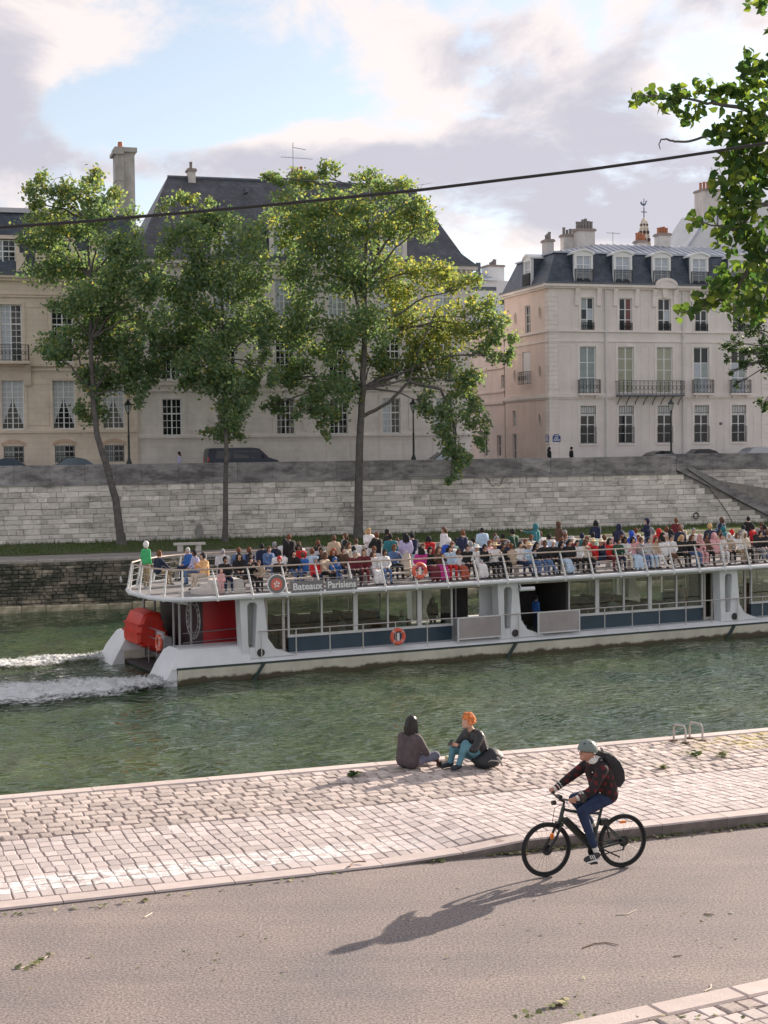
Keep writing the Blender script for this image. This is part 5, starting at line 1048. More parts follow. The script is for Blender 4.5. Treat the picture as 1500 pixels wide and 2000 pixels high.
# ------------------------------------------------------------------ wake
def foam_mat():
    m = bpy.data.materials.new('wake_foam'); t, N, L, P = nodes_of(m); o = N['Material Output']; tc = N.new('ShaderNodeTexCoord'); co = tc.outputs['Object']
    at = N.new('ShaderNodeAttribute'); at.attribute_name = 'dens'
    mp = N.new('ShaderNodeMapping'); mp.inputs['Scale'].default_value = (.7, 1.5, 1); L.new(co, mp.inputs['Vector'])
    n = N.new('ShaderNodeTexNoise'); n.inputs['Scale'].default_value = 2.4; n.inputs['Detail'].default_value = 12; n.inputs['Roughness'].default_value = .8; n.inputs['Distortion'].default_value = .9; L.new(mp.outputs[0], n.inputs['Vector'])
    a = N.new('ShaderNodeMath'); a.operation = 'ADD'; L.new(n.outputs['Fac'], a.inputs[0]); L.new(at.outputs['Fac'], a.inputs[1])
    mr = N.new('ShaderNodeMapRange'); mr.inputs['From Min'].default_value = .90; mr.inputs['From Max'].default_value = 1.06; L.new(a.outputs[0], mr.inputs['Value'])
    P.inputs['Base Color'].default_value = (.90, .93, .94, 1); P.inputs['Roughness'].default_value = .6
    tr = N.new('ShaderNodeBsdfTransparent'); mx = N.new('ShaderNodeMixShader'); L.new(mr.outputs[0], mx.inputs[0]); L.new(tr.outputs[0], mx.inputs[1]); L.new(P.outputs[0], mx.inputs[2]); L.new(mx.outputs[0], o.inputs['Surface'])
    bp = N.new('ShaderNodeBump'); bp.inputs['Distance'].default_value = .2; L.new(n.outputs['Fac'], bp.inputs['Height']); L.new(bp.outputs[0], P.inputs['Normal'])
    return m
FOAM = foam_mat()
def wake(tc, w0, w1, length, label, k=1.0):
    nx, ny = 260, 44; V = []; D = []
    for i in range(nx):
        f = (i/(nx-1))**1.5; s = .2-f*length; w = w0+(w1-w0)*(1-math.exp(-f*length/4.0))
        for j in range(ny):
            g = j/(ny-1)*2-1; dn = (1-abs(g)**1.9)*(.60-.30*f)*k*(1-.15*math.exp(-f*30))
            hz = .08+.30*max(0, 1-abs(g))**.7*math.exp(-f*3.5)*random.uniform(.1, 1)+.05*math.sin(s*2.1+g*3)*math.exp(-f*1.5)
            V.append((s, tc+g*w+.1*math.sin(s*.6), hz)); D.append(max(0, dn))
    I = [(i*ny+j, i*ny+ny+j, i*ny+ny+j+1, i*ny+j+1) for i in range(nx-1) for j in range(ny-1)]
    me = bpy.data.meshes.new('wake'); me.from_pydata(V, [], I); me.materials.append(FOAM); at = me.attributes.new('dens', 'FLOAT', 'POINT'); at.data.foreach_set('value', D); me.polygons.foreach_set('use_smooth', [True]*len(I))
    o = inst('wake_foam', me, None, BA, (0, 0, BANG)); tag(o, label, 'foam', kind='stuff')
wake(.7, 1.5, 6.2, 34, 'white churned wake trailing from the near hull of the boat', 1.1)
wake(9.2, 1.3, 4.2, 34, 'white churned wake trailing from the far hull of the boat', .95)
# ================================================================== PEOPLE
def capsule_pts(mb, a, b, ra, rb, n=10):
    a = Vector(a); b = Vector(b); d = b-a
    if d.length < 1e-5: mb.ball(a, ra, n, 6); return
    d.normalize(); pts = []; rs = []
    for k in (-1, -.7, -.3): pts.append(a+d*ra*k); rs.append(ra*math.sqrt(max(.02, 1-k*k)))
    pts.append(a); rs.append(ra); pts.append(b); rs.append(rb)
    for k in (.3, .7, 1): pts.append(b+d*rb*k); rs.append(rb*math.sqrt(max(.02, 1-k*k)))
    mb.tube(pts, rs, n)
def body_mesh(name, parts, vox, mats, smooth=6):
    """one continuous skin grown over tapered limbs; parts: (a, b, ra, rb, material index) or ('ball', c, (rx, ry, rz), m)"""
    mb = MB()
    for p in parts:
        if p[0] == 'ball': mb.ball(p[1], p[2], 14, 10)
        else: capsule_pts(mb, p[0], p[1], p[2], p[3])
    me = mb.mesh('tmp'); o = bpy.data.objects.new('tmp', me); COL.objects.link(o)
    md = o.modifiers.new('r', 'REMESH'); md.mode = 'VOXEL'; md.voxel_size = vox; md.use_smooth_shade = True
    if smooth: ms = o.modifiers.new('s', 'SMOOTH'); ms.iterations = smooth; ms.factor = .5
    dg = bpy.context.evaluated_depsgraph_get(); out = bpy.data.meshes.new_from_object(o.evaluated_get(dg)); COL.objects.unlink(o); bpy.data.objects.remove(o); bpy.data.meshes.remove(me)
    out.name = name; out.materials.clear()
    for m_ in mats: out.materials.append(m_)
    nv = len(out.vertices); co = np.empty(nv*3, dtype=np.float32); out.vertices.foreach_get('co', co); co = co.reshape(-1, 3)
    best = np.full(nv, 1e9); idx = np.zeros(nv, dtype=np.int32)
    for p in parts:
        if p[0] == 'ball':
            d = (np.linalg.norm((co-np.array(p[1]))/np.array(p[2]), axis=1)-1)*min(p[2]); mi = p[3]
        else:
            a, b = np.array(p[0], float), np.array(p[1], float); ab = b-a; t = np.clip(((co-a)@ab)/max(1e-9, ab@ab), 0, 1); d = np.linalg.norm(co-(a+t[:, None]*ab), axis=1)-(p[2]+(p[3]-p[2])*t); mi = p[4]
        k = d < best; best[k] = d[k]; idx[k] = mi
    fm = np.array([np.bincount(idx[list(f.vertices)]).argmax() for f in out.polygons], dtype=np.int32); out.polygons.foreach_set('material_index', fm)
    out.polygons.foreach_set('use_smooth', [True]*len(out.polygons)); return out
SKIN = M('skin', (.50, .30, .22), .6, .1, 6); SKIN2 = M('skin_brown', (.22, .115, .07), .6, .1, 6); SHOE_D = M('shoe_dark', (.03, .03, .032), .6, .2, 5); SHOE_W = M('shoe_white', (.72, .71, .69), .6, .1, 5)
# crowd figures: front towards -y, feet on z = 0; materials skin, top, legs, shoes
def torso(hz, cz, y0=0., y1=0., bulk=1., m=1):
    return [((-.07, y0, hz), (-.11*bulk, y1, cz), .125*bulk, .115*bulk, m), ((.07, y0, hz), (.11*bulk, y1, cz), .125*bulk, .115*bulk, m), ((-.15*bulk, y1, cz+.05), (.15*bulk, y1, cz+.05), .085*bulk, .085*bulk, m), ((0, y1, cz+.08), (0, y1-.02, cz+.2), .055, .052, 0)]
def head(z, y=0., x=0.): return [('ball', (x, y, z), (.078, .098, .118), 0), ('ball', (x, y-.095, z-.012), (.016, .025, .028), 0), ('ball', (x, y-.05, z-.07), (.05, .05, .045), 0)]
def arm(s, sh, el, ha, bulk=1.): return [(sh, el, .062*bulk, .05*bulk, 1), (el, ha, .05*bulk, .036*bulk, 1), (ha, tuple(Vector(ha)+(Vector(ha)-Vector(el)).normalized()*.09), .034, .03, 0)]
def standing(arms='down', bulk=1., lean=0.):
    p = torso(.98, 1.34, 0, -lean, bulk)+head(1.61, -.015-lean*1.3)
    for s in (-1, 1):
        sh = (s*.2*bulk, -lean, 1.40)
        if arms == 'down': p += arm(s, sh, (s*.27, .03-lean, 1.13), (s*.25, -.06-lean, .9), bulk)
        elif arms == 'phone': p += arm(s, sh, (s*.26, -.1-lean, 1.14), (s*.06, -.33-lean, 1.24), bulk)
        elif arms == 'out' and s > 0: p += arm(s, sh, (.42, -.1, 1.38), (.66, -.2, 1.45), bulk)
        else: p += arm(s, sh, (s*.27, .02, 1.13), (s*.1, -.2, 1.05), bulk)
        p += [((s*.09, 0, .93), (s*.10, -.02, .5), .095, .068, 2), ((s*.10, -.02, .5), (s*.10, .02, .12), .066, .048, 2), ((s*.10, .03, .05), (s*.11, -.14, .035), .045, .04, 3)]
    return p
def sitting(arms='lap', bulk=1., lean=.03, cross=0.):
    p = torso(.56, .92, .03, .03-lean, bulk)+head(1.19, .0-lean*1.6)
    for s in (-1, 1):
        sh = (s*.2*bulk, .03-lean, .98)
        if arms == 'lap': p += arm(s, sh, (s*.26, -.04-lean, .72), (s*.09, -.28, .64), bulk)
        elif arms == 'phone': p += arm(s, sh, (s*.25, -.14-lean, .76), (s*.05, -.36, .95), bulk)
        elif arms == 'knees': p += arm(s, sh, (s*.26, -.2-lean, .72), (s*.12, -.46, .60), bulk)
        else: p += arm(s, sh, (s*.28, .08, .74), (s*.22, -.1, .58), bulk)
        kx = s*.11+cross*s*-.06
        p += [((s*.09, .02, .53), (kx, -.42, .51), .095, .07, 2), ((kx, -.42, .50), (s*.12+cross*.1, -.44-cross*s*.1, .12), .064, .048, 2), ((s*.12+cross*.1, -.43-cross*s*.1, .06), (s*.12+cross*.1, -.58-cross*s*.1, .04), .045, .038, 3)]
    return p
def skirted(base, sit):
    p = [q for q in base if q[0] == 'ball' or q[4] != 2]
    if sit: p += [((-.06, 0, .52), (-.1, -.4, .48), .13, .12, 2), ((.06, 0, .52), (.1, -.4, .48), .13, .12, 2), ((-.09, -.43, .46), (-.12, -.46, .16), .11, .13, 2), ((.09, -.43, .46), (.12, -.46, .16), .11, .13, 2), ((0, -.43, .46), (0, -.46, .16), .11, .13, 2)]
    else: p += [((0, 0, .95), (0, 0, .25), .15, .2, 2), ((-.06, 0, .9), (-.1, 0, .25), .12, .15, 2), ((.06, 0, .9), (.1, 0, .25), .12, .15, 2)]
    return p
DUM = [SKIN, cloth((.1, .1, .1)), cloth((.05, .06, .1)), SHOE_D]
PROTO = {}
def proto(key):
    if key in PROTO: return PROTO[key]
    k = key.split('_'); bulk = 1.16 if 'coat' in k else 1.0
    if k[0] == 'st': pr = standing(k[1], bulk, .05 if 'lean' in k else 0.)
    else: pr = sitting(k[1], bulk, .12 if 'lean' in k else .03, 1. if 'cross' in k else 0.)
    if 'skirt' in k: pr = skirted(pr, k[0] == 's')
    PROTO[key] = body_mesh('person', pr, .027, DUM, 5); return PROTO[key]
def hair_mesh(kind):
    mb = MB()
    def cap(n=14, k=9, r=(.09, .112, .128), face=.35, drop=0., c=(0, .008, .012), thick=0):
        vs = []; fs = []; rings = []
        for i in range(k+1):
            th = math.pi*.5*(1-i/k*(1.55)); ring = []
            for j in range(n):
                ph = 2*math.pi*j/n; d = (math.cos(th)*math.cos(ph), math.cos(th)*math.sin(ph), math.sin(th))
                x, y, z = c[0]+r[0]*d[0], c[1]+r[1]*d[1], c[2]+r[2]*d[2]
                front = max(0, -math.sin(ph))
                if z < c[2]+.045: y = y+front*(.0) if front < face else y
                if front > .45 and z < .05: z = max(z, .05+random.uniform(0, .01)); y = max(y, -.085)
                ring.append((x, y, z-drop*max(0, -d[2])*(1-front)))
            rings.append(ring)
        for rg in rings: vs += rg
        fs = [(i*n+j, i*n+(j+1) % n, i*n+n+(j+1) % n, i*n+n+j) for i in range(k) for j in range(n)]
        fs += [tuple(range(n)), tuple(k*n+j for j in range(n-1, -1, -1))]
        mb.add(vs, fs)
    if kind == 'short': cap()
    elif kind == 'long':
        cap(r=(.098, .118, .132))
        for a in (-.075, -.03, .03, .075): mb.tube([(a*1.0, .05, .04), (a*1.25, .085, -.08), (a*1.3, .09, -.2), (a*1.2, .085, -.29)], [.045, .05, .042, .02], 7)
    elif kind == 'bob': 
        cap(r=(.108, .122, .134))
        for s in (-1, 1): mb.tube([(s*.085, .01, .05), (s*.098, .01, -.05), (s*.08, .0, -.12)], [.035, .042, .025], 7)
        mb.tube([(-.06, .08, 0), (0, .1, -.1), (.06, .08, -.02)], [.05, .06, .05], 7)
    elif kind == 'bald': cap(r=(.081, .101, .121))
    elif kind == 'hood':
        cap(r=(.118, .135, .148), c=(0, .015, .01)); mb.tube([(-.09, .02, -.02), (-.085, .02, -.11), (0, .07, -.16), (.085, .02, -.11), (.09, .02, -.02)], .05, 8)
    elif kind == 'scarf':
        cap(r=(.1, .12, .134)); mb.tube([(-.08, -.02, -.02), (-.07, -.05, -.12), (0, -.06, -.16), (.07, -.05, -.12), (.08, -.02, -.02)], .04, 8); mb.tube([(0, .07, 0), (0, .09, -.14)], [.07, .08], 9)
    elif kind == 'cap': cap(r=(.094, .114, .126)); mb.ext([(-.07, -.08, .052), (.07, -.08, .052), (.055, -.17, .045), (-.055, -.17, .045)], (0, 0, .012))
    elif kind == 'beanie': cap(r=(.1, .118, .145))
    elif kind == 'sunhat': mb.lathe([(.0, .145), (.07, .14), (.092, .09), (.1, .055), (.2, .04), (.2, .03), (.09, .035)][::-1], 16)
    return mb.mesh('hair', DUM[1], True, 60)
HAIR = {}
def person(P, rz, pose, top, legs, hair, hc, label, cat='person', group=None, skin=0, shoe=0, scale=1., base=None):
    me = proto(pose); o = inst('person', me, None, P, (0, 0, rz), (scale,)*3)
    for i, m_ in enumerate((SKIN2 if skin else SKIN, cloth(top), cloth(legs), SHOE_W if shoe else SHOE_D)): o.material_slots[i].link = 'OBJECT'; o.material_slots[i].material = m_
    if hair not in HAIR: HAIR[hair] = hair_mesh(hair)
    sit = pose.startswith('s_'); lean = .12 if 'lean' in pose else .03
    hp = (0, -lean*1.6, 1.19) if sit else (0, -.015-(.05*1.3 if 'lean' in pose else 0), 1.61)
    h = inst({'hood': 'hood', 'scarf': 'headscarf', 'cap': 'cap', 'beanie': 'hat', 'sunhat': 'sun_hat'}.get(hair, 'hair'), HAIR[hair], o, hp); h.material_slots[0].link = 'OBJECT'; h.material_slots[0].material = cloth(hc)
    return tag(o, label, cat, group)
CLR = dict(black=(.014, .014, .016), navy=(.014, .022, .06), blue=(.03, .13, .42), royal=(.03, .09, .5), white=(.74, .73, .74), cream=(.66, .58, .47), beige=(.48, .37, .27), grey=(.28, .28, .30), red=(.55, .018, .022),
           green=(.06, .42, .16), teal=(.03, .17, .2), mint=(.42, .62, .5), pink=(.68, .36, .38), maroon=(.13, .016, .026), brown=(.11, .06, .038), orange=(.78, .46, .22), lilac=(.50, .46, .66), olive=(.025, .075, .045), khaki=(.32, .25, .16),
           denim=(.10, .17, .33), sky=(.46, .6, .76), magenta=(.46, .03, .22), rust=(.40, .09, .05), silver=(.5, .5, .52), blond=(.55, .36, .16), ginger=(.30, .07, .03), auburn=(.16, .06, .03), straw=(.62, .48, .28), sand=(.6, .5, .4))
# px, py of the head, pose, facing, top, legs, hair or headwear, its colour, size, options
CROWD = """285 1068 st_down r green khaki beanie white 1
309 1093 s_knees r navy khaki short auburn 1
368 1072 s_lap l blue navy bald silver 1
381 1081 s_lap_cross l lilac denim short black 1
398 1085 s_phone l orange sand short black 1
435 1080 s_lap_coat b silver white short grey 1
440 1100 s_lap f black navy short black 1
432 1120 st_down f pink pink beanie pink .5
466 1073 s_lap b denim navy short auburn 1
468 1082 s_lap f black black long black 1
487 1072 s_lap b navy navy short auburn 1
489 1082 s_phone f navy black short black 1
512 1070 s_lap_coat b navy navy short black 1
485 1106 s_phone_lean f black black short black .95
506 1110 s_lap f beige black short brown .85
537 1062 s_lap b navy navy short grey 1
546 1078 s_lap_coat b white white short black 1
556 1055 s_lap_coat b white navy short black 1.1
546 1100 s_lap f black black beanie red .9
573 1081 s_knees f black denim long black 1
588 1084 s_lap b blue navy short brown .9
598 1077 s_lap b sky white short auburn 1
607 1078 s_phone f black black short black 1
624 1070 s_lap f silver white short black 1
616 1106 s_lap_coat f red navy beanie grey .78
632 1098 s_knees f beige black bob brown .95
654 1102 s_phone_coat f blue denim hood blue .78
652 1055 st_down b beige navy short brown 1
652 1078 s_phone f black black long ginger 1
665 1073 s_knees f brown navy short black 1
671 1063 s_lap_coat b navy navy short grey 1
693 1081 s_lap f maroon black short grey 1
706 1077 s_lap f maroon maroon short brown 1
712 1092 s_lap_skirt f white white long brown .95
720 1041 st_phone f white black long blond 1
727 1066 s_lap f white navy long black 1
736 1049 st_phone b black denim short auburn 1
735 1083 s_lap_lean f white denim short black 1
756 1043 st_down r black black short black 1
762 1052 st_down b teal black short black 1
776 1058 s_lap b red black short brown 1
792 1052 st_down_skirt b lilac cream long black 1
805 1050 st_phone b navy sky short black 1
822 1075 s_lap b magenta black long black 1
838 1078 s_lap_skirt f black maroon bob black 1
851 1080 s_phone_skirt f brown magenta long brown 1
871 1049 s_lap_coat b cream navy short black 1
876 1057 s_lap_coat b royal white hood white 1
888 1056 s_lap b mint navy short black 1
904 1045 st_phone b navy navy short auburn 1
879 1087 s_lap f sky red long black 1
891 1095 s_lap_skirt f white rust long brown .9
908 1068 s_lap f black black short black 1
911 1083 s_lap_skirt f white white sunhat white 1
925 1057 s_lap_coat b olive navy short black 1
943 1050 s_lap_coat b white navy short black 1
936 1066 s_phone f black black cap black 1
967 1048 s_lap b rust brown short brown 1
977 1049 s_lap b brown black short black 1
966 1066 s_phone_coat f white black sunhat straw 1
981 1064 s_lap b beige brown short auburn 1
1002 1040 s_lap_coat b olive olive cap black 1.15
988 1078 s_lap_cross f white navy short black 1
970 1086 s_lap f black black short black 1
1010 1063 s_phone f sky denim sunhat straw 1
1026 1060 s_lap f brown black short auburn 1
1014 1077 s_lap f black denim long black 1
1029 1075 s_lap_cross f black denim short brown 1
1046 1032 st_out b teal navy hood teal 1
1040 1066 s_lap f black black cap white 1
1058 1060 s_lap_coat f white white hood white 1
1073 1049 s_lap b sky navy cap black 1
1091 1027 st_phone r brown sky hood brown 1
1066 1080 s_lap_skirt f black sky long black 1
1081 1079 s_lap_coat f black black short black 1
1109 1077 s_lap f white black short black 1
1119 1076 s_lap f cream black long brown 1
1117 1052 s_lap b maroon black sunhat silver 1
1137 1049 s_lap b teal navy beanie navy 1
1142 1057 s_phone l red khaki sunhat straw 1
1152 1060 s_phone l navy navy sunhat cream 1
1158 1043 s_lap b mint navy short black 1
1172 1060 s_lap f red maroon bob black 1
1202 1056 s_lap f white cream long black 1
1215 1047 s_lap b pink white short auburn 1
1211 1033 st_down_lean b navy navy hood navy 1
1234 1043 s_lap_coat b royal royal hood royal 1
1184 1075 s_lap_lean f olive navy short black 1
1204 1076 s_phone_skirt f pink sky bob black 1
1222 1072 s_lap f grey denim cap brown 1
1257 1067 s_lap f silver sky short black 1
1264 1020 st_phone l navy denim hood navy 1
1287 1037 s_lap_coat b red black hood red 1
1277 1053 s_lap_coat b white white short black 1
1294 1047 s_phone f brown black long black 1
1268 1067 s_lap_cross f beige white short brown 1
1298 1064 s_lap_cross f white brown cap black 1
1321 1020 st_down b maroon navy short auburn 1
1329 1036 st_down_lean b navy white short auburn .95
1331 1062 s_lap_coat f black black long blond 1
1356 1048 s_lap f pink pink scarf pink 1
1373 1048 s_lap_coat b pink pink scarf pink 1
1387 1033 s_lap_coat b navy navy short blond 1.1
1413 1034 s_lap_coat b teal navy hood teal 1
1430 1042 s_lap_coat b silver grey beanie red 1
1352 1065 s_phone f black denim long brown 1
1367 1067 s_lap f brown black short black 1
1393 1058 s_lap f white white short black 1
1403 1056 s_knees f beige black scarf white 1
1440 1060 s_lap_coat f white khaki bob brown 1
1451 1054 s_lap f cream black hood cream 1
1452 1031 s_lap_coat b navy navy short black 1
1471 1030 s_lap_coat b red red short black 1
1494 1031 s_lap_coat b navy black short black 1
1485 1056 s_lap f black grey short black 1
1498 1048 s_lap b black black short brown 1"""
NW = 'first second third fourth fifth sixth seventh eighth ninth tenth eleventh twelfth thirteenth fourteenth fifteenth sixteenth seventeenth eighteenth nineteenth twentieth'.split()
def ordw(n):
    if n < 20: return NW[n]
    return ('twenty-' if n < 29 else 'thirty-' if n < 39 else 'forty-')+NW[(n-20) % 10] if (n+1) % 10 else {30: 'thirtieth', 40: 'fortieth', 50: 'fiftieth'}[n+1]
def crowd():
    seated = {i: [] for i in range(4)}; stand = []
    for ln in CROWD.strip().split('\n'):
        a = ln.split(); px, py, pose, fc, top, legs, hr, hc, sc = float(a[0]), float(a[1]), a[2], a[3], a[4], a[5], a[6], a[7], float(a[8])
        if pose.startswith('s_'):
            best = min(range(4), key=lambda i: abs(bsh(px, py, ROWS[i])[1]-(FLOOR+1.40*sc)))
            if px < 330: best = 2
            s = bsh(px, py, ROWS[best])[0]; seated[best].append([s, pose, fc, top, legs, hr, hc, sc])
        else:
            s, t = bst(px, py, FLOOR+1.80*sc); t = min(8.9, max(.55, t))
            for r in ROWS:
                if abs(t-r) < .5: t = r+(.52 if t >= r else -.52)
            t = min(8.95, max(.5, t)); s = bsh(px, py, t)[0]; stand.append([s, t, pose, fc, top, legs, hr, hc, sc])
    r2 = random.Random(9); s = 8.0
    while s < 38:      # people standing about in the gangway between the benches
        if all(abs(s-q[0]) > .6 for q in stand): stand.append([s, 6.75+r2.uniform(-.2, .2), r2.choice(['st_down', 'st_phone', 'st_down_coat', 'st_phone_lean']), r2.choice('fbblr'), r2.choice(['navy', 'white', 'black', 'grey', 'cream', 'teal', 'sky', 'maroon']), r2.choice(['denim', 'black', 'navy', 'khaki']), r2.choice(['short', 'long', 'cap', 'bob']), r2.choice(['black', 'brown', 'auburn', 'blond']), r2.uniform(.94, 1.02)])
        s += r2.uniform(1.2, 3.0)
    RZ = dict(f=0, b=math.pi, l=-math.pi/2, r=math.pi/2); RN = ['on the rail-side bench', 'on the second bench', 'on the third bench', 'on the far-side bench']
    HN = dict(short='short {} hair', long='long {} hair', bob='{} bobbed hair', bald='bare head', hood='hood up', scarf='{} headscarf', cap='{} cap', beanie='{} knitted hat', sunhat='{} sun hat')
    n = 0; rn = random.Random(4); fill = ['black', 'navy', 'brown', 'grey', 'beige', 'white', 'olive', 'maroon', 'denim', 'silver', 'red', 'white', 'cream', 'sky', 'pink', 'white']
    for i in range(4):
        L = sorted(seated[i])
        if i:   # the middle of the deck is packed: close the wide gaps with more passengers
            s = 6.0
            while s < 39:
                if all(abs(s-q[0]) > .55 for q in L) and rn.random() < .62: L.append([s, rn.choice(['s_lap', 's_phone', 's_lap_coat', 's_knees']), rn.choice('ffb' if i < 3 else 'b'), rn.choice(fill), rn.choice(['navy', 'black', 'denim', 'grey', 'khaki']), rn.choice(['short', 'short', 'long', 'bob', 'cap']), rn.choice(['black', 'brown', 'auburn', 'grey']), 1.0])
                s += .5
            L.sort(key=lambda q: q[0])
        for k in range(1, len(L)): L[k][0] = max(L[k][0], L[k-1][0]+.45)
        for k, (s, pose, fc, top, legs, hr, hc, sc) in enumerate(L):
            garment = 'coat' if 'coat' in pose else ('top' if 'skirt' in pose else 'jacket')
            lab = 'person in %s %s, %s, %s, %s from the stern' % (top, garment, HN[hr].format(hc), RN[i], ordw(k))
            sh = .455-.455*sc*1.16   # smaller people sit with their legs short of the deck
            dy = 0
            person(bw(s, ROWS[i]+(.04 if fc == 'f' else -.02), FLOOR+max(-.0, sh)), BANG+RZ[fc]+random.gauss(0, .16), pose, CLR[top], CLR[legs], hr, CLR[hc], lab, group='passengers on the top deck', skin=(n*7 % 5 == 0), shoe=(n*3 % 4 == 0), scale=sc*random.uniform(1.14, 1.21)); n += 1
    for k, (s, t, pose, fc, top, legs, hr, hc, sc) in enumerate(sorted(stand)):
        lab = 'standing passenger, %s top, %s %s, %s standing figure from the stern' % (top, legs, 'skirt' if 'skirt' in pose else 'trousers', ordw(k))
        person(bw(s, t, FLOOR), BANG+RZ[fc]+random.gauss(0, .15), pose, CLR[top], CLR[legs], hr, CLR[hc], lab, group='passengers on the top deck', skin=(k*7 % 5 == 0), shoe=k % 3 == 0, scale=sc*1.17)
    # passengers inside the saloon and a crew member at the gangway
    for (px, t, pose, fc, top, legs, hr, hc, lab) in ((786, 2.2, 's_lap', 'l', 'mint', 'grey', 'short', 'silver', 'person in pale green top seated behind the saloon glass above the lower lifebuoy'),
            (668, 2.4, 's_lap', 'l', 'silver', 'grey', 'short', 'black', 'person in grey top seated inside the saloon under the name boards'), (845, 3.2, 'st_down', 'f', 'brown', 'black', 'long', 'brown', 'person standing inside the saloon beside the gangway door'),
            (1196, 2.2, 's_phone', 'f', 'silver', 'navy', 'short', 'brown', 'person in pale top seated inside the forward saloon'), (1330, 1.9, 'st_down', 'l', 'silver', 'grey', 'short', 'black', 'person in patterned pale shirt standing inside the forward saloon window'),
            (1047, 1.5, 'st_down', 'r', 'blue', 'navy', 'short', 'black', 'person in blue jacket standing in the gangway opening of the boat')):
        s = bsh(px, 1200, t)[0]; rz = dict(f=0, b=math.pi, l=-math.pi/2, r=math.pi/2)[fc]; hz = .79 if pose[1] == 't' else .84
        person(bw(s, t, hz), BANG+rz, pose, CLR[top], CLR[legs], hr, CLR[hc], lab, group='people on the lower deck')
    # bird at the top of the embankment face
crowd()
# pedestrians on the far street
for (px, v, rz, top, hr, hc, lab) in ((350, VW+1.4, -math.pi/2, 'lilac', 'long', 'black', 'person with long dark hair walking behind the parapet near the dark van'),
        (1073, VW+1.6, math.pi/2, 'black', 'long', 'black', 'person with dark hair in black walking below the blue street signs'), (1116, VW+1.5, math.pi/2, 'black', 'cap', 'black', 'person in a black cap, head just above the parapet by the mansion')):
    u = farp(px, 890, v)[0]; person(fw(u, v, ZS), A17+rz, 'st_down', CLR[top], CLR['navy'], hr, CLR[hc], lab, group='pedestrians on the far street', scale=1.03)
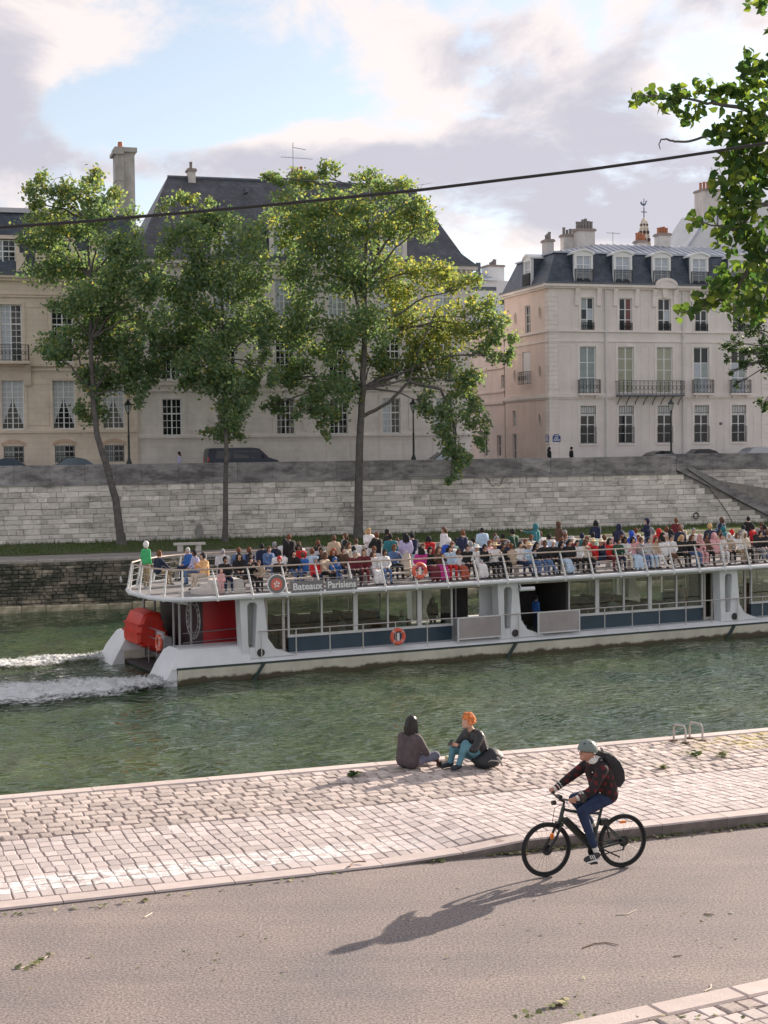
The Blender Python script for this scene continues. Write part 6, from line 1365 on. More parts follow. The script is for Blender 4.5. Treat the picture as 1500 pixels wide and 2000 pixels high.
# ================================================================== CYCLIST AND BICYCLE
def cyclist():
    rear = onz(1216, 1694, 0); front = onz(1070, 1712, 0); d = (front-rear).normalized(); ang = math.atan2(d.y, d.x); WB = 1.09; R = .348
    bike = empty('bicycle', rear, ang); tag(bike, 'dark green trekking bicycle ridden along the quay road', 'bicycle')
    TY = M('tyre_rubber', (.012, .012, .013), .75, .2, 20); FR = M('bike_frame_green', (.022, .034, .03), .35, .1, 4); AL = M('bike_alloy', (.55, .55, .56), .3, .05, 5, metal=.8); BK = M('bike_black', (.014, .014, .015), .45, .15, 8); REFL = M('reflector_orange', (.85, .22, .02), .3, .1, 5)
    def ringp(c, r, n=48): return [(c[0]+r*math.cos(2*math.pi*k/n), c[1], c[2]+r*math.sin(2*math.pi*k/n)) for k in range(n)]
    for x in (0, WB):
        w = empty('wheel', (x, 0, R), 0, bike); m_ = MB(); m_.tube(ringp((0, 0, 0), R-.022), .022, 8, closed=True); m_.build('tyre', TY, w, smooth=True)
        m_ = MB(); m_.tube(ringp((0, 0, 0), R-.052), .013, 6, closed=True); m_.build('rim', BK, w, smooth=True)
        m_ = MB(); m_.tube([(0, -.05, 0), (0, .05, 0)], .024, 10); m_.lathe([(.07, .03), (.07, .034)], 18, axis='y'); m_.build('hub', BK, w, smooth=True)
        m_ = MB()
        for k in range(24):
            a = 2*math.pi*k/24; m_.tube([(.02*math.cos(a+.9*(-1)**k), .03*(-1)**k, .02*math.sin(a+.9*(-1)**k)), ((R-.055)*math.cos(a), 0, (R-.055)*math.sin(a))], .0014, 3)
        m_.build('spokes', BK, w)
        a = 1.6 if x == 0 else .35; c = (.2*math.cos(a)*.9, 0, .22*math.sin(a)+.02) if x == 0 else (-.08, 0, .16); m_ = MB(); m_.box(c[0]-.04, c[0]+.04, -.015, .015, c[2]-.014, c[2]+.014) if x == 0 else m_.box(c[0]-.018, c[0]+.018, -.015, .015, c[2]-.035, c[2]+.035); m_.build('reflector', REFL, w)
    BBp = (.44, 0, .285); ST = (.30, 0, .80); HT = (.845, 0, .86); HB = (.89, 0, .70)
    m_ = MB(); m_.tube([BBp, ST], .019, 8); m_.tube([ST, (.30, 0, .90)], .015, 8); m_.tube([(.315, 0, .73), (.62, 0, .77), (.85, 0, .835)], .019, 8); m_.tube([BBp, (.88, 0, .735)], .033, 8); m_.tube([HT, HB], .026, 8)
    for s in (-1, 1): m_.tube([BBp, (.40, s*.05, .29), (0, s*.06, R)], .013, 6); m_.tube([(.325, s*.02, .66), (.06, s*.06, .40), (0, s*.06, R)], .011, 6)
    m_.build('frame', FR, bike, smooth=True)
    m_ = MB(); m_.tube([(.50, .0, .40), (.82, .0, .70)], .046, 8); m_.build('battery', BK, bike, smooth=True)
    m_ = MB(); m_.tube([HB, (.905, 0, .655)], .028, 8); m_.bar((.905, -.075, .655), (.905, .075, .655), .05, .04)
    for s in (-1, 1): m_.tube([(.905, s*.065, .66), (.99, s*.065, .47)], .017, 7); m_.tube([(.97, s*.065, .51), (WB, s*.062, R)], .02, 7)
    m_.build('fork', BK, bike, smooth=True)
    m_ = MB(); m_.tube([HT, (.835, 0, .93), (.90, 0, .965)], .017, 7); m_.tube([(.80, -.33, .985), (.88, -.22, 1.0), (.90, -.06, .975), (.90, .06, .975), (.88, .22, 1.0), (.80, .33, .985)], .012, 7)
    hb = m_.build('handlebar', BK, bike, smooth=True)
    for s in (-1, 1):
        g = MB(); g.tube([(.795, s*.335, .984), (.865, s*.235, .998)], .017, 8); g.build('grip', TY, hb, smooth=True); g = MB(); g.tube([(.895, s*.2, .99), (.93, s*.25, .975), (.93, s*.32, .955)], .007, 5); g.build('brake_lever', AL, hb)
    g = MB(); g.box(.88, .93, -.05, .05, .985, 1.02); g.lathe([(.03, 0), (.03, .05)], 10, (.955, 0, .93), axis='x'); g.build('display', BK, hb)
    g = MB(); g.lathe([(.005, -.05), (.055, -.03), (.055, .0)], 12, (.80, .42, 1.06), axis='x'); g.tube([(.80, .335, .99), (.80, .42, 1.05)], .006, 5); g.build('mirror', BK, hb)
    g = MB(); g.tube([(.93, .22, .98), (1.05, .16, .9), (1.04, .08, .72), (.97, .06, .55)], .004, 4); g.build('brake_cable', BK, hb)
    m_ = MB(); m_.add([(.12, -.075, .93), (.12, .075, .93), (.2, .08, .94), (.32, .03, .935), (.42, .018, .925), (.42, -.018, .925), (.32, -.03, .935), (.2, -.08, .94), (.14, -.05, .88), (.14, .05, .88), (.4, .012, .895), (.4, -.012, .895)], [(0, 1, 2, 3, 4, 5, 6, 7), (8, 11, 10, 9), (0, 8, 9, 1), (1, 9, 10, 4, 3, 2), (4, 10, 11, 5), (5, 11, 8, 0, 7, 6)]); m_.build('saddle', BK, bike)
    m_ = MB(); m_.lathe([(.08, .055), (.095, .057), (.095, .062), (.08, .064)], 22, BBp, axis='y'); m_.tube([(BBp[0], .08, BBp[2]), (.505, .085, .15)], .012, 6); m_.tube([(BBp[0], -.08, BBp[2]), (.375, -.085, .42)], .012, 6); cr = m_.build('crank', BK, bike, smooth=True)
    for (x, y, z) in ((.505, .135, .15), (.375, -.135, .42)): g = MB(); g.box(x-.05, x+.05, y-.045, y+.045, z-.012, z+.012); g.build('pedal', BK, cr)
    m_ = MB(); m_.lathe([(.045, .05), (.05, .06)], 14, (0, 0, R), axis='y'); m_.bar((BBp[0], .06, BBp[2]+.085), (0, .056, R+.045), .008, .012); m_.bar((BBp[0], .06, BBp[2]-.085), (.03, .056, R-.10), .008, .012); m_.tube([(0, .06, R-.03), (.03, .06, R-.11)], .012, 6); m_.build('chain', BK, bike)
    m_ = MB(); m_.box(.22, .33, -.04, .04, .58, .66); m_.tube([(.25, .03, .6), (.22, .05, .42)], .012, 5); m_.build('shock_lock', BK, bike)
    m_ = MB(); m_.tube([(.33, .07, .29), (.10, .11, .17)], .011, 6); m_.build('kickstand', BK, bike)
    # rider: one continuous body
    JACK = bpy.data.materials.new('plaid_jacket'); t, N, L, Pn = nodes_of(JACK); tc = N.new('ShaderNodeTexCoord')
    def wave(ax, sc):
        mp = N.new('ShaderNodeMapping'); mp.inputs['Rotation'].default_value = (0, .25, 0); L.new(tc.outputs['Object'], mp.inputs['Vector']); w = N.new('ShaderNodeTexWave'); w.bands_direction = ax; w.inputs['Scale'].default_value = sc; w.inputs['Distortion'].default_value = .6; L.new(mp.outputs[0], w.inputs['Vector']); r = N.new('ShaderNodeMapRange'); r.inputs['From Min'].default_value = .45; r.inputs['From Max'].default_value = .6; L.new(w.outputs['Fac'], r.inputs['Value']); return r.outputs[0]
    mm = N.new('ShaderNodeMath'); mm.operation = 'MULTIPLY'; L.new(wave('X', 3.2), mm.inputs[0]); L.new(wave('Z', 3.2), mm.inputs[1])
    mx = N.new('ShaderNodeMix'); mx.data_type = 'RGBA'; L.new(mm.outputs[0], mx.inputs['Factor']); mx.inputs[6].default_value = (.016, .009, .011, 1); mx.inputs[7].default_value = (.10, .010, .013, 1); L.new(mx.outputs[2], Pn.inputs['Base Color']); Pn.inputs['Roughness'].default_value = .85
    JEAN = M('rider_jeans', (.018, .035, .085), .85, .3, 14, .4, 90); WHT = M('sherpa_white', (.72, .70, .66), .9, .1, 20, .5, 60); SK = M('rider_skin', (.46, .24, .17), .55, .1, 10)
    p = [((.235, -.07, .99), (.33, -.10, 1.24), .13, .135, 1), ((.235, .07, .99), (.33, .10, 1.24), .13, .135, 1), ((.37, -.14, 1.335), (.37, .14, 1.335), .095, .095, 1), ((.33, 0, 1.15), (.40, 0, 1.33), .15, .11, 1),
         ((.41, 0, 1.38), (.46, 0, 1.47), .062, .058, 0), ('ball', (.50, 0, 1.535), (.095, .077, .115), 0), ('ball', (.595, 0, 1.52), (.026, .016, .026), 0), ('ball', (.56, 0, 1.465), (.045, .045, .04), 0), ('ball', (.583, 0, 1.478), (.016, .026, .012), 0),
         ('ball', (.49, .08, 1.52), (.02, .012, .03), 0), ('ball', (.49, -.08, 1.52), (.02, .012, .03), 0),
         ((.385, -.06, 1.41), (.45, -.03, 1.425), .055, .05, 4), ((.385, .06, 1.41), (.45, .03, 1.425), .055, .05, 4), ((.36, -.04, 1.42), (.36, .04, 1.42), .055, .055, 4)]
    for s, el, ha in ((-1, (.62, -.27, 1.16), (.825, -.28, 1.03)), (1, (.60, .30, 1.11), (.80, .29, 1.03))):
        sh = (.39, s*.2, 1.335); p += [(sh, el, .075, .06, 1), (el, tuple(Vector(el).lerp(Vector(ha), .82)), .06, .045, 1), (tuple(Vector(el).lerp(Vector(ha), .84)), tuple(Vector(el).lerp(Vector(ha), .98)), .04, .04, 4)]
        h = Vector(ha); p.append((tuple(h), tuple(h+Vector((.055, 0, -.004))), .03, .028, 0))
        for q in range(4):
            yy = s*(.245+.022*q); x0 = .865-.022*q*.6; p += [((x0, yy, 1.028), (x0+.03-.004*q, yy, 1.012), .0105, .010, 0), ((x0+.03-.004*q, yy, 1.012), (x0+.02, yy, .982), .010, .009, 0), ((x0+.02, yy, .982), (x0-.005, yy, .975), .009, .008, 0)]
        p += [((.83, s*.255, 1.02), (.85, s*.235, .99), .011, .009, 0)]
    for s, kn, an, toe in ((1, (.635, .10, .80), (.455, .125, .30), (.60, .14, .20)), (-1, (.64, -.10, .93), (.36, -.125, .56), (.47, -.14, .455))):
        p += [((.235, s*.085, .965), kn, .105, .072, 2), (kn, tuple(Vector(kn).lerp(Vector(an), .85)), .07, .052, 2), (tuple(Vector(kn).lerp(Vector(an), .9)), an, .042, .04, 4), (tuple(Vector(an)+Vector((-.03, 0, -.055))), toe, .042, .036, 3)]
    me = body_mesh('person', p, .0105, [SK, JACK, JEAN, SHOE_D, WHT], 4)
    o = inst('person', me, None, rear, (0, 0, ang)); tag(o, 'cyclist in dark red plaid jacket, jeans and grey-green helmet riding along the road', 'person')
    hm = MB(); prof = []
    vs = []; n = 24; k = 10
    for i in range(k+1):
        th = math.pi/2*(1-i/k*1.12)
        for j in range(n):
            ph = 2*math.pi*j/n; x = .135*math.cos(th)*math.cos(ph); vs.append((x, .108*math.cos(th)*math.sin(ph), max(.128*math.sin(th), -.012-.012*(math.cos(ph) < 0))))
    hm.add(vs, [(i*n+j, i*n+(j+1) % n, i*n+n+(j+1) % n, i*n+n+j) for i in range(k) for j in range(n)]+[tuple(range(n)), tuple(k*n+j for j in range(n-1, -1, -1))])
    he = hm.build('helmet', M('helmet_grey_green', (.16, .20, .19), .4, .06, 4), o, (.495, 0, 1.565), (0, -.1, 0), smooth=True, sharp=60)
    vm = MB()
    for (a, b) in ((.9, .9), (1.6, .95), (2.3, .9), (.9, -.9), (1.6, -.95), (2.3, -.9), (1.2, .35), (1.9, .35)):
        x = .128*math.cos(a)*.9; y = .10*b*math.sin(a)*.75 if abs(b) > .5 else .02; z = .118*math.sqrt(max(.05, 1-(x/.135)**2-(y/.108)**2)); vm.ball((x, y, z), (.022, .008, .01), 8, 6)
    vm.build('helmet_vent', BK, he)
    g = MB()
    for s in (-1, 1): g.tube([(.592+.002, s*.035+.022*math.cos(a), 1.545+.018*math.sin(a)) for a in [q*math.pi/5 for q in range(10)]], .003, 4, closed=True); g.tube([(.585, s*.06, 1.55), (.49, s*.083, 1.545)], .003, 4)
    g.build('glasses', BK, o)
    for s, zz in ((1, 0), (-1, 1)):
        a = (.52, .14*s, .235) if s > 0 else (.42, -.14, .49); st_ = MB()
        for q in range(3): st_.bar((a[0]-.03+q*.028, a[1]+s*.038, a[2]-.028), (a[0]-.012+q*.028, a[1]+s*.030, a[2]+.022), .004, .012)
        st_.bar((.40 if s > 0 else .31, a[1]-.0, (.20 if s > 0 else .455)), (.60 if s > 0 else .49, a[1], (.168 if s > 0 else .425)), .08, .018); st_.build('shoe_trim', SHOE_W, o)
    bt = MB(); 
    for q in range(4): bt.ball((.50-.035*q, .135-.0*q, 1.30-.09*q), .01, 6, 5)
    bt.build('jacket_buttons', WHT, o)
    cf = MB()
    for (a, b) in (((.73, .292, 1.062), (.715, .293, 1.068)), ((.755, .291, 1.051), (.745, .291, 1.055)), ((.755, -.278, 1.075), (.74, -.278, 1.083)), ((.785, -.279, 1.056), (.775, -.279, 1.062))): cf.tube([a, b], .05, 10)
    cf.build('cuff_stripe', WHT, o)
    # backpack
    bp = MB(); prof = [(.02, 0), (.10, .02), (.155, .10), (.165, .28), (.14, .42), (.06, .48)]
    lv = [(-.15, .82), (-.13, .95), (-.06, 1.0), (.06, 1.0), (.13, .95), (.15, .82)]; vs = []; base = [(.0, .02), (-.08, .0), (-.17, .05), (-.205, .18), (-.185, .34), (-.12, .46), (-.03, .50), (.0, .46)]; n = len(base); cx, cz = -.1, .25
    for y, kk in lv: vs += [(cx+(a-cx)*kk, y, cz+(b-cz)*kk) for a, b in base]
    bp.add(vs, [(i*n+j, i*n+(j+1) % n, i*n+n+(j+1) % n, i*n+n+j) for i in range(5) for j in range(n)]+[tuple(range(n-1, -1, -1)), tuple(5*n+j for j in range(n))])
    b0 = rear+Matrix.Rotation(ang, 3, 'Z') @ Vector((.165, 0, 1.04)); bo = bp.build('backpack', M('backpack_black', (.018, .018, .022), .7, .25, 8, .3, 40), None, b0, (0, .34, ang), smooth=True, sharp=45); tag(bo, 'black backpack on the back of the cyclist', 'backpack')
    for s in (-1, 1): q = MB(); q.tube([(-.02, s*.09, .44), (.06, s*.11, .47), (.17, s*.12, .38), (.20, s*.125, .2), (.12, s*.14, .08), (0, s*.13, .05)], .016, 6); q.build('strap', MATS['backpack_black'], bo, smooth=True)
    q = MB(); q.tube([(-.05, -.02, .49), (-.05, -.02, .545), (-.05, .02, .545), (-.05, .02, .49)], .008, 5); q.build('handle', MATS['backpack_black'], bo)
cyclist()
# ================================================================== THE TWO SITTING ON THE QUAY
def quay_sitters():
    zq = .055
    # left: back to us, cross-legged, facing along the edge to the other
    P = qw(*[onz(797, 1499, zq).dot(a) for a in (qS, qN)], zq); JK = M('jacket_dark_brown', (.085, .066, .072), .8, .3, 8, .4, 30); GJ = M('jeans_grey_blue', (.15, .16, .22), .85, .25, 10, .4, 60); BT = M('boot_brown', (.09, .025, .02), .6, .3, 8)
    p = [((-.08, 0, .13), (-.10, -.05, .42), .15, .135, 1), ((.08, 0, .13), (.10, -.05, .42), .15, .135, 1), ((-.15, -.06, .50), (.15, -.06, .50), .088, .088, 1), ((0, -.07, .52), (0, -.09, .64), .055, .052, 0), ('ball', (0, -.11, .72), (.078, .098, .115), 0), ('ball', (0, -.205, .71), (.015, .024, .026), 0)]
    for s in (-1, 1):
        p += [((s*.2, -.06, .49), (s*.28, -.16, .27), .072, .058, 1), ((s*.28, -.16, .27), (s*.11, -.34, .22), .055, .042, 1), ((s*.11, -.34, .22), (s*.07, -.40, .21), .034, .03, 0)]
        for q in range(4): p.append(((s*(.085-.0*q), -.40, .225-.018*q), (s*.03, -.435, .222-.018*q), .0105, .009, 0))
        p += [((s*.10, -.02, .12), (s*.30, -.36, .19), .105, .078, 2), ((s*.30, -.36, .19), (s*-.02, -.46-.07*s, .085), .072, .055, 2), ((s*-.04, -.46-.07*s, .08), (s*-.15, -.48-.08*s, .06), .05, .042, 3)]
    me = body_mesh('person', p, .014, [SKIN, JK, GJ, BT], 4); rz = A17+math.radians(118)
    o = inst('person', me, None, P, (0, 0, rz)); tag(o, 'person with shoulder-length black hair in dark brown jacket sitting cross-legged on the quay edge', 'person')
    h = MB(); h.ball((0, .0, .02), (.092, .110, .120), 16, 12)
    rn = random.Random(3)
    for k in range(80):
        a = math.pi*(-.16+1.32*rn.random()); r0 = rn.uniform(.082, .096); x, y = r0*math.cos(a), .105*math.sin(a)+.0; ln = rn.uniform(.10, .20); h.tube([(x*.85, y*.85, .07), (x*1.04, y*1.05, -.03), (x*1.16, y*1.16+.01, -ln*.7), (x*rn.uniform(1.05, 1.45), y*rn.uniform(1.05, 1.4), -ln)], [.012, .014, .012, .003], 5)
    h.build('hair', M('hair_black', (.014, .011, .010), .38, .5, 60), o, (0, -.095, .735), smooth=True)
    # right: ginger hair, knees drawn up, facing the other
    P = onz(936, 1494, zq); P.z = zq; LJ = M('jacket_black_leather', (.02, .02, .023), .45, .3, 8, .5, 25); BJ = M('jeans_light_blue', (.10, .24, .30), .85, .25, 10, .4, 60); TRN = M('trainer_dark', (.02, .025, .04), .6, .2, 8)
    p = [((-.08, .02, .14), (-.10, -.10, .46), .15, .14, 1), ((.08, .02, .14), (.10, -.10, .46), .15, .14, 1), ((-.15, -.12, .545), (.15, -.12, .545), .09, .09, 1), ((0, -.13, .57), (0, -.2, .68), .056, .052, 0), ('ball', (0, -.235, .755), (.078, .098, .115), 0), ('ball', (0, -.33, .735), (.015, .024, .026), 0), ('ball', (0, -.29, .69), (.045, .045, .04), 0)]
    for s in (-1, 1):
        p += [((s*.2, -.12, .53), (s*.26, -.27, .33), .075, .06, 1), ((s*.26, -.27, .33), (s*.08, -.47, .39), .056, .042, 1), ((s*.08, -.47, .39), (s*.05, -.53, .42), .034, .03, 0)]
        for q in range(4): p.append(((s*.055, -.535, .432-.017*q), (s*.012, -.565, .44-.017*q), .0105, .009, 0))
        kz = .40 if s > 0 else .30; p += [((s*.10, -.02, .14), (s*.17, -.40, kz), .105, .076, 2), ((s*.17, -.40, kz+.03), (s*.12, -.50, .10), .07, .05, 2), ((s*.12, -.49, .06), (s*.13, -.64, .04), .05, .042, 3)]
    me = body_mesh('person', p, .014, [SKIN, LJ, BJ, TRN], 4); rz = QA+math.radians(-78)
    o = inst('person', me, None, P, (0, 0, rz)); tag(o, 'person with curly ginger hair and black leather jacket sitting on the quay edge', 'person')
    h = MB(); rn = random.Random(5)
    for k in range(230):
        a = rn.uniform(0, 2*math.pi); e = rn.uniform(-.3, 1.45); d = Vector((math.cos(a)*math.cos(e), math.sin(a)*math.cos(e), math.sin(e)))
        if d.y < -.55 and d.z < .35: continue
        h.ball((d.x*rn.uniform(.086, .108), d.y*rn.uniform(.1, .125)+.01, d.z*rn.uniform(.11, .135)+.01), rn.uniform(.012, .026), 6, 4)
    h.ball((0, .015, .015), (.088, .105, .118), 12, 8)
    h.build('hair', M('hair_ginger', (.62, .20, .06), .55, .35, 25), o, (0, -.225, .765), smooth=True)
    ph = MB(); ph.box(-.035, .035, -.005, .005, -.06, .06); ph_o = ph.build('phone', M('phone_black', (.02, .02, .02), .2), None, Vector(P)+Matrix.Rotation(rz, 3, 'Z') @ Vector((0, -.585, .445)), (-.7, 0, rz)); tag(ph_o, 'dark phone held by the ginger-haired person', 'phone')
    # bag, cup and small things between them
    c = onz(954, 1499, zq); c.z = zq; rn = random.Random(8); b = MB(); vs = []; n = 16; k = 9
    for i in range(k+1):
        th = -math.pi/2+math.pi*i/k
        for j in range(n):
            a = 2*math.pi*j/n; r = 1+rn.uniform(-.07, .07); vs.append((.26*math.cos(th)*math.cos(a)*r, .17*math.cos(th)*math.sin(a)*r, max(-.135, .16*math.sin(th)*r+.03*math.cos(a))+.135))
    b.add(vs, [(i*n+j, i*n+(j+1) % n, i*n+n+(j+1) % n, i*n+n+j) for i in range(k) for j in range(n)]); BG = M('bag_black', (.014, .017, .022), .55, .3, 8, .5, 30)
    bo = b.build('backpack', BG, None, c, (0, 0, QA-.1), smooth=True); tag(bo, 'bulky black bag lying beside the ginger-haired person', 'bag')
    q = MB(); q.tube([(-.05, -.14, .12), (-.02, -.20, .16), (.1, -.19, .14), (.15, -.13, .1)], .012, 6); q.tube([(.1, -.14, .2), (.16, -.16, .12), (.2, -.12, .04)], .018, 6); q.build('strap', M('strap_grey', (.3, .29, .28), .8), bo, smooth=True)
    cu = MB(); cu.lathe([(.032, 0), (.044, .12), (.046, .12), (.046, .128), (.02, .14)], 14); c = onz(874, 1492, zq); c.z = zq; co = cu.build('drink_cup', M('cup_cream', (.72, .68, .42), .5, .1, 6), None, c, smooth=True); tag(co, 'small cream takeaway cup standing between the two sitters', 'cup')
    for (px, py, w, d_, hh, col, nm, lab) in ((868, 1496, .22, .12, .07, (.012, .012, .014), 'pouch', 'flat black pouch on the stones between the two sitters'), (858, 1497, .07, .07, .10, (.06, .02, .015), 'tin', 'small dark red tin beside the boots of the black-haired person'), (879, 1498, .05, .05, .09, (.015, .015, .02), 'bottle_cap_jar', 'tiny black jar in front of the cream cup')):
        c = onz(px, py, zq); c.z = zq+.002; b = MB(); b.rbox(-w/2, w/2, -d_/2, d_/2, 0, hh, .012); o = b.build(nm, M(nm, col, .5, .2, 8), None, c, (0, 0, QA+.3)); tag(o, lab, 'pouch' if nm == 'pouch' else 'jar')
quay_sitters()
# ================================================================== TREES
BARK = M('bark_grey', (.115, .105, .10), .95, .35, 3, .9, 14)
LEAF = leaf_mat('leaf_plane_tree', (.11, .185, .118), (.27, .32, .165), .48); LEAF_SUN = leaf_mat('leaf_sun_yellow', (.17, .22, .08), (.52, .44, .14), .46); LEAF_D = leaf_mat('leaf_dark', (.035, .072, .034), (.09, .13, .05), .3); LEAF_P = leaf_mat('leaf_poplar', (.030, .075, .028), (.20, .26, .05), .52)  # the yellow leaf colour stands in for sunlight on the crowns
LSH = {4: np.array([(-.5, 0, 0), (0, -.36, .06), (.5, 0, 0), (0, .36, .06)]),
       6: np.array([(-.45, 0, 0), (-.38, -.34, .06), (0, -.42, .08), (.62, 0, -.03), (0, .42, .08), (-.38, .34, .06)])}
def leaf_arrays(C, size, rng, k=4, droop=.0):
    n = len(C); v = rng.normal(size=(n, 3)); v[:, 2] = v[:, 2]*.8-droop; v /= np.linalg.norm(v, axis=1)[:, None]
    w = rng.normal(size=(n, 3)); w -= (w*v).sum(1)[:, None]*v; w /= np.linalg.norm(w, axis=1)[:, None]; u = np.cross(v, w); sh = LSH[k]
    s = size*rng.uniform(.7, 1.3, n); V = C[:, None, :]+s[:, None, None]*(sh[None, :, 0:1]*v[:, None, :]+sh[None, :, 1:2]*w[:, None, :]+sh[None, :, 2:3]*u[:, None, :])
    return V.reshape(-1, 3), np.arange(n*k).reshape(-1, k)
def limb(mb, pts, r0, r1, n=7, wob=.0):
    P = [Vector(p) for p in pts]; Q = []
    for i in range(len(P)-1):
        for k in range(4): t = k/4; Q.append(P[i].lerp(P[i+1], t)+Vector((random.gauss(0, wob), random.gauss(0, wob), random.gauss(0, wob))) if (i or k) else P[i].copy())
    Q.append(P[-1]); m_ = len(Q); mb.tube(Q, [r0+(r1-r0)*i/(m_-1) for i in range(m_)], n)
def tree(name, label, trunk_px, D0, blobs, leaf_per, size, seed, mat, r0, depth, base_z, limbs=(), mats2=None, cat='tree', twig=True):
    rng = np.random.default_rng(seed); rn = random.Random(seed)
    base = atd(*trunk_px[0], D0); base.z = base_z
    pts = [base]+[atd(x, y, D0) for x, y in trunk_px[1:]]
    o = empty(name, base); tag(o, label, cat, 'trees on the far quay' if cat == 'tree' and 'plane' in name else None)
    tb = MB(); loc = [p-base for p in pts]; limb(tb, loc, r0, r0*.28, 10, .015); tb.lathe([(r0*1.55, -.15), (r0*1.35, .05), (r0*1.1, .35), (r0*.97, .8)], 12)
    to = tb.build('trunk', BARK, o, smooth=True, sharp=80)
    cents = []; leaves = []; leaves2 = []
    for (x, y, rx, ry) in blobs:
        c = atd(x, y, D0+rn.uniform(-depth, depth)*.8)-base; k = D0/FOC; a, b = rx*k, ry*k; dd = min(depth*.8, max(a, b)); cents.append((c, a, b))
        area = rx*ry; nl = int(leaf_per*area); ncl = max(5, int(math.sqrt(area)/4.2)); sub = rng.normal(size=(ncl, 3)); sub /= np.linalg.norm(sub, axis=1)[:, None]; sub *= rng.uniform(.35, 1.0, ncl)[:, None]
        cl = rng.integers(0, ncl, nl); q = sub[cl]+rng.normal(size=(nl, 3))*.20; q *= np.array([a, dd, b]); C = q+np.array(c)
        lit = rng.random(nl) < (.0 if mats2 is None else mats2(x, y)); leaves.append(C[~lit]); leaves2.append(C[lit])  # clumps the sun reaches get more yellow leaves: sunlight put into the colour
    # limbs reach from the stem to each clump
    lb = MB(); stem = loc; zlow = (atd(trunk_px[0][0], 800 if cat == 'tree' else 0, D0)-base).z
    for px in limbs: limb(lb, [atd(x, y, D0)-base for x, y in px], r0*.42, r0*.12, 7, .03)
    for (c, a, b) in cents:
        low = c.z < zlow; cand = [q[0] for q in cents if q[0].z > c.z+.4] if low else ([p for p in stem if zlow-1.5 < p.z < c.z-.3] or [p for p in stem if p.z > zlow-1.5][:1]); s = min(cand, key=lambda p: (p-c).length+.3*abs(c.z-p.z)); mid = s.lerp(c, .55)+Vector((0, 0, (c-s).length*.08))
        L = (c-s).length; limb(lb, [s, mid, c], min(r0*.34, .03+.018*L), .016, 6, .02*L**.5)
        for k in range(5 if twig else 2):
            e = c+Vector((rn.gauss(0, a*.6), rn.gauss(0, a*.5), rn.gauss(.15*b, b*.55))); limb(lb, [mid.lerp(c, .6), c.lerp(e, .5)+Vector((0, 0, .05)), e], .022, .007, 4, .03)
    lb.build('branches', BARK, o, smooth=True, sharp=80)
    C = np.concatenate(leaves); V, F = leaf_arrays(C, size, rng, 4); inst('crown', npmesh('crown', V, F, mat, 4), o)
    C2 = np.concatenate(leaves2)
    if len(C2): V, F = leaf_arrays(C2, size, rng, 4); inst('crown', npmesh('crown', V, F, LEAF_SUN, 4), o)
    return o
T1 = [(75, 362, 34, 36), (60, 400, 25, 20), (178, 352, 30, 30), (150, 385, 45, 40), (205, 385, 35, 35), (105, 430, 60, 42), (200, 440, 60, 55), (80, 478, 55, 26), (50, 465, 25, 18), (145, 520, 85, 55), (235, 530, 55, 65), (175, 590, 75, 55), (135, 610, 40, 35), (135, 665, 58, 40), (205, 655, 65, 58), (105, 690, 32, 26), (215, 740, 55, 40), (180, 790, 26, 50), (268, 770, 26, 42), (245, 690, 48, 55), (288, 620, 35, 60), (285, 560, 30, 40), (185, 745, 35, 40), (250, 480, 35, 40)]
T2 = [(352, 398, 38, 28), (400, 420, 36, 30), (430, 450, 50, 45), (360, 470, 55, 50), (480, 470, 50, 55), (330, 550, 50, 55), (410, 550, 80, 65), (495, 560, 50, 65), (345, 650, 55, 55), (435, 650, 75, 65), (520, 640, 38, 60), (315, 715, 35, 42), (290, 680, 22, 45), (415, 740, 65, 45), (470, 780, 45, 55), (440, 850, 42, 26), (395, 700, 55, 55), (500, 735, 30, 40), (380, 600, 50, 50), (450, 810, 40, 40), (520, 720, 25, 40), (370, 735, 35, 30)]
T3 = [(525, 348, 34, 18), (580, 350, 50, 28), (640, 345, 34, 30), (720, 352, 40, 26), (760, 372, 40, 30), (800, 395, 40, 38), (600, 400, 70, 40), (690, 400, 70, 40), (560, 450, 55, 55), (640, 460, 70, 55), (730, 450, 70, 50), (820, 445, 36, 45), (590, 540, 60, 60), (680, 540, 72, 60), (775, 545, 70, 55), (850, 535, 55, 42), (905, 560, 35, 35), (600, 640, 65, 60), (690, 640, 72, 60), (790, 640, 76, 65), (870, 640, 58, 58), (935, 620, 46, 40), (980, 640, 34, 36), (960, 690, 40, 32), (1000, 690, 18, 26), (590, 735, 46, 46), (655, 760, 46, 56), (780, 725, 55, 34), (640, 820, 28, 34), (845, 715, 55, 46), (900, 745, 46, 46), (930, 800, 28, 42), (885, 830, 36, 55), (890, 895, 28, 42), (835, 790, 26, 36), (600, 800, 34, 32), (540, 790, 26, 26), (620, 775, 30, 30), (880, 930, 16, 20), (940, 850, 18, 30), (660, 690, 50, 40), (730, 700, 40, 30)]
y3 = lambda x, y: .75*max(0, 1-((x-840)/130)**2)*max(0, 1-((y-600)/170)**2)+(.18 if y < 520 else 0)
D1 = 102/(.956+.0502); D2 = 102/(.956+.0302); D3 = 102/(.956+.0049)
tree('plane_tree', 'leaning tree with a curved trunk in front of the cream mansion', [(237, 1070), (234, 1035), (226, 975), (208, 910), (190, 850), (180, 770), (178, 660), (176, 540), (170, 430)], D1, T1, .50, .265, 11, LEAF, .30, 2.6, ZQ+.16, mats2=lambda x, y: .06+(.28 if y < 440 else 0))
tree('plane_tree', 'slender straight tree between the leaning tree and the largest tree', [(440, 1062), (441, 960), (442, 860), (438, 700), (432, 560), (426, 430)], D2, T2, .50, .265, 12, LEAF, .20, 2.6, ZQ+.16, mats2=lambda x, y: .06+(.22 if y < 450 else 0))
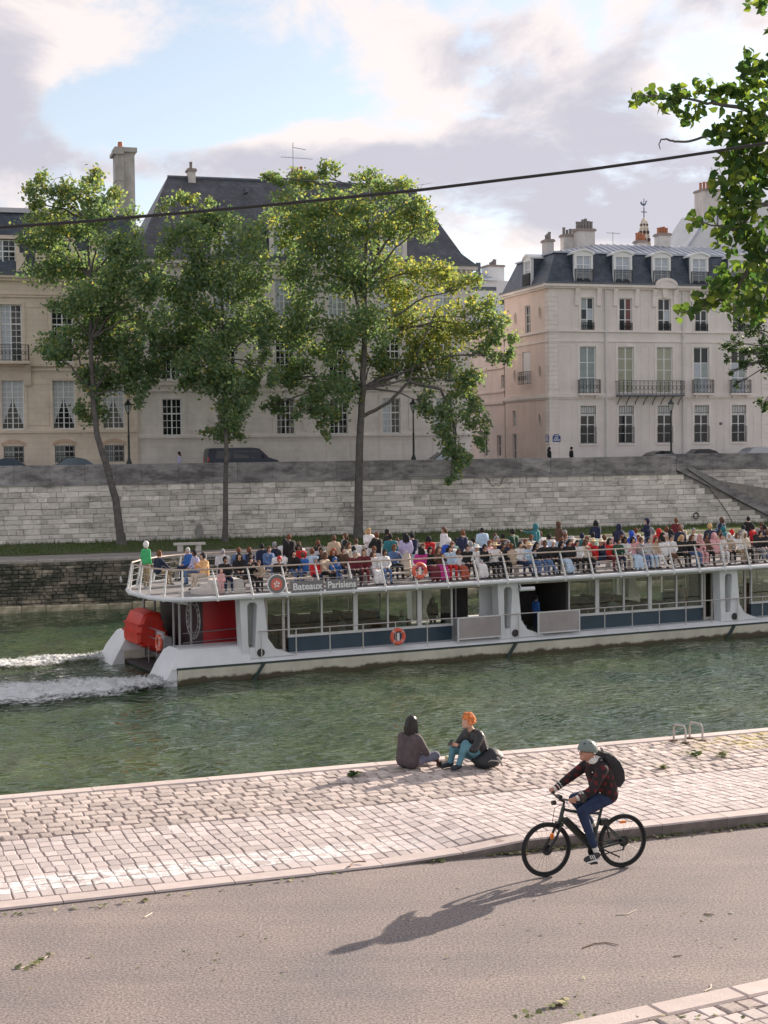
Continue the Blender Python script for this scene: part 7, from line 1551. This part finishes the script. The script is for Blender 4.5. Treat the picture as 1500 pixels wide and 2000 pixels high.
tree('plane_tree', 'largest tree with wide crown tinted as sunlit and drooping right-hand boughs', [(700, 1052), (700, 960), (703, 860), (708, 760), (712, 660), (712, 560), (716, 460), (722, 400)], D3, T3, .50, .265, 13, LEAF, .33, 3.4, ZQ+.16, mats2=lambda x, y: .08+y3(x, y), limbs=[[(706, 815), (760, 785), (800, 745), (815, 690), (850, 610)], [(712, 590), (675, 500), (655, 420)], [(712, 570), (735, 500), (775, 450), (800, 400)], [(712, 650), (690, 560), (668, 470)], [(800, 745), (860, 760), (890, 830), (888, 900)]])
tree('plane_tree', 'dark boughs of another quay tree over the end of the mansion wall', [(1570, 1040), (1572, 850), (1570, 700), (1560, 620)], 112, [(1475, 645, 30, 26), (1440, 630, 14, 12), (1430, 672, 28, 16), (1470, 690, 36, 22), (1452, 715, 16, 20), (1418, 700, 10, 12), (1425, 728, 10, 9), (1490, 790, 16, 20), (1500, 700, 30, 30), (1545, 680, 50, 50), (1550, 600, 60, 50), (1580, 740, 50, 50), (1440, 750, 9, 8)], .5, .23, 14, LEAF_D, .3, 2.2, ZQ+.16)
# foreground poplar: only its left-hand sprays reach into view; the stem stands on the near pavement
def near_tree():
    rn = random.Random(21); rng = np.random.default_rng(21); D = 12.0
    base = Vector((4.9, 12.2, .055)); o = empty('poplar_tree', base); tag(o, 'poplar with large glossy leaves hanging into view over the near pavement', 'tree')
    tb = MB(); limb(tb, [(0, 0, 0), (.05, .05, 2.5), (-.05, .1, 5.5), (.05, .05, 8.5), (0, 0, 11.5)], .22, .07, 10, .02); tb.build('trunk', BARK, o, smooth=True, sharp=80)
    W = lambda x, y, d=D: atd(x, y, d)-base
    br = MB()
    B = [[(1640, 330), (1560, 280), (1500, 232), (1440, 208), (1380, 202), (1310, 186), (1240, 188)], [(1560, 280), (1480, 215), (1420, 252), (1378, 266), (1345, 277), (1318, 276), (1300, 272), (1291, 272), (1287, 282), (1289, 292)], [(1660, 420), (1560, 400), (1480, 400), (1440, 450), (1400, 440), (1350, 432)], [(1480, 400), (1455, 330), (1440, 270)],
         [(1660, 520), (1560, 500), (1470, 510), (1440, 560), (1400, 590), (1340, 610), (1322, 605)], [(1470, 510), (1450, 440), (1430, 400)], [(1640, 180), (1550, 150), (1480, 130), (1460, 110)], [(1640, 60), (1550, 20), (1490, 8)], [(1560, 500), (1500, 560), (1480, 620)], [(1640, 330), (1560, 330), (1500, 330), (1460, 350)]]
    for i, b in enumerate(B): limb(br, [W(x, y, D+(.25*math.sin(i*2.1))) for x, y in b], (.016 if i == 1 else .03) if len(b) > 4 else .018, .003, 6, .002 if i == 1 else .005)
    for (z0, x, y) in ((5.4, 1640, 330), (4.9, 1660, 420), (4.4, 1660, 520), (6.0, 1640, 180), (6.5, 1640, 60)): limb(br, [(0, .08, z0), W(x, y)], .05, .03, 7, .01)
    br.build('branches', BARK, o, smooth=True, sharp=80)
    BL = [(1475, 140, 28, 40, 95), (1440, 185, 28, 20, 45), (1390, 185, 38, 22, 60), (1370, 165, 18, 12, 16), (1330, 190, 32, 18, 42), (1275, 188, 30, 14, 30), (1240, 195, 14, 16, 14), (1340, 225, 32, 16, 44), (1300, 205, 20, 10, 18), (1440, 255, 52, 34, 170), (1480, 230, 30, 40, 90), (1455, 320, 50, 45, 240), (1490, 330, 25, 60, 120), (1440, 380, 46, 40, 190), (1420, 420, 40, 26, 80), (1360, 432, 16, 18, 12), (1450, 455, 50, 40, 150), (1485, 500, 26, 50, 110), (1440, 545, 46, 30, 130), (1390, 585, 42, 20, 70), (1335, 605, 16, 18, 14), (1360, 600, 16, 14, 10), (1465, 590, 42, 26, 110), (1490, 600, 20, 30, 50), (1410, 560, 28, 18, 40), (1480, 8, 22, 16, 26), (1560, 300, 60, 160, 500), (1560, 520, 60, 90, 260), (1570, 100, 60, 90, 240)]
    Cs = []
    for (x, y, rx, ry, n) in BL:
        k = D/FOC; c = np.array(W(x, y, D+rn.uniform(-.4, .4))); Cs.append(c+np.clip(rng.normal(size=(int(n*.85), 3))*.58, -1.1, 1.1)*np.array([rx*k, max(.12, rx*k*.9), ry*k]))
    C = np.concatenate(Cs); V, F = leaf_arrays(C, .07, rng, 6, .5); inst('crown', npmesh('crown', V, F, LEAF_P, 6), o)
near_tree()
# ================================================================== STREET FURNITURE, VEHICLES, SMALL THINGS
def lamp(px, v, label):
    u = farp(px, 890, v)[0]; o = empty('street_lamp', fw(u, v, ZS), A17); tag(o, label, 'lamp post', 'lamp posts along the far street')
    LG = M('lamp_green_black', (.02, .028, .028), .45, .15, 6); m_ = MB(); m_.lathe([(.26, 0), (.26, .25), (.2, .35), (.19, 1.1), (.12, 1.25), (.085, 1.4), (.07, 2.8), (.09, 2.85), (.06, 2.95), (.05, 4.35), (.09, 4.4), (.09, 4.5)], 10); m_.build('pole', LG, o, smooth=True, sharp=35)
    m_ = MB(); m_.lathe([(.12, 4.5), (.24, 5.0)], 4); m_.build('lantern_glass', M('lantern_glass', (.45, .46, .45), .15, .1, 4), o)
    m_ = MB()
    for k in range(4): a = math.pi/2*k; m_.tube([(.125*math.cos(a), .125*math.sin(a), 4.5), (.245*math.cos(a), .245*math.sin(a), 5.0)], .018, 4)
    m_.lathe([(.29, 5.0), (.27, 5.06), (.12, 5.2), (.1, 5.3), (.04, 5.36), (.03, 5.46)], 8); m_.build('lantern_cap', LG, o, smooth=True, sharp=35)
lamp(252, VW+1.3, 'lamp post by the parapet in front of the cream mansion'); lamp(808, VW+1.3, 'lamp post half hidden by the drooping boughs of the largest tree'); lamp(1311, VW+3.9, 'lamp post above the head of the embankment stairs')
def car(px, v, face, col, label, L=4.2, W=1.75, Hh=1.48, z=ZS):
    u = farp(px, 890, v)[0]; o = empty('parked_car', fw(u, v, z), A17+(0 if face > 0 else math.pi)); tag(o, label, 'car', 'cars parked along the far street')
    PT = M('car_paint_%d' % int(px), col, .22, .05, 1, metal=.3); GL = M('car_glass', (.03, .04, .05), .05, .1, 2)
    prof = [(-.5, .32), (-.49, .62), (-.44, .9), (-.33, .93), (-.2, 1.33), (-.06, 1.47), (.12, 1.45), (.28, .98), (.43, .86), (.495, .66), (.5, .34)]
    k = Hh/1.48; lv = [(-.5, .93), (-.47, 1), (.47, 1), (.5, .93)]; vs = []; n = len(prof); m_ = MB()
    for y, q in lv:
        for x, zz in prof: top = max(0, (zz-.95)/.5); vs.append((x*L*(1-.01*(1-q)), y*W*(1-.16*top), zz*k))
    m_.add(vs, [(i*n+j, i*n+(j+1) % n, i*n+n+(j+1) % n, i*n+n+j) for i in range(3) for j in range(n)]+[tuple(range(n-1, -1, -1)), tuple(3*n+j for j in range(n))]); m_.build('body', PT, o, smooth=True, sharp=30)
    for s in (-1, 1):
        g = MB(); yy = s*W*.425; g.add([(-.29*L, yy*1.075, .97*k), (.23*L, yy*1.075, 1.0*k), (.10*L, yy*1.005, 1.36*k), (-.07*L, yy*1.0, 1.39*k), (-.19*L, yy*1.01, 1.28*k)], [(0, 1, 2, 3, 4)]); g.build('side_window', GL, o)
        h = MB(); h.box(.455*L, .495*L, s*W*.3, s*W*.44, .62*k, .76*k); h.build('headlight', M('headlight', (.7, .72, .75), .1), o); h = MB(); h.box(-.5*L, -.475*L, s*W*.3, s*W*.44, .66*k, .84*k); h.build('taillight', M('taillight', (.5, .02, .02), .2), o)
        for x in (-.31, .31):
            w = MB(); w.lathe([(.2, -.1), (.31, -.09), (.32, 0), (.31, .09), (.2, .1)], 18, axis='y'); w.build('wheel', SHOE_D, o, (x*L, s*W*.46, .32), smooth=True, sharp=40)
    g = MB(); g.add([(.285*L, -W*.4, .99*k), (.285*L, W*.4, .99*k), (.135*L, W*.36, 1.42*k), (.135*L, -W*.36, 1.42*k)], [(0, 1, 2, 3)]); g.build('windscreen', GL, o, (.012, 0, .012))
car(14, VF-3.4, 1, (.02, .04, .06), 'dark car at the end of the parapet below the balcony mansion'); car(143, VF-3.4, -1, (.10, .13, .16), 'grey-blue car between the leaning tree and the cream mansion')
car(872, VF-3.4, -1, (.30, .33, .38), 'silver car just showing beside the lamp post at the largest tree'); car(1290, VF-3.6, 1, (.015, .016, .02), 'black car roof behind the lamp post above the stairs', z=ZS-.1); car(1370, VF-3.6, -1, (.03, .03, .035), 'dark car roof above the parapet right of the stair lamp', z=ZS); car(1478, VF-3.6, 1, (.35, .38, .42), 'pale car roof at the far end of the upper parapet', z=ZS+.1)
def van():
    v = VF-3.3; ua = farp(402, 890, v)[0]; L = 5.3; o = empty('parked_van', fw(ua+L/2, v, ZS), A17); tag(o, 'dark blue panel van parked behind the slender tree', 'van'); W = 1.95; PT = M('van_paint', (.012, .02, .045), .25, .1, 1, metal=.2); GL = M('car_glass', (.03, .04, .05))
    prof = [(-.5, .35), (-.5, 1.6), (-.485, 1.93), (-.45, 2.0), (.1, 2.02), (.2, 1.95), (.33, 1.3), (.46, 1.08), (.498, .85), (.5, .35)]; lv = [(-.5, .95), (-.48, 1), (.48, 1), (.5, .95)]; vs = []; n = len(prof); m_ = MB()
    for y, q in lv:
        for x, zz in prof: vs.append((x*L, y*W*(1-.10*max(0, (zz-1.1)/.9)), zz*(1 if q == 1 else .992)))
    m_.add(vs, [(i*n+j, i*n+(j+1) % n, i*n+n+(j+1) % n, i*n+n+j) for i in range(3) for j in range(n)]+[tuple(range(n-1, -1, -1)), tuple(3*n+j for j in range(n))]); m_.build('body', PT, o, smooth=True, sharp=30)
    for s in (-1, 1):
        for (a, b, c, d) in ((-.40, -.19, -.40, -.19), (-.15, .06, -.15, .06), (.09, .28, .09, .19)):
            g = MB(); g.add([(a*L, s*W*.487, 1.25), (b*L, s*W*.487, 1.25), (d*L, s*W*.462, 1.78), (c*L, s*W*.462, 1.78)], [(0, 1, 2, 3)]); g.build('side_window', GL, o)
        t = MB(); t.box(-.503*L, -.49*L, s*W*.4, s*W*.48, .95, 1.35); t.build('taillight', M('taillight_lit', (.8, .05, .04), .3), o)
        mi = MB(); mi.box(.25*L, .28*L, s*W*.5, s*W*.62, 1.25, 1.5); mi.build('wing_mirror', PT, o)
        for x in (-.32, .33): w = MB(); w.lathe([(.2, -.1), (.33, -.09), (.34, 0), (.33, .09), (.2, .1)], 18, axis='y'); w.build('wheel', SHOE_D, o, (x*L, s*W*.45, .34), smooth=True, sharp=40)
    g = MB(); g.add([(.325*L, -W*.43, 1.34), (.325*L, W*.43, 1.34), (.212*L, W*.41, 1.9), (.212*L, -W*.41, 1.9)], [(0, 1, 2, 3)]); g.build('windscreen', GL, o, (.02, 0, .015))
van()
# far quay: stone bench, slab on the wall, gull, mooring ring, cables
def quay_things():
    P = onz(347, 1068, ZQ); u, v = P.dot(fU), min(P.dot(fN), 96.6); o = empty('stone_bench', fw(u, v, ZQ), A17); tag(o, 'pale stone bench on the far quay between two trees', 'bench'); ST = M('bench_stone', (.55, .52, .48), .9, .15, 3)
    m_ = MB(); m_.rbox(-1.0, 1.0, -.25, .25, .4, .55, .03); m_.build('seat', ST, o)
    for s in (-.6, .55): m_ = MB(); m_.box(s-.17, s+.17, -.18, .18, 0, .4); m_.build('leg', ST, o)
    u, z = farp(389, 1050, VW-.2); m_ = MB(); m_.lathe([(.0, -.08), (.26, -.08), (.28, 0), (.26, .08), (.0, .08)], 20, axis='y'); b = m_.build('millstone', M('mill_stone', (.30, .29, .28), .95, .2, 4), None, fw(u, VW-.3, ZQ+.25+.9), (.1, 0, A17)); b.scale = (1, 1, 2.1); b.location.z = ZQ+.26+.55; tag(b, 'oval grey stone leaning against the embankment wall', 'stone')
    P = onplane(237, 1140, fN*(VQ-.72), fN); g = empty('gull', P, A17-.4); tag(g, 'small white gull on the dark embankment face near the stern', 'gull'); GW = M('gull_white', (.75, .75, .75), .8, .05, 5)
    p = [((0, 0, .05), (.02, -.12, .16), .085, .075, 0), ((.02, -.12, .16), (.02, -.17, .27), .05, .045, 0), ('ball', (.02, -.18, .30), (.05, .06, .05), 0), ((.02, -.23, .295), (.02, -.28, .285), .015, .008, 1), ((-.01, .05, .04), (-.02, .2, .0), .05, .02, 0), ((.03, 0, .0), (.03, -.01, -.1), .01, .01, 1), ((-.02, 0, .0), (-.02, -.01, -.1), .01, .01, 1)]
    inst('body', body_mesh('body', p, .018, [GW, M('gull_beak', (.6, .4, .08), .6)], 3), g, (0, -.05, .1)); lg = MB(); lg.box(-.3, .4, -.1, .25, -.08, .0); lg.build('perch_stone', M('rubble_stone', (.3, .3, .3)), g)
    u, z = farp(1358, 1007, VW); r = MB(); r.tube([(.22*math.cos(a), 0, .22*math.sin(a)) for a in [k*math.pi/10 for k in range(20)]], .035, 6, closed=True); ro = r.build('mooring_ring', IRON, None, fw(u, VW-.13, z), (.1, 0, A17), smooth=True); tag(ro, 'rusty iron mooring ring on the wall below the stairs', 'ring'); q = MB(); q.box(-.05, .05, -.02, .14, .16, .26); q.build('staple', IRON, ro)
    def cable(pts, v, r, lab):
        c = MB(); W_ = [fw(*(lambda a: (a[0], v, a[1]))(farp(x, y, v))) for x, y in pts]; c.tube(W_, r, 5); oo = c.build('cable', M('cable_black', (.015, .015, .017), .6, .1, 5), None, smooth=True); tag(oo, lab, 'cable')
    cable([(700, 933), (860, 930), (945, 930), (955, 938), (960, 948), (966, 949), (968, 944), (974, 949), (979, 945), (983, 932), (1000, 929), (1150, 926), (1310, 925), (1335, 927), (1360, 938), (1385, 952), (1400, 972), (1420, 1000), (1436, 1030), (1442, 1040)], VW-.12, .022, 'thin black cable looping along the top of the embankment wall')
    cable([(1340, 915), (1390, 948), (1440, 976), (1510, 1012)], VW-.16, .03, 'dark line of cable under the sloping stair coping')
    # ladder hoops on the near quay
    for (a, b, lab) in (((1316, 1446), (1339, 1450), 'left steel ladder hoop at the quay edge'), ((1347, 1441), (1372, 1446), 'right steel ladder hoop at the quay edge')):
        p, q = onz(*a, .05), onz(*b, .05); h = .30; m_ = MB(); d = q-p; m_.tube([p, p+Vector((0, 0, h*.75)), p+d*.15+Vector((0, 0, h*.97)), p+d*.85+Vector((0, 0, h*.97)), q+Vector((0, 0, h*.75)), q], .019, 8); P0 = p.copy(); m_.v = [tuple(Vector(v_)-P0) for v_ in m_.v]
        o = m_.build('ladder_hoop', M('galvanised_steel', (.45, .42, .40), .4, .1, 6, metal=.5), None, P0, smooth=True); tag(o, lab, 'handrail', 'ladder hoops at the quay edge')
        for w in (p, q): f = MB(); f.box(-.06, .06, -.05, .05, -.01, .012); f.build('foot_plate', M('plate_rust', (.12, .08, .06), .8), o, w-P0)
    # overhead cable
    pts = [(-420, 470), (-200, 459), (0, 444), (170, 432), (330, 418), (500, 403), (660, 387), (820, 371), (1000, 349), (1150, 331), (1300, 310), (1400, 295), (1500, 279), (1700, 240), (1950, 190)]
    c = MB(); c.tube([atd(x, y, 9.0+(x-750)*.0004) for x, y in pts], .0095, 7); tag(c.build('overhead_cable', M('cable_black', (.01, .01, .01)), None, smooth=True), 'black overhead cable sagging across the view in front of the trees', 'cable')
quay_things()
# litter: fallen leaves, twigs
def litter():
    rng = np.random.default_rng(5); LP = leaf_mat('leaf_fallen', (.10, .13, .045), (.50, .44, .28), .15); TW = M('twig_bark', (.22, .15, .11), .9, .3, 8); TWP = M('twig_pale', (.62, .55, .46), .9, .2, 8)
    def flat(C, size, k=6):
        n = len(C); a = rng.uniform(0, 6.28, n); v = np.stack([np.cos(a), np.sin(a), rng.normal(0, .18, n)], -1); w = np.stack([-np.sin(a), np.cos(a), rng.normal(0, .25, n)], -1); u = np.cross(v, w); sh = LSH[k]; s = size*rng.uniform(.5, 1.3, n)
        V = C[:, None, :]+s[:, None, None]*(sh[None, :, 0:1]*v[:, None, :]+sh[None, :, 1:2]*w[:, None, :]+sh[None, :, 2:3]*u[:, None, :]); return V.reshape(-1, 3), np.arange(n*k).reshape(-1, k)
    def pile(label, pts, n, spread, size, z):
        C = []
        for i in range(n):
            k = rng.random()*(len(pts)-1); j = int(k); a, b = pts[j], pts[min(j+1, len(pts)-1)]; x = a[0]+(b[0]-a[0])*(k-j); y = a[1]+(b[1]-a[1])*(k-j); P = onz(x, y, z); C.append((P.x+rng.normal(0, spread), P.y+rng.normal(0, spread*.6), z+.012+abs(rng.normal(0, .012))))
        V, F = flat(np.array(C), size); o = inst('fallen_leaves', npmesh('fallen_leaves', V, F, LP, 6)); tag(o, label, 'leaves', kind='stuff')
    pile('drift of fallen leaves in the gutter under the raised kerb', [(960, 1672), (1060, 1662), (1180, 1648), (1320, 1632), (1500, 1612), (1700, 1585)], 420, .07, .06, 0)
    pile('fallen leaves at the end of the raised kerb', [(820, 1684), (850, 1684), (868, 1681)], 40, .04, .06, 0)
    pile('scattered leaves along the low kerb', [(0, 1790), (90, 1780), (170, 1773), (200, 1772), (380, 1745), (660, 1708)], 34, .06, .06, 0)
    pile('small scattered leaf scraps over the road', [(100, 1950), (500, 1830), (300, 1900), (800, 1900), (1200, 1780), (1450, 1860), (900, 1750), (1100, 1960), (1500, 1740)], 70, .35, .035, 0)
    pile('leaves and sprigs by the near kerb', [(1010, 1990), (1080, 1985), (1240, 1992), (1290, 1994), (1480, 1990)], 60, .07, .06, .05)
    for (x, y, n, lab) in ((1355, 1475, 9, 'green leaf sprig on the cobbles in front of the ladder hoops'), (1408, 1476, 6, 'small leaf sprig on the cobbles farther along from the hoops'), (1293, 1497, 6, 'flat leaf sprig on the cobbles behind the cyclist'), (690, 1514, 12, 'tuft of weeds between the cobbles left of the two sitters')):
        P = onz(x, y, .06); C = np.array([(P.x+rng.normal(0, .05), P.y+rng.normal(0, .04), .06+abs(rng.normal(0, .035))) for _ in range(n*2)]); V, F = flat(C-np.array(P), .11); o = inst('leaf_sprig', npmesh('leaf_sprig', V, F, LEAF_P if n > 7 else LP, 6), None, P); tag(o, lab, 'leaf sprig')
    for (pts, r, mat, lab) in (([(1137, 1853), (1160, 1845), (1185, 1842), (1207, 1847)], .007, TW, 'curved brown twig on the road below the cyclist'), ([(1203, 1788), (1225, 1787), (1243, 1778)], .006, TWP, 'pale curved twig on the road right of the shadow'), ([(1375, 1786), (1395, 1788)], .008, TW, 'short straight dark twig near the right of the road'), ([(1315, 1869), (1331, 1868)], .006, TW, 'tiny dark twig on the road below the pale twig'),
                               ([(1376, 1938), (1388, 1932), (1389, 1924)], .008, TWP, 'hooked pale twig beside the near kerb'), ([(1078, 1966), (1098, 1963), (1101, 1955)], .007, TW, 'bent brown twig with a dry leaf by the near kerb'), ([(40, 1893), (62, 1885), (80, 1878), (98, 1866)], .007, TWP, 'pale leafy twig lying on the road at the left'), ([(683, 1702), (690, 1694), (700, 1692), (715, 1693)], .012, TW, 'brown stick lying across the low kerb'), ([(282, 1793), (297, 1785)], .008, TWP, 'short pale stick on the road near the low kerb')):
        W_ = [onz(x, y, .0) for x, y in pts]; P0 = W_[0]; z = .05 if 'across' in lab else .0; m_ = MB(); m_.tube([p-P0+Vector((0, 0, r*1.1+.004*(i % 2)+z)) for i, p in enumerate(W_)], [r*(1-.4*i/len(W_)) for i in range(len(W_))], 6); o = m_.build('twig', mat, None, P0, smooth=True); tag(o, lab, 'twig')
        if 'leafy' in lab or 'dry leaf' in lab:
            C = np.array([tuple(p-P0+Vector((rng.normal(0, .04), rng.normal(0, .03), .02))) for p in W_ for _ in range(3)]); V, F = flat(C, .075); inst('leaf', npmesh('leaf', V, F, LP, 6), o)
litter()
